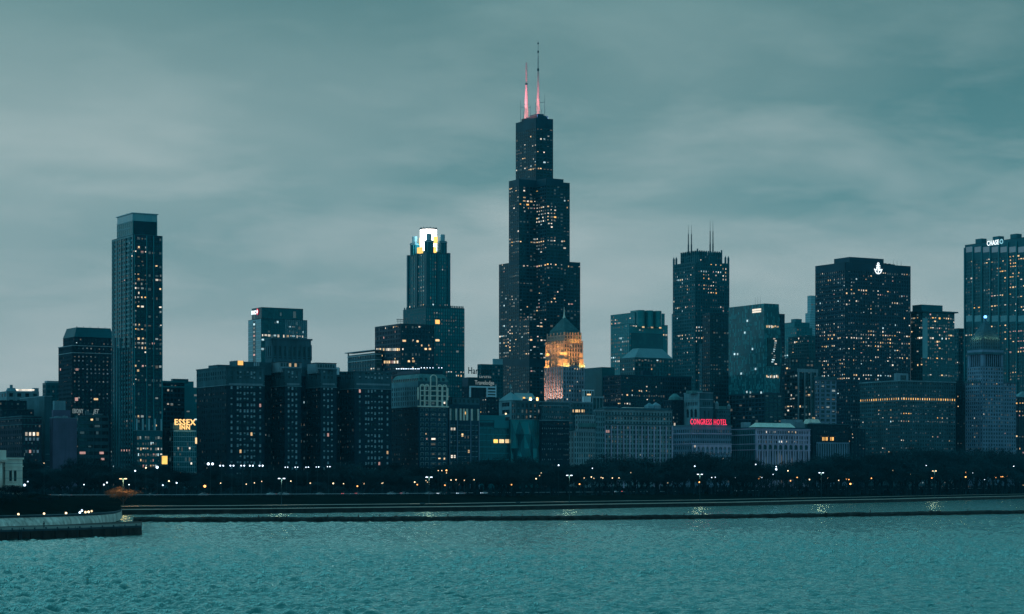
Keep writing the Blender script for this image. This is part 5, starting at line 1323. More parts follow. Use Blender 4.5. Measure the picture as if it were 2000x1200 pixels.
# ---------- signs hotel cluster
b = Bld('hotel', 'dark hotel carrying two roof signs left of the tallest tower', 908, 914, 976, 1900)
x0, x1, y0, y1, z0, z1 = b.block('brick', 903, 916, 968, 755, lit={'p': .02, 'mix': 'warm'}); mm = MB(); mm.box(x0, b.e(936), y0-.2, y1, z1, b.h(737)); b.piece('roof_house', 'navy_metal', mm)
for p in (917.5, 950.5): xx = b.e(p); mm = MB(); mm.box(xx-.7, xx+.7, y0-1, y0, b.h(776), b.h(754)); b.piece('white_pier', 'white_paint', mm)
mm = MB(); mm.box(b.e(917), b.e(968), y0-1.05, y0, b.h(757), b.h(754)); b.piece('white_beam', 'white_paint', mm)
for k in range(3): mm = MB(); mm.box(b.e(951), b.e(967), y0-1, y0, b.h(763.5+5.5*k), b.h(760.5+5.5*k)); b.piece('white_band', 'white_paint', mm)
mm = MB(); mm.box(b.e(967), b.e(968.5), y0-1, y0, b.h(776), b.h(752)); b.piece('white_pier', 'white_paint', mm)
b.done()
xx = b.e(945, 8)
sign(b, 'hotel_sign', 'large two line serif hotel name on open roof frame, dark against the sky', [('Harrison', 8.2, 'sign_board', b.e(937, 8)-xx, b.h(731, xx, 8)-z1, .05, 0, b.e(960, 8)-b.e(915.5, 8)), ('HOTEL', 4.2, 'sign_pale', b.e(948, 8)-xx, b.h(741, xx, 8)-z1, .0, 0, b.e(959, 8)-b.e(936, 8))], xx, 8, z1, frame=(b.e(917, 8)-xx, b.e(964, 8)-xx, 0, b.h(741, xx, 8)-z1))
xx = b.e(945)
sign(b, 'motel_sign', 'dim white motel name on dark board under the serif hotel sign', [('Travelodge', 5.2, 'sign_pale', 0, b.h(751)-z1, .03, 0, b.e(963.5)-b.e(926))], xx, -1.2, z1, board=(b.e(914)-xx, b.e(960)-xx, .2, b.h(738)-z1, 'sign_board'))
b = Bld('office_building', 'dark teal block directly left of the tallest tower', 936, 942, 980, 2450)
b.block('deep', 933, 940, 982, 712, lit={'p': .04, 'mix': 'rose'}); b.solid('roof_house', 'pale_frame', 962, 964, 982, 701, 713, back=8); b.done()
b = Bld('office_building', 'dark brick back building below the motel sign', 936, 952, 975, 1830)
b.block('brick', 932, 951, 974, 777, lit={'p': .08, 'mix': 'warm'}); b.done()

# ---------- pyramid roofed block with floodlit side
b = Bld('library', 'stone block with pale pyramid roof and floodlit flank', 974, 1001, 1056, 1860)
x0, x1, y0, y1, z0, z1 = b.block('gstone', 974, 1003, 1062, 783, lit=None, wall='grey_stone', nbE=5, nbS=1, pf=.5, fh=6)
X1 = b.e(1020); ap = ((x0+X1)/2-1, (y0+y1)/2-2, b.h(765)); mm = MB(); zz_ = z1+.4
c4 = [(x0-1, y0-1, zz_), (X1, y0-1, zz_), (X1, y1+1, zz_), (x0-1, y1+1, zz_)]
for k in range(4): mm.poly([c4[k], c4[(k+1) % 4], ap])
b.piece('pyramid_roof', 'metal_roof', mm); mm = MB(); mm.cyl(ap[0], ap[1], .25, ap[2]-.5, ap[2]+5, 6); mm.cyl(ap[0], ap[1], 1.1, ap[2]+3, ap[2]+6.5, 8, .4); b.piece('finial', 'grey_stone', mm)
X0 = X1+.5; X1 = b.e(1056); mm = MB(); n0 = len(mm.v); zt = b.h(766); zb = z1+.4
mm.v += [(X0, y0+5, zb), (X1, y0+5, zb), (X1, y0+14, zt), (X0, y0+14, zt), (X0, y0+16, zb), (X1, y0+16, zb)]; mm.f += [(0, 1, 2, 3), (3, 2, 5, 4), (0, 3, 4), (1, 5, 2)]; b.piece('gable_roof', 'metal_roof', mm)
for p in (1024, 1036.5, 1050): floodlight(b, b.e(p, y0+2), y0+2.5, zb+1.2, 2300, (1, .80, .55)); mm = MB(); mm.box(b.e(p, y0+3)-.8, b.e(p, y0+3)+.8, y0+3, y0+4, zb+.2, zb+3); b.piece('lit_dormer', 'glow_amber', mm)
for p in (1028, 1044): mm = MB(); mm.box(b.e(p)-2.0, b.e(p)+2.0, y0+1, y0+3, zb, zb+1.6); b.piece('roof_house', 'purple_brick', mm)
b.done()
b = Bld('office_building', 'modern teal school block with three big lit amber windows', 933, 937, 997, 1735)
x0, x1, y0, y1, z0, z1 = b.block('teal', 931, 936, 996.5, 822, lit=None, nbE=8, fh=5.0, pf=.06, sf=.18, wall='teal_frame', glass='panel_dark')
b.solid('upper_storey', 'teal_frame', 934, 937, 987, 811, 823, back=3); mm = MB(); mm.box(x0+.5, b.e(963), y0-.8, y0+1, b.h(832), b.h(826)); b.piece('dark_strip', 'navy_glass', mm)
mm = MB(); mm.box(b.e(964), x1+.2, y0-.9, y0+1, b.h(836), b.h(821)); b.piece('pale_panel', 'teal_frame', mm)
for p, w_, m_ in ((967.5, 3.8, 'glow_amber'), (979, 4.2, 'lit_warm'), (990.5, 4.2, 'lit_warm')): b.lamp_px('E', p, 862, w_, 2.8, m_, y0, .6)
mm = MB(); xx = b.e(988, 2); mm.sphere((xx, 2, b.h(808.5, xx, 2)), .7, 8, 6); b.piece('roof_light', 'lamp_warm', mm); b.done()
b = Bld('museum_building', 'folded faceted glass front building with slanting pale facets', 995, 999, 1057, 1745)
x0, x1, y0, y1 = b.foot(994, 998, 1056); z1 = b.h(820)
b.core(x0, x1, y0+.8, y1, 0, z1, 'panel_dark', 'glazing')
nx_, nz_ = 7, 5; rr = random.Random(8); gp = {}
for i in range(nx_+1):
    for j in range(nz_+1):
        gp[(i, j)] = (x0+(x1-x0)*i/nx_, y0+(0 if i in (0, nx_) or j in (0, nz_) else rr.uniform(-2.4, .7)), z1*j/nz_)
for i in range(nx_):
    for j in range(nz_):
        q = [gp[(i, j)], gp[(i+1, j)], gp[(i+1, j+1)], gp[(i, j+1)]]
        for tri in (((0, 1, 2), (0, 2, 3)) if (i+j) % 2 else ((0, 1, 3), (1, 2, 3))):
            mm = MB(); mm.poly([q[t] for t in tri]); b.piece('glass_facet', 'teal_glass' if rr.random() < .62 else 'panel_dark', mm)
for k in range(15): mm = MB(); xx = x0+(x1-x0)*k/14; mm.box(xx-.08, xx+.08, y0-.25, y0+.8, 0, z1); b.piece('mullion', 'teal_frame', mm)
mm = MB(); mm.box(x0, x1, y0-.2, y1, z1, z1+.6); b.piece('roof', 'roof_grey', mm)
b.block('dstone', 1000, 1008, 1057, 785, 822, back=8, bay=3.6, fh=4.2, sf=.3, pf=.4, lit={'p': .03, 'mix': 'dim'}); b.done()

# ---------- floodlit gothic tower
b = Bld('skyscraper', 'floodlit gothic stone tower with amber setbacks and green peaked roof', 1064, 1100, 1141, 2010)
lt = {'p': .06, 'mix': 'white', 'r': [(1100, 660, 1140, 790, .13, 'warm')]}
st = dict(fh=3.9, pf=.52, sf=.40, bay=2.7)
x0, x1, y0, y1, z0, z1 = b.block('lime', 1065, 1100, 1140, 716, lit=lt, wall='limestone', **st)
e1 = b.block('lime', 1067.5, 1101.5, 1137, 670, 716, back=2.0, lit={'p': .12, 'mix': 'warm'}, wall='floodlit_stone', **st)
e2 = b.block('lime', 1070, 1102.5, 1134, 654, 670, back=4.0, lit=None, wall='floodlit_stone', **st)
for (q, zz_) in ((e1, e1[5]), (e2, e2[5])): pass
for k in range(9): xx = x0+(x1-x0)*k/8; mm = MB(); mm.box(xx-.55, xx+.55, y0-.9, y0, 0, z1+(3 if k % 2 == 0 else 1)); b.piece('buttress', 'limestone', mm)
for k in range(8): yy = y0+(y1-y0)*k/7; mm = MB(); mm.box(x0-.9, x0, yy-.55, yy+.55, 0, z1+(3 if k % 2 == 0 else 1)); b.piece('buttress', 'floodlit_stone', mm)
for (Q, n1, n2) in ((e1, 7, 6), (e2, 6, 5)):
    for k in range(n1+1): xx = Q[0]+(Q[1]-Q[0])*k/n1; mm = MB(); mm.box(xx-.45, xx+.45, Q[2]-.8, Q[2], Q[4], Q[5]+2.4); b.piece('buttress', 'floodlit_stone', mm)
    for k in range(n2+1): yy = Q[2]+(Q[3]-Q[2])*k/n2; mm = MB(); mm.box(Q[0]-.8, Q[0], yy-.45, yy+.45, Q[4], Q[5]+2.4); b.piece('buttress', 'floodlit_stone', mm)
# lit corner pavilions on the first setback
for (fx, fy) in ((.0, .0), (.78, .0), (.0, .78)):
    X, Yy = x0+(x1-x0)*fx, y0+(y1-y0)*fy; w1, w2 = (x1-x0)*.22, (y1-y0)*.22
    mm = MB(); mm.box(X+.2, X+w1, Yy+.2, Yy+w2, z1, z1+7); mm.box(X+.8, X+w1-.6, Yy+.8, Yy+w2-.6, z1+7, z1+13.5); b.piece('corner_pavilion', 'floodlit_stone', mm)
# steep roof
Q = e2; cx, cy = (Q[0]+Q[1])/2, (Q[2]+Q[3])/2; rz0 = Q[5]+.4; rz1 = b.h(621, cx, cy)
mm = MB(); mm.prism([(Q[0]+.5, Q[2]+.5), (Q[1]-.5, Q[2]+.5), (Q[1]-.5, Q[3]-.5), (Q[0]+.5, Q[3]-.5)], rz0, rz0+(rz1-rz0)*.25, .90, cx, cy)
mm.prism([(cx+(Q[0]-cx)*.88, cy+(Q[2]-cy)*.88), (cx+(Q[1]-cx)*.88, cy+(Q[2]-cy)*.88), (cx+(Q[1]-cx)*.88, cy+(Q[3]-cy)*.88), (cx+(Q[0]-cx)*.88, cy+(Q[3]-cy)*.88)], rz0+(rz1-rz0)*.25, rz1, .10, cx, cy); b.piece('peaked_roof', 'dark_copper', mm)
mm = MB(); mm.cyl(cx, cy, 1.4, rz1-.5, rz1+2, 8, .8); mm.cyl(cx, cy, .7, rz1+2, b.h(600, cx, cy), 8, .15); b.piece('spire', 'white_stone', mm)
AMB = (1.0, .45, .085); IE, IS = (0, .8, .7), (.8, 0, .7)
for k in range(6):     # floodlights on the ledges, thrown up the walls
    floodlight(b, e2[0]+(e2[1]-e2[0])*(k+.5)/6, e2[2]-2.4, e2[4]+.7, 10000, AMB, .4, IE)
zq = b.h(691)
for (X, Yy, Z, aim) in ((e1[0]-1.6, e1[2]+1.5, zq, IS), (e1[0]-1.6, e1[2]+5, zq, IS), (e1[0]-1.6, e1[3]-1.5, zq, IS), (e1[0]-1.6, e1[3]-5, zq, IS), (e1[0]+1, e1[2]-1.6, zq, IE)):
    floodlight(b, X-(1 if aim == IS else 0), Yy-(1 if aim == IE else 0), Z, 13000, AMB, .4, aim)
for (fx, fy, aim) in ((.03, -.06, IE), (.11, -.06, IE), (.19, -.06, IE), (.82, -.06, IE), (.90, -.06, IE), (.98, -.06, IE), (-.06, .05, IS), (-.06, .17, IS), (-.06, .83, IS), (-.06, .95, IS)):
    floodlight(b, x0+(x1-x0)*fx, y0+(y1-y0)*fy, z1+.7, 10000, AMB, .4, aim)
for k in range(5): floodlight(b, x0-5, y0+(y1-y0)*(k+.5)/5, b.h(776), 7500, (1.0, .44, .28), .6, (.5, 0, 1))
b.done()

# ---------- lower infill right of the floodlit tower
b = Bld('office_building', 'narrow dark building with rows of bright slot windows', 1056, 1058, 1117, 1752)
x0, x1, y0, y1 = b.foot(1054, 1057.5, 1111); zt, zm = b.h(786), b.h(822)
b.core(x0, x1, y0, y1, 0, zt, 'window_dark', 'window_glass')
cols = b.cells(x0, x1, 14, .5); rows = [(2+k*4.1+1.2, 2+k*4.1+3.2) for k in range(int((zm-2)/4.1))]
lt = {'p': .05, 'mix': 'blue', 'r': [(1056, 833, 1112, 840, .85, 'curtain'), (1056, 844, 1112, 852, .7, 'curtain'), (1056, 864, 1112, 872, .75, 'curtain'), (1056, 876, 1112, 884, .7, 'curtain'), (1056, 892, 1112, 902, .7, 'curtain')]}
b.facade('E', y0, cols, rows, x0, x1, 0, zm, .4, 'dark_brick', lt); b.facade('S', x0, [], [], y0, y1, 0, zt, .4, 'dark_brick')
b.facade('E', y0, cols, [(zm+1.5, zm+4), (zm+6, zm+8), (zm+10, zm+12.4)], x0, x1, zm, zt, .4, 'dark_stone', {'p': .02, 'mix': 'curtain', 'r': [(1066, 812, 1100, 820, .8, 'curtain')]})
for py, d in ((786, .9), (793, .5), (822, .5)): mm = MB(); mm.box(x0-d, x1+.3, y0-d, y1, b.h(py), b.h(py)+.6); b.piece('cornice', 'grey_stone', mm)
b.done()
b = Bld('office_building', 'low stone front with white arched balcony band beside the slot window building', 1112, 1118, 1164, 1765)
x0, x1, y0, y1, z0, z1 = b.block('gstone', 1110, 1121, 1162, 842, lit={'p': .02, 'mix': 'dim'}, nbE=9, fh=4.4, sf=.35, wall='concrete')
X = b.block('gstone', 1124, 1130, 1162, 810, 842, back=8, nbE=9, fh=4, wall='concrete'); mm = MB(); mm.box(X[0]-.5, X[1]+.3, X[2]-2, X[2], b.h(834), b.h(826)); b.piece('copper_balcony', 'copper', mm)
mm = MB(); mm.box(x0-.6, x1+.4, y0-.7, y0, z1-.6, z1+.3); b.piece('cornice', 'pale_stone', mm); b.done()
b = Bld('office_building', 'dark block with lit attic windows behind the copper balcony front', 1112, 1120, 1160, 1840)
x0, x1, y0, y1, z0, z1 = b.block('dstone', 1108, 1119, 1157, 787, lit={'p': .03, 'mix': 'warm'}, bay=3)
for p in (1119, 1124.5, 1127.5, 1131, 1136.5, 1140): b.lamp_px('E', p, 803, 1.1, 2.2, 'lit_warm', y0, .5)
mm = MB(); mm.box(x0-.4, x1+.3, y0-.5, y0+.6, z1, z1+.7); b.piece('coping', 'pale_stone', mm); b.done()
b = Bld('office_building', 'small white framed roof pavilion with red lit sill beside the floodlit tower', 1138, 1141, 1162, 1900)
x0, x1, y0, y1, z0, z1 = b.block('pstone', 1138, 1141, 1160, 761, lit=None, nbE=4, fh=9, sf=.5, pf=.2, wall='white_paint'); b.lamp_px('E', 1149.5, 771, 3.8, 1.2, 'lit_warm', y0, .6); b.done()
b = Bld('office_building', 'open white frame structure on a low roof before the dark wide block', 1155, 1158, 1180, 1870)
x0, x1, y0, y1, z0, z1 = b.block('black', 1155, 1157, 1178, 775, lit=None, nbE=1, fh=20, pf=.02, sf=.02)
mm = MB(); mm.box(x0-.5, x1+.5, y0-.8, y0, z1-1.2, z1+.4); b.piece('white_beam', 'pale_stone', mm)
for k in range(4): xx = x0+(x1-x0)*(k+.02)/3.2; mm = MB(); mm.box(xx-.25, xx+.25, y0-.7, y0, 0, z1); b.piece('white_post', 'pale_stone', mm)
b.done()
b = Bld('office_building', 'plain dark teal block right of the floodlit tower', 1142, 1158, 1200, 2080)
b.block('teal', 1140, 1176, 1200, 718, lit=None, wall='deep_teal_frame', glass='dark_glass', fh=6, bay=6, pf=.9, sf=.9); b.done()

# ---------- long hotel front with white piers
b = Bld('hotel', 'long hotel front with lilac white piers and grid of bay windows', 1160, 1182, 1313, 1800)
lt = {'p': .02, 'mix': 'blue'}
x0, x1, y0, y1, z0, z1 = b.block('bstone', 1162, 1181, 1312, 800, lit=lt, nbE=22, fh=3.7, pf=.40, sf=.36, wall='concrete', parapet=2)
for k in range(12): xx = x0+(x1-x0)*k/11; mm = MB(); mm.box(xx-.5, xx+.5, y0-1.0, y0, 0, b.h(831)); b.piece('pier', 'mauve_stone', mm)
for py in (800, 829, 812): mm = MB(); mm.box(x0-.8, x1+.4, y0-1.1, y1, b.h(py), b.h(py)+.8); b.piece('cornice', 'dark_stone', mm)
mm = MB(); mm.box(x0+2, x1-1, y0+2, y1-2, z1, z1+1.8); b.piece('attic', 'dark_stone', mm)
for (pa, pb, ya, mt) in ((1184, 1206, 795, 'metal_roof'), (1222, 1258, 795.5, 'white_stone'), (1266, 1278, 793, 'grey_stone'), (1279, 1291, 792, 'pale_stone')):
    X0, X1 = b.e(pa, 6), b.e(pb, 6); zz_ = b.h(ya, X0, 6); mm = MB(); mm.box(X0, X1, 6, 12, z1, zz_)
    if pb-pa < 14: mm.prism([(X0, 6), (X1, 6), (X1, 12), (X0, 12)], zz_, zz_+2.6, .1, (X0+X1)/2, 9)
    b.piece('roof_house', mt, mm)
b.lamp_px('E', 1184, 843, 1.6, 2, 'lit_rose', y0, .7); b.lamp_px('E', 1188, 843, 1.4, 2, 'lit_rose', y0, .7)
b.done()
b = Bld('hotel', 'pale stone hotel annex with paired windows left of the lilac pier front', 1160, 1164, 1182, 1785)
x0, x1, y0, y1, z0, z1 = b.block('pstone', 1160, 1163, 1181, 803, lit=None, nbE=4, fh=4.2, pf=.45, sf=.4, wall='grey_stone'); mm = MB(); mm.box(x0-.8, x1+.3, y0-.9, y1, z1-.3, z1+.6); b.piece('cornice', 'pale_stone', mm); b.done()

# ---------- dark wide block, dome roofed block, teal glass tower
b = Bld('office_building', 'wide black office block with thin rows of lit windows', 1178, 1213, 1350, 1980)
lt = {'p': .012, 'mix': 'warm', 'r': [(1230, 762, 1264, 768, .75, 'warm'), (1230, 770, 1246, 775, .7, 'white'), (1205, 784, 1245, 790, .6, 'warm'), (1240, 748, 1266, 752, .2, 'white'), (1260, 750, 1264, 795, .6, 'white'), (1280, 750, 1284, 782, .8, 'dim'), (1212, 755, 1226, 775, .12, 'white')]}
x0, x1, y0, y1, z0, z1 = b.block('black', 1178, 1213, 1350, 733, lit=lt, bay=2.6, fh=3.9, pf=.3, wall='navy_metal', glass='black_glass')
b.solid('penthouse', 'black_metal', 1250, 1256, 1272, 724, 734, back=6); mm = MB(); mm.box(x0-.5, x1+.3, y0-.6, y0+.5, z1, z1+.6); b.piece('coping', 'deep_teal_frame', mm)
mm = MB(); mm.box(x1, x1+12, y0+2, y0+20, 0, b.h(762)); b.piece('side_wing', 'black_metal', mm); b.done()
b = Bld('office_building', 'block with pale grey sloped hip roof rising behind the wide black office', 1212, 1236, 1315, 2120)
lt = {'p': .03, 'mix': 'white', 'r': [(1212, 722, 1320, 730, .3, 'warm'), (1258, 703, 1270, 708, .8, 'dim'), (1245, 700, 1252, 706, .4, 'cool')]}
x0, x1, y0, y1, z0, z1 = b.block('deep', 1212, 1240, 1316, 699, lit=lt, bay=3.4, fh=4.2, wall='deep_teal_frame')
mm = MB(); Z = z1+.4; Zt = b.h(679); X0, X1, Y0, Y1 = x0+.5, x1-1, y0+.5, y1-1
in0, in1, jn0, jn1 = b.e(1247, y0+8), b.e(1292, y0+8), y0+7, y1-7
low = [(X0, Y0, Z), (X1, Y0, Z), (X1, Y1, Z), (X0, Y1, Z)]; hi4 = [(in0, jn0, Zt), (in1, jn0, Zt), (in1, jn1, Zt), (in0, jn1, Zt)]
for k in range(4): mm.poly([low[k], low[(k+1) % 4], hi4[(k+1) % 4], hi4[k]])
mm.poly(hi4); b.piece('hip_roof', 'metal_roof', mm)
b.done()
b = Bld('office_tower', 'bright teal glass tower with three rounded bays at its crown', 1193, 1229, 1304, 2330)
lt = {'p': .10, 'mix': 'dim', 'faint': .5, 'r': [(1193, 628, 1214, 634, .9, 'warm'), (1193, 640, 1229, 720, .28, 'cool'), (1229, 636, 1300, 642, .5, 'warm'), (1229, 645, 1304, 700, .05), (1288, 650, 1304, 662, .85, 'warm'), (1262, 664, 1270, 670, .7, 'white'), (1280, 664, 1288, 676, .6, 'white')]}
x0, x1, y0, y1, z0, z1 = b.block('teal', 1193, 1229, 1304, 633, lit=lt, bay=3.6, fh=4.0)
b.mb('dark_front', 'dark_glass').box(x0+2, x1-6, y0-.5, y0, 0, b.h(650)); 
b.block('teal', 1193, 1240, 1298, 611, 633, back=2.0, lit={'p': .06, 'mix': 'white', 'r': [(1193, 628, 1214, 634, .9, 'warm')]}, bay=3.6, fh=4)
for (pa, pc) in ((1243.5, 1257), (1260.5, 1274), (1277, 1290)):
    xa, xb = b.e(pa), b.e(pc); mm = MB(); mm.box(xa, xb, -1.5, 12, b.h(638), b.h(605.5)); mm.cyl((xa+xb)/2, -.8, (xb-xa)/2, b.h(638), b.h(605.5), 14); b.piece('crown_bay', 'teal_glass', mm)
    for yy_ in (638,): b.litwin('E', -1.5-(xb-xa)/2+.6, (xa+xb)/2, b.h(639), 2.8, 1.4, 'lit_warm', .7)
b.done()
b = Bld('office_building', 'pale slim tower edge peeking out left of the twin spired skyscraper', 1312, 1313, 1322, 2900)
b.block('pale', 1312, 1314, 1326, 614, wall='concrete'); b.done()

# ---------- theatre tower, red neon hotel, arcaded block
b = Bld('theatre_tower', 'square grey stone tower with arcaded top behind the red neon sign', 1337, 1366, 1392, 1905)
x0, x1, y0, y1 = b.foot(1337, 1367, 1391.5); zt = b.h(768)
b.core(x0, x1, y0, y1, 0, zt-.2, 'window_dark', 'window_glass')
rS = [(b.h(815), b.h(803)), (b.h(792), b.h(785))]
b.facade('S', x0, b.cells(y0+2.5, y1-2.5, 7, .35), [rS[1]], y0, y1, b.h(797), zt, .6, 'grey_stone'); b.facade('S', x0, b.cells(y0+2.5, y1-2.5, 3, .4), [rS[0]], y0, y1, 0, b.h(797), .6, 'grey_stone')
b.facade('E', y0, b.cells(x0+2.5, x1-2.5, 4, .4), [rS[1]], x0, x1, b.h(797), zt, .6, 'dark_stone'); b.facade('E', y0, b.cells(x0+2.5, x1-2.5, 2, .6), [rS[0]], x0, x1, 0, b.h(797), .6, 'dark_stone')
for k in range(3):     # round window heads
    yy = y0+2.5+(y1-y0-5)*(k+.5)/3; mm = MB(); mm.poly([(x0-.62, yy+1.9*cos(a), b.h(803)+1.9*sin(a)) for a in np.linspace(0, pi, 9)]); b.piece('arched_head', 'window_dark', mm)
for py, d in ((768, 1.0), (781, .8), (797, .8)): mm = MB(); mm.box(x0-d, x1+.3, y0-d, y1, b.h(py), b.h(py)+.7); b.piece('cornice', 'pale_stone', mm)
b.solid('roof_house', 'copper', 1340, 1352, 1372, 763, 769, back=4); b.done()
b = Bld('apartment_block', 'teal stone block with small turrets right of the theatre tower', 1396, 1398, 1426, 1930)
x0, x1, y0, y1, z0, z1 = b.block('gstone', 1394, 1399, 1426, 800, lit={'p': .02}, wall='dark_stone', bay=2.6)
for (p, t) in ((1400, 783), (1423.5, 788)): xx = b.e(p, 3); mm = MB(); mm.cyl(xx, 3, 1.6, z1, b.h(t+5), 8); mm.cyl(xx, 3, 1.8, b.h(t+5), b.h(t), 8, .1); b.piece('turret', 'concrete', mm)
X = b.foot(1399, 1404, 1420, 4); mm = MB(); mm.box(X[0], X[1], X[2], X[3], z1, b.h(793)); b.piece('roof_house', 'copper', mm); b.done()
b = Bld('hotel', 'grey stone hotel with arched base carrying the red neon roof sign', 1313, 1351, 1428, 1850)
x0, x1, y0, y1, z0, z1 = b.block('bstone', 1313, 1351, 1427.5, 832, lit={'p': .01, 'mix': 'white'}, nbE=22, nbS=9, fh=4.6, pf=.42, sf=.42, wall='blue_stone', parapet=3)
def arches(b, face, plane, t0, t1, n_, z0, z1, mat, d=.7, zs=.55):
    w = (t1-t0)/n_; m_ = b.mb('arcade', mat)
    for k in range(n_):
        a = t0+w*k; r_ = w*.36; mx = a+w/2; zc_ = z0+(z1-z0)*zs; zc_ = min(zc_, z1-r_-.3)
        pts = [(mx+r_*cos(t), zc_+r_*sin(t)) for t in np.linspace(pi, 0, 9)]
        def q3(u_, v_, dd): return (u_, plane-dd, v_) if face == 'E' else (plane-dd, u_, v_)
        poly = [(a, z0), (mx-r_, z0)]+pts+[(mx+r_, z0), (a+w, z0), (a+w, z1), (a, z1)]
        n = len(poly)
        left = [(a, z0), (mx-r_, z0)]+pts[:5]+[(mx, z1), (a, z1)]; right = [(mx, z1)]+pts[4:]+[(mx+r_, z0), (a+w, z0), (a+w, z1)]
        m_.poly([q3(u_, v_, d) for u_, v_ in left]); m_.poly([q3(u_, v_, d) for u_, v_ in right])
        rim = [(mx-r_, z0)]+pts+[(mx+r_, z0)]
        for i in range(len(rim)-1): m_.poly([q3(*rim[i], d), q3(*rim[i+1], d), q3(*rim[i+1], 0), q3(*rim[i], 0)])
arches(b, 'E', y0-.2, x0, x1, 9, b.h(885), b.h(869), 'mauve_stone')
for py in (832, 848, 868): mm = MB(); mm.box(x0-1, x1+.3, y0-1.05, y1, b.h(py), b.h(py)+.8); b.piece('cornice', 'grey_stone' if py == 832 else 'mauve_stone', mm)
b.lamp_px('E', 1356, 872, 1.6, 1.6, 'lit_white', y0, 1.0); b.lamp_px('S', 1318, 829, 2.2, 2.2, 'lit_white', -1, .2); b.lamp_px('S', 1316, 816, 1, 1.6, 'lit_dim', -1, .2)
mm = MB(); mm.box(x0+3, x1, y0+6, y0+12, z1, z1+2.2); b.piece('attic', 'grey_stone', mm)
b.done()
xx = b.e(1384, -.4); sign(b, 'neon_sign', 'red neon capital letter hotel sign on the roof edge', [('CONGRESS HOTEL', 6.6, 'neon_red', 0, .8, .0, 0, b.e(1420, -.4)-b.e(1349, -.4))], xx, -.4, z1+.4, frame=(b.e(1349, -.4)-xx, b.e(1420, -.4)-xx, 0, 5))
for p_ in (1356, 1372, 1388, 1404, 1416): floodlight(b, b.e(p_, -3), -2.6, z1+1.0, 130, (1, .04, .12), .8)  # added point lights that throw the neon's red spill onto the roof edge
b = Bld('apartment_block', 'dark building with rounded copper roof behind the red neon hotel', 1300, 1312, 1340, 1920)
x0, x1, y0, y1, z0, z1 = b.block('brick', 1296, 1312, 1340, 782, lit={'p': .02, 'mix': 'dim'}); mm = MB(); mm.cyl((x0+x1)/2, (y0+y1)/2, 6, z1, z1+3, 10, 5); mm.cyl((x0+x1)/2, (y0+y1)/2, 5, z1+3, z1+6, 10, 1.5); b.piece('domed_roof', 'copper', mm)
mm = MB(); mm.box(b.e(1324), b.e(1337), 2, 6, z1, z1+3.2); b.piece('roof_house', 'pale_stone', mm); b.done()

b = Bld('theatre', 'lilac stone arcaded theatre block with tiers of round arched windows', 1428, 1475, 1582, 1890)
x0, x1, y0, y1 = b.foot(1428, 1475, 1581.5); zt = b.h(838)
b.core(x0, x1, y0, y1, 0, zt-.2, 'window_dark', 'window_glass')
tiers = [(850, 840.5, 30, .35), (858.5, 851.5, 20, .42), (866.5, 860, 20, .42)]
colsT = b.cells(x0+1.6, x1-1.6, 30, .34); c20 = b.cells(x0+1.6, x1-1.6, 20, .42)
ltt = {'p': .02, 'mix': 'white', 'r': [(1496, 840, 1515, 849, .7, 'warm'), (1546, 840, 1556, 849, .8, 'warm'), (1540, 842, 1546, 848, .5, 'white')]}
b.facade('E', y0, colsT, [(b.h(847.5), b.h(841.5))], x0, x1, b.h(849.5), zt, .6, 'mauve_stone', ltt)
b.facade('E', y0, c20, [(b.h(857.5), b.h(851.5))], x0, x1, b.h(859), b.h(849.5), .6, 'mauve_stone')
b.facade('E', y0, c20, [(b.h(866), b.h(860.5))], x0, x1, b.h(868), b.h(859), .6, 'mauve_stone', {'p': .0, 'r': [(1518, 858, 1538, 868, .8, 'white'), (1550, 858, 1558, 868, .9, 'warm')], 'mix': 'warm'})
arches(b, 'E', y0, x0+1.6, x1-1.6, 10, b.h(879), b.h(868), 'mauve_stone', .6)
for xx in (x0, x1-1.6): b.mb('corner_pier', 'mauve_stone').box(xx, xx+1.6, y0-.6, y0+.1, 0, b.h(868))
b.facade('E', y0, c20, [(2.2, b.h(881))], x0, x1, 0, b.h(879), .6, 'mauve_stone', {'p': .03, 'mix': 'warm'})
for k in range(11): xx = x0+1.6+(x1-x0-3.2)*k/10; mm = MB(); mm.box(xx-.75, xx+.75, y0-1.1, y0-.5, 0, b.h(849.5)); b.piece('pier', 'mauve_stone', mm)
cS = b.cells(y0+1, y1, 10, .45)
b.facade('S', x0, cS, [(b.h(847.5), b.h(841.5))], y0, y1, b.h(849.5), zt, .6, 'dark_stone'); b.facade('S', x0, cS, [(b.h(868), b.h(851.5))], y0, y1, b.h(870), b.h(849.5), .6, 'dark_stone'); b.facade('S', x0, cS, [(2, b.h(872))], y0, y1, 0, b.h(870), .6, 'dark_stone')
for py, d in ((838.5, 1.1), (850, .8), (868, .9), (879.5, .9)): mm = MB(); mm.box(x0-d, x1+.2, y0-d-.2, y1, b.h(py), b.h(py)+.55); b.piece('cornice', 'mauve_stone', mm)
mm = MB(); mm.box(x0-.3, x1+.1, y0-.3, y1, zt, b.h(834.5)); b.piece('attic', 'navy_metal', mm)
za, zb = b.h(834.3), b.h(825.5); XA, XB = b.e(1478, 1), b.e(1554, 1); mm = MB(); mm.v += [(XA, 1, za), (XB, 1, za), (XB-1.5, 7, zb), (XA+3, 7, zb), (XB, 13, za), (XA, 13, za)]; mm.f += [(0, 1, 2, 3), (3, 2, 4, 5), (0, 3, 5), (1, 4, 2)]; b.piece('glazed_roof', 'white_stone', mm)
for (pa, pb, yt) in ((1533, 1568, 819.5), (1455, 1466, 825), (1552, 1571, 825)): mm = MB(); X0, X1 = b.e(pa, 16), b.e(pb, 16); mm.box(X0, X1, 16, 22, zt, b.h(yt, X0, 16)); b.piece('roof_house', 'pale_stone', mm)
b.done()
b = Bld('office_building', 'dark arts building with orange lit windows over a pale lower front', 1580, 1592, 1657, 1945)
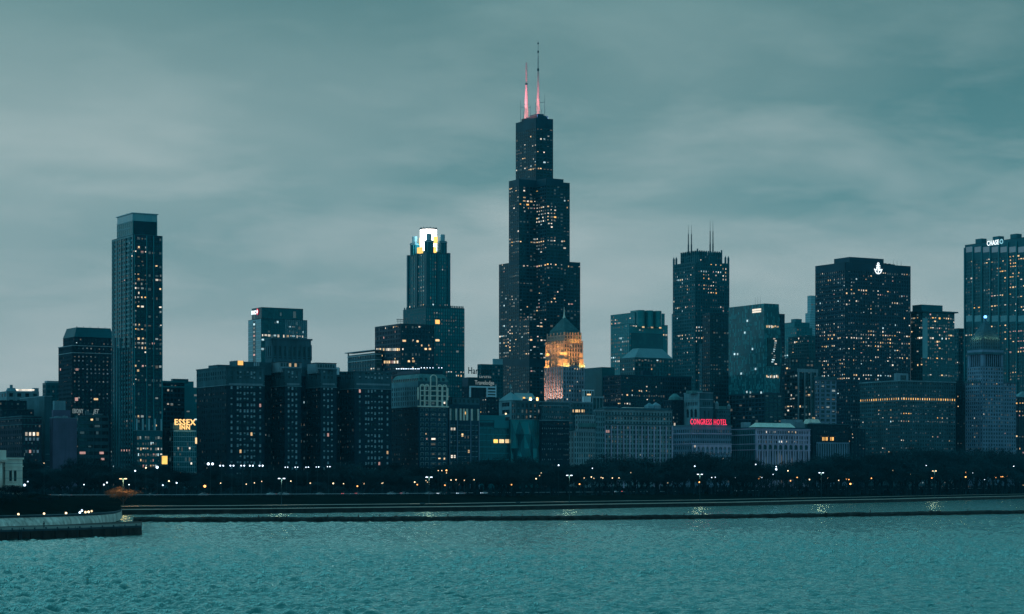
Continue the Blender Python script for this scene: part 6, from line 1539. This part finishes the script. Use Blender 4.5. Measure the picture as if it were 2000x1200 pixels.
x0, x1, y0, y1, z0, z1 = b.block('dstone', 1578, 1588, 1657, 829, lit={'p': .015, 'mix': 'blue', 'r': [(1614, 846, 1632, 851, .6, 'cool'), (1618, 836, 1645, 842, .4, 'blue'), (1630, 854, 1656, 861, .5, 'blue')]}, nbE=20, fh=4.1, wall='dark_brick', pf=.5)
zl = b.h(864); mm = b.mb('lower_front', 'blue_stone')
b.facade('E', y0-.8, b.cells(b.e(1593), x1, 14, .4), [(1.5, 5.5), (7.5, zl-1.2)], b.e(1593), x1, 0, zl, .5, 'blue_stone'); b.core(b.e(1593), x1, y0-.8, y0-.3, 0, zl-.1, 'window_dark', 'window_glass')
for k in range(6):
    if k == 3: continue
    b.lamp_px('E', 1606.5+3.9*k, 857.5, 1.5, 3.0, 'lit_amber', y0, .6)
mm = MB(); mm.box(x0-.9, x1+.4, y0-1, y1, z1, z1+.6); b.piece('cornice', 'dark_stone', mm)
X0, X1 = b.e(1577, 5), b.e(1603, 5); mm = MB(); zz_ = z1+.5; mm.prism([(X0, 4), (X1, 4), (X1, 12), (X0, 12)], zz_, b.h(819, X0, 5), .7, (X0+X1)/2, 8); b.piece('skylight', 'white_stone', mm)
mm = MB(); mm.box(b.e(1583), b.e(1620), 1, 3, z1+.6, z1+1.4); b.piece('roof_house', 'pale_stone', mm); b.done()
b = Bld('office_building', 'unlit black block between the arts building and the cream lamp row block', 1655, 1660, 1684, 2090)
b.block('brick', 1650, 1662, 1690, 838, lit={'p': .05, 'mix': 'warm'}); mm = MB(); b.done()

# ================================================================== PARK
def make_tree(seed, H=10.0, dense=1.0):
    """unit bare park tree, H m high: tapered trunk with limbs, crown of thin twig blades"""
    r = random.Random(seed); tr = MB(); cr = MB()
    tr.tube((0, 0, -.3), (r.uniform(-.1, .1), r.uniform(-.1, .1), H*.30), .28, .2, 7)
    tips = []
    def branch(p, d, l, rad, lev):
        q = tuple(p[i]+d[i]*l for i in range(3)); tr.tube(p, q, rad, rad*.55, 5 if lev < 2 else 3)
        if lev >= 3: tips.append((q, d)); return
        for k in range(3 if lev < 2 else 2):
            a = r.uniform(0, 6.28); sp = r.uniform(.35, .85)
            nd = np.array(d)+sp*np.array((cos(a), sin(a), r.uniform(-.25, .35))); nd /= np.linalg.norm(nd)
            branch(q, tuple(nd), l*r.uniform(.62, .82), rad*.55, lev+1)
        if lev > 0: tips.append((q, d))
    for k in range(6):
        a = k*1.05+r.uniform(-.3, .3); d = np.array((cos(a)*.75, sin(a)*.75, r.uniform(.7, 1.3))); d /= np.linalg.norm(d)
        branch((0, 0, H*r.uniform(.2, .32)), tuple(d), H*r.uniform(.20, .27), .13, 0)
    for (q, d) in tips:
        for k in range(int(9*dense)):
            a = np.array((r.gauss(0, 1), r.gauss(0, 1), r.gauss(.25, .8))); a /= np.linalg.norm(a)
            s = np.array(q)+np.array((r.gauss(0, .35), r.gauss(0, .35), r.gauss(0, .3))); l = r.uniform(.5, 1.15)
            e = s+a*l; w = np.cross(a, (r.random(), r.random(), r.random())); w = w/(np.linalg.norm(w)+1e-6)*r.uniform(.03, .075)
            n = len(cr.v); m_ = s+a*l*.5+w*1.0
            cr.v += [tuple(s), tuple(m_+w), tuple(e), tuple(m_-w)]; cr.f.append((n, n+1, n+2, n+3))
    mx = max(v[2] for v in cr.v); k = H/mx
    tr.v = [(x*k, y*k, z*k) for x, y, z in tr.v]; cr.v = [(x*k, y*k, z*k) for x, y, z in cr.v]
    return tr.mesh('trunk', M('bark')), cr.mesh('crown', M('twig'))
TREES = [make_tree(s, 10.0, 1.5) for s in (1, 2, 3, 4, 5, 6)]
for k in (1, 4): TREES[k][1].materials[0] = M('twig_light')
TLX = [-150, 0, 115, 200, 330, 390, 480, 560, 700, 780, 860, 880, 905, 950, 1000, 1040, 1060, 1110, 1130, 1165, 1200, 1250, 1290, 1315, 1340, 1390, 1420, 1470, 1500, 1530, 1565, 1600, 1660, 1720, 1800, 1860, 1900, 1950, 2000, 2150]
TLY = [893, 896, 899, 900, 910, 908, 909, 908, 905, 905, 905, 896, 884, 886, 888, 890, 902, 906, 898, 893, 884, 888, 900, 890, 874, 876, 884, 890, 902, 900, 888, 886, 882, 875, 868, 868, 868, 870, 880, 880]
def tree(px, d, topy, idx, label, group, wid=1.0):
    x, y, dd = at_px(px, d); z = gz(dd); H = max(5.0, ZP(topy, y)-z)
    r = empty('park_tree', (x, y, z-.1), rnd.uniform(0, 6.28)); tagged(r, label, 'tree', group)
    s = H/10; w = s*wid; r.scale = (w, w, s)
    a, c = TREES[idx]; link('trunk', a, r); link('crown', c, r); return r
for ri, (d, dpx, dy, jit) in enumerate(((128, 24, 30, 12), (175, 22, 16, 10), (235, 21, 6, 13), (300, 25, 0, 13))):
    p = -90.0+ri*7
    while p < 2100:
        q = p+rnd.uniform(-6, 6); ty = interp(q, TLX, TLY)+dy+rnd.uniform(-jit*.6, jit*1.3)-(6 if rnd.random() < .08 else 0)
        if q < 40 and ri < 2: p += dpx; continue
        tree(q, d+rnd.uniform(-14, 14), ty, rnd.randrange(6), ('tall bare tree deep in the park before %s' if ri > 1 else 'bare tree near the lakeshore road before %s') % behind(q), ('back park trees before ' if ri > 1 else 'roadside trees before ')+behind(q), rnd.uniform(.8, 1.45))
        p += dpx*rnd.uniform(.8, 1.2)
# undergrowth that closes the belt
m = MB(); rr = random.Random(31)
for k in range(9000):
    p = rr.uniform(-120, 2140); d = rr.uniform(112, 330); x, y, dd = at_px(p, d); z = gz(dd); hh = rr.uniform(1.0, 5.0)*(.6+.4*rr.random()); w = rr.uniform(.5, 1.5)
    n = len(m.v); a = rr.uniform(0, 3.14); m.v += [(x-w*cos(a), y-w*sin(a), z), (x+w*cos(a), y+w*sin(a), z), (x+w*.4*cos(a)+rr.uniform(-.5, .5), y, z+hh), (x-w*.5*cos(a), y, z+hh*.8)]; m.f.append((n, n+1, n+2, n+3))
tagged(m.build('undergrowth', M('twig')), 'dark tangled undergrowth below the park trees', 'undergrowth', kind='stuff')
# shrubs on the mound by the aquarium
for (p, back, hh, wd) in ((20, 62, 6.0, 1.5), (5, 50, 4.5, 1.6), (36, 70, 5.2, 1.5), (52, 74, 3.4, 1.8), (75, 66, 3.0, 1.9), (100, 70, 3.0, 1.9), (-20, 52, 5.0, 1.6)):
    Y = interp(p, WX, WY)+back; fall = max(0.0, min(1, (215-p)/170)); z = 4.6+5.2*min(1, back/95)*fall
    r = empty('shrub', (U(p)*Y, Y, z-.4), p*.7); tagged(r, 'dark shrub on the rise in front of the marble aquarium', 'shrub', 'shrubs by the aquarium'); r.scale = (hh/10*wd, hh/10*wd, hh/10)
    a, c = TREES[(p % 6)]; link('stem', a, r); link('foliage', c, r)
# the small tree lit by the lamp beside it
pmat('tan_twig', (.20, .13, .075), .9, .3, .3); pmat('tan_bark', (.10, .07, .05), .9)
lx, ly, dd = at_px(241, 42); lz = gz(dd)
ta, tcw = make_tree(9, 10.0, 2.2); ta.materials[0] = M('tan_bark'); tcw.materials[0] = M('tan_twig')
r = empty('park_tree', (lx, ly, lz-1.4)); tagged(r, 'low spreading tree glowing orange under the lamp by the shore', 'tree'); r.scale = (1.5, 1.3, .98)
link('trunk', ta, r); link('crown', tcw, r)
# pine row silhouettes: none in the photo

# ---------- lamps
def lampmesh(kind, mat):
    m = MB()
    if kind == 'globe': m.sphere((0, 0, 0), .36, 8, 6)
    elif kind == 'small': m.sphere((0, 0, 0), .24, 8, 6)
    elif kind == 'big': m.sphere((0, 0, 0), .60, 10, 7)
    else: m.box(-.5, .5, -.3, .3, -.18, .18)
    return m.mesh('lamp_head', M(mat))
LM = {}
def lm_(k, mt):
    if (k, mt) not in LM: LM[(k, mt)] = lampmesh(k, mt)
    return LM[(k, mt)]
POLE = {}
def pole_mesh(h):
    h = round(h*2)/2
    if h not in POLE:
        m = MB(); m.cyl(0, 0, .13, 0, h, 6, .08); m.cyl(0, 0, .24, 0, .8, 6, .16); POLE[h] = m.mesh('pole', M('steel'))
    return POLE[h], h
def lamp(px, py, kind, mat, d=118, twin=None, name='street_lamp', label=None, group=None):
    x, y, dd = at_px(px, min(d, 170)); z = gz(dd); h = max(2.0, ZP(py, y)-z)
    r = empty(name, (x, y, z)); tagged(r, label, 'lamp', group)
    po = link('pole', pole_mesh(10)[0], r); po.scale = (1, 1, h/10)
    if twin:
        arm = MB(); arm.tube((-twin, 0, h), (twin, 0, h), .07); arm.build('arm', M('steel'), r)
        for s in (-1, 1): o = link('lamp_head', lm_(kind, mat), r); o.location = (s*twin, 0, h-.1)
    else:
        o = link('lamp_head', lm_(kind, mat), r); o.location = (0, 0, h)
    return r
FL = ('twin headed white floodlight mast before the brick hotel', 'floodlight masts before the hotel')
lamp(411, 906, 'big', 'lamp_white', 112, 1.0, 'floodlight_mast', 'biggest brightest floodlight mast before the brick hotel')
for p in (433, 453, 474, 491, 510): lamp(p, 909.5, 'globe', 'lamp_white', 112, .75, 'floodlight_mast', FL[0], FL[1])
for p, y in ((559.5, 912.5), (579, 912.5), (600, 912.5), (620, 912), (642, 911.5)): lamp(p, y, 'small', 'lamp_white', 112, .6, 'floodlight_mast', 'dimmer white floodlight mast right of the brighter row before the hotel', 'dimmer floodlight masts before the hotel')
for p, y, k in ((307, 913, 'big'), (264, 920, 'globe'), (54, 941, 'globe'), (48, 948, 'big'), (203, 947, 'globe'), (209, 943, 'globe'), (318, 948, 'globe'), (345, 943.5, 'globe'), (1516, 917, 'big'), (1516, 912, 'globe'), (1476, 907.5, 'globe'), (1809, 909.5, 'globe'), (1980, 911, 'globe'), (1091, 909, 'globe'), (1357, 911, 'globe'), (1436, 933, 'small'), (1488, 933, 'small'), (1157, 915, 'small'), (1923, 937, 'small'), (1900, 924, 'small'), (1842, 929, 'small'), (1390, 933, 'small'), (1397, 932.5, 'small'), (252, 947, 'small'), (164, 947, 'small'), (1510, 927, 'small')):
    lamp(p, y, k, 'lamp_white', 114, None, 'street_lamp', {'big': 'large cold white street lamp glaring before ', 'globe': 'cold white street lamp in the park before ', 'small': 'tiny faint white lamp in the park before '}[k]+behind(p), {'big': 'large white lamps', 'globe': 'white street lamps', 'small': 'faint white lamps'}[k])
WARM = [(86, 905), (285, 914), (330, 940), (481, 946), (497, 943.5), (511, 940.5), (431, 944), (651, 944.5), (671, 945), (711, 945), (746, 944.5), (748, 943.5), (810, 942), (832, 939), (835, 942), (856, 919.5), (863, 919.5), (872, 924), (881, 938), (891, 937.5), (907, 938.5), (926, 937.5), (1057, 924), (1054, 929.5), (1047, 935.5), (1141, 934), (1155, 932), (1160, 934.5), (1174, 933), (1177.5, 934), (1196, 934), (1209, 933.5), (1232, 923.5), (1304, 943.5), (1539, 920), (1581, 937), (1617, 934), (1638, 938.5), (1778, 927.5), (1943, 930.5), (1975, 926), (568, 940), (606, 944), (1485, 932), (1672, 929), (1744, 919)]
for p, y in WARM: lamp(p, y, 'small' if (int(p) % 3) else 'globe', 'lamp_warm', 116, None, 'street_lamp', 'small warm street lamp among bare trees before '+behind(p), 'warm park lamps')
ORANGE = [(400, 950), (698, 950), (815, 947), (869, 948), (872, 919), (999, 947), (1132, 946), (1366, 942), (1482, 935), (1557, 933), (1544, 939.5), (1653, 936), (1658, 937), (1661, 945.5), (1702, 934.5), (1820, 934), (1886, 923), (1886, 932), (1945, 933), (1955, 931.5), (1958.5, 931), (1967, 930.5)]
for p, y in ORANGE: lamp(p, y, 'globe' if p not in (1661, 1886, 1958.5, 400) else 'big', 'lamp_orange', 110, None, 'traffic_light', 'orange traffic light on the lakeshore road before '+behind(p), 'orange traffic lights')
# tall double lamps that light the shore
for i, (p, y, lab) in enumerate(((240.5, 935, 'tall double headed lamp above the glowing orange tree'), (550, 934.5, 'tall double headed lamp before the second brick hotel wing'), (838, 932, 'tall double headed lamp before the mansard hotel'), (1112, 928.5, 'tall double headed lamp before the slot window building'),
                                 (1367, 926.5, 'tall double headed lamp before the red neon hotel'), (1604, 923.5, 'tall double headed lamp before the arts building'), (1825, 920, 'tall double headed lamp before the cream lamp row block'))):
    d = 36
    r = lamp(p, y, 'flood', 'lamp_warm' if p in (240.5, 1825) else 'lamp_white', d, 1.1, 'tall_lamp', lab)
    x, yy, dd = at_px(p, d); zt = ZP(y, yy)
    ld = bpy.data.lights.new('lamp_light', 'POINT'); ld.energy = 1500 if i else 5000; ld.color = (1, .74, .46) if i else (1, .50, .20); ld.shadow_soft_size = .8
    lo = bpy.data.objects.new('lamp_light', ld); COL.objects.link(lo); lo.location = (x, yy-.6, zt-1.0)

# ---------- cars on the lakeshore road
def car_parts():
    body = MB(); prof = [(-2.2, .35), (-2.25, .75), (-2.0, .95), (-1.2, 1.0), (1.0, 1.0), (2.0, .88), (2.25, .65), (2.2, .35)]
    n = len(prof)
    for s in (-.88, .88): body.v += [(x, s, z) for x, z in prof]
    body.f += [tuple(range(n-1, -1, -1)), tuple(range(n, 2*n))]+[(i, (i+1) % n, n+(i+1) % n, n+i) for i in range(n)]
    cab = MB(); pr = [(-1.5, .98), (-1.0, 1.45), (.35, 1.48), (1.15, .98)]
    for s, k in ((-.82, 1), (.82, 1)): cab.v += [(x, s*(1 if z < 1.1 else .85), z) for x, z in pr]
    cab.f += [(3, 2, 1, 0), (4, 5, 6, 7)]+[(i, (i+1) % 4, 4+(i+1) % 4, 4+i) for i in range(4)]
    roof = MB(); roof.box(-1.0, .35, -.70, .70, 1.46, 1.52)
    wh = MB(); wh.tube((0, -.1, 0), (0, .1, 0), .34, k=10); rim = MB(); rim.tube((0, -.12, 0), (0, .12, 0), .2, k=8)
    hl = MB(); hl.box(-.05, .05, -.2, .2, -.1, .1)
    return body, cab, roof, wh, rim, hl
CB = car_parts()
CM = {c: (CB[0].mesh('body', M(c)), CB[2].mesh('roof', M(c))) for c in ('car_white', 'car_silver', 'car_dark')}
CABM = CB[1].mesh('windows', M('window_dark')); WM = CB[3].mesh('wheel', M('tyre')); RM = CB[4].mesh('rim', M('car_silver'))
HLON = CB[5].mesh('headlight', M('lamp_white')); TLON = CB[5].mesh('taillight', M('lamp_red'))
CARS = [(529, 'car_white', 1, 1), (556, 'car_white', 1, 1), (548, 'car_dark', 1, 0), (625, 'car_silver', 1, 0), (676, 'car_dark', -1, 1), (702, 'car_dark', -1, 1), (764, 'car_white', 1, 1), (790, 'car_white', -1, 1), (838, 'car_silver', 1, 0), (862, 'car_dark', 1, 1), (900, 'car_silver', 1, 1), (946, 'car_white', 1, 1), (961, 'car_dark', -1, 1), (1082, 'car_dark', 1, 0), (1203, 'car_white', 1, 1), (1217, 'car_dark', -1, 1), (1261, 'car_dark', 1, 1), (1308, 'car_dark', -1, 1), (1351, 'car_dark', 1, 1), (1404, 'car_silver', -1, 0), (1418, 'car_white', 1, 1), (1434, 'car_white', 1, 1), (1458, 'car_dark', -1, 1), (1615, 'car_dark', -1, 1), (1803, 'car_white', 1, 1), (1820, 'car_dark', -1, 1), (108, 'car_dark', -1, 1), (129, 'car_dark', 1, 1), (296, 'car_dark', 1, 1), (397, 'car_silver', 1, 1), (1030, 'car_dark', 1, 0), (1515, 'car_silver', 1, 0)]
for (p, c, dr, on) in CARS:
    d = 80 if dr > 0 else 90; x, y, dd = at_px(p, ray_for(p, d)); n_ = shore_n(p); an = math.atan2(n_[1], n_[0])-pi/2+(0 if dr < 0 else pi)
    r = empty('car', (x, y, gz(d)+.06), an)
    nm = {'car_white': 'white', 'car_silver': 'silver', 'car_dark': 'dark'}[c]
    tagged(r, '%s %s car on the lakeshore road before %s' % ('lit' if on else 'unlit', nm, behind(p)), 'car', '%s cars %s on the lakeshore road' % (nm, 'lit' if on else 'unlit'))
    link('body', CM[c][0], r); link('roof', CM[c][1], r); link('windows', CABM, r)
    for wx in (-1.35, 1.35):
        for wy in (-.8, .8):
            w = link('wheel', WM, r); w.location = (wx, wy, .34); q = link('rim', RM, w)
    for s in (-.62, .62):
        if on: o = link('headlight', HLON, r); o.location = (2.24, s, .68); o = link('taillight', TLON, r); o.location = (-2.26, s, .75)
# two people-sized shapes on the far promenade seen as dark dots: a bench and a litter bin
for p, nm in ((825, 'dark bench on the shore path before the mansard hotel'), (1012, 'dark bench on the shore path left of the slot window building')):
    x, y, dd = at_px(p, 22); r = empty('bench', (x, y, gz(20)), 0.3); tagged(r, nm, 'bench')
    m = MB(); m.box(-1.2, 1.2, -.3, .3, .42, .52); m.build('seat', M('steel'), r); m = MB(); m.box(-1.2, 1.2, .28, .36, .55, 1.1); m.build('backrest', M('steel'), r)
    for s in (-1, 1): m = MB(); m.box(s*1.0-.06, s*1.0+.06, -.28, .28, -.1, .42); m.build('leg', M('steel'), r)

# ------------------------------------------------------------------ haze over the lake and the city
HAZE = 3.0e-5
if HAZE > 0:
    m = MB(); m.box(-5200, 5200, -700, 5400, -4, 620); o = m.build('haze', None); tagged(o, 'thin blue dusk haze over lake and city', 'haze', kind='stuff')
    hm = bpy.data.materials.new('haze_air'); hm.use_nodes = True; t = hm.node_tree; t.nodes.clear()
    pv = N(t, 'ShaderNodeVolumePrincipled'); pv.inputs['Color'].default_value = (.08, .66, .98, 1); pv.inputs['Density'].default_value = HAZE
    out = N(t, 'ShaderNodeOutputMaterial'); L(t, pv.outputs[0], out.inputs['Volume']); o.data.materials.append(hm)
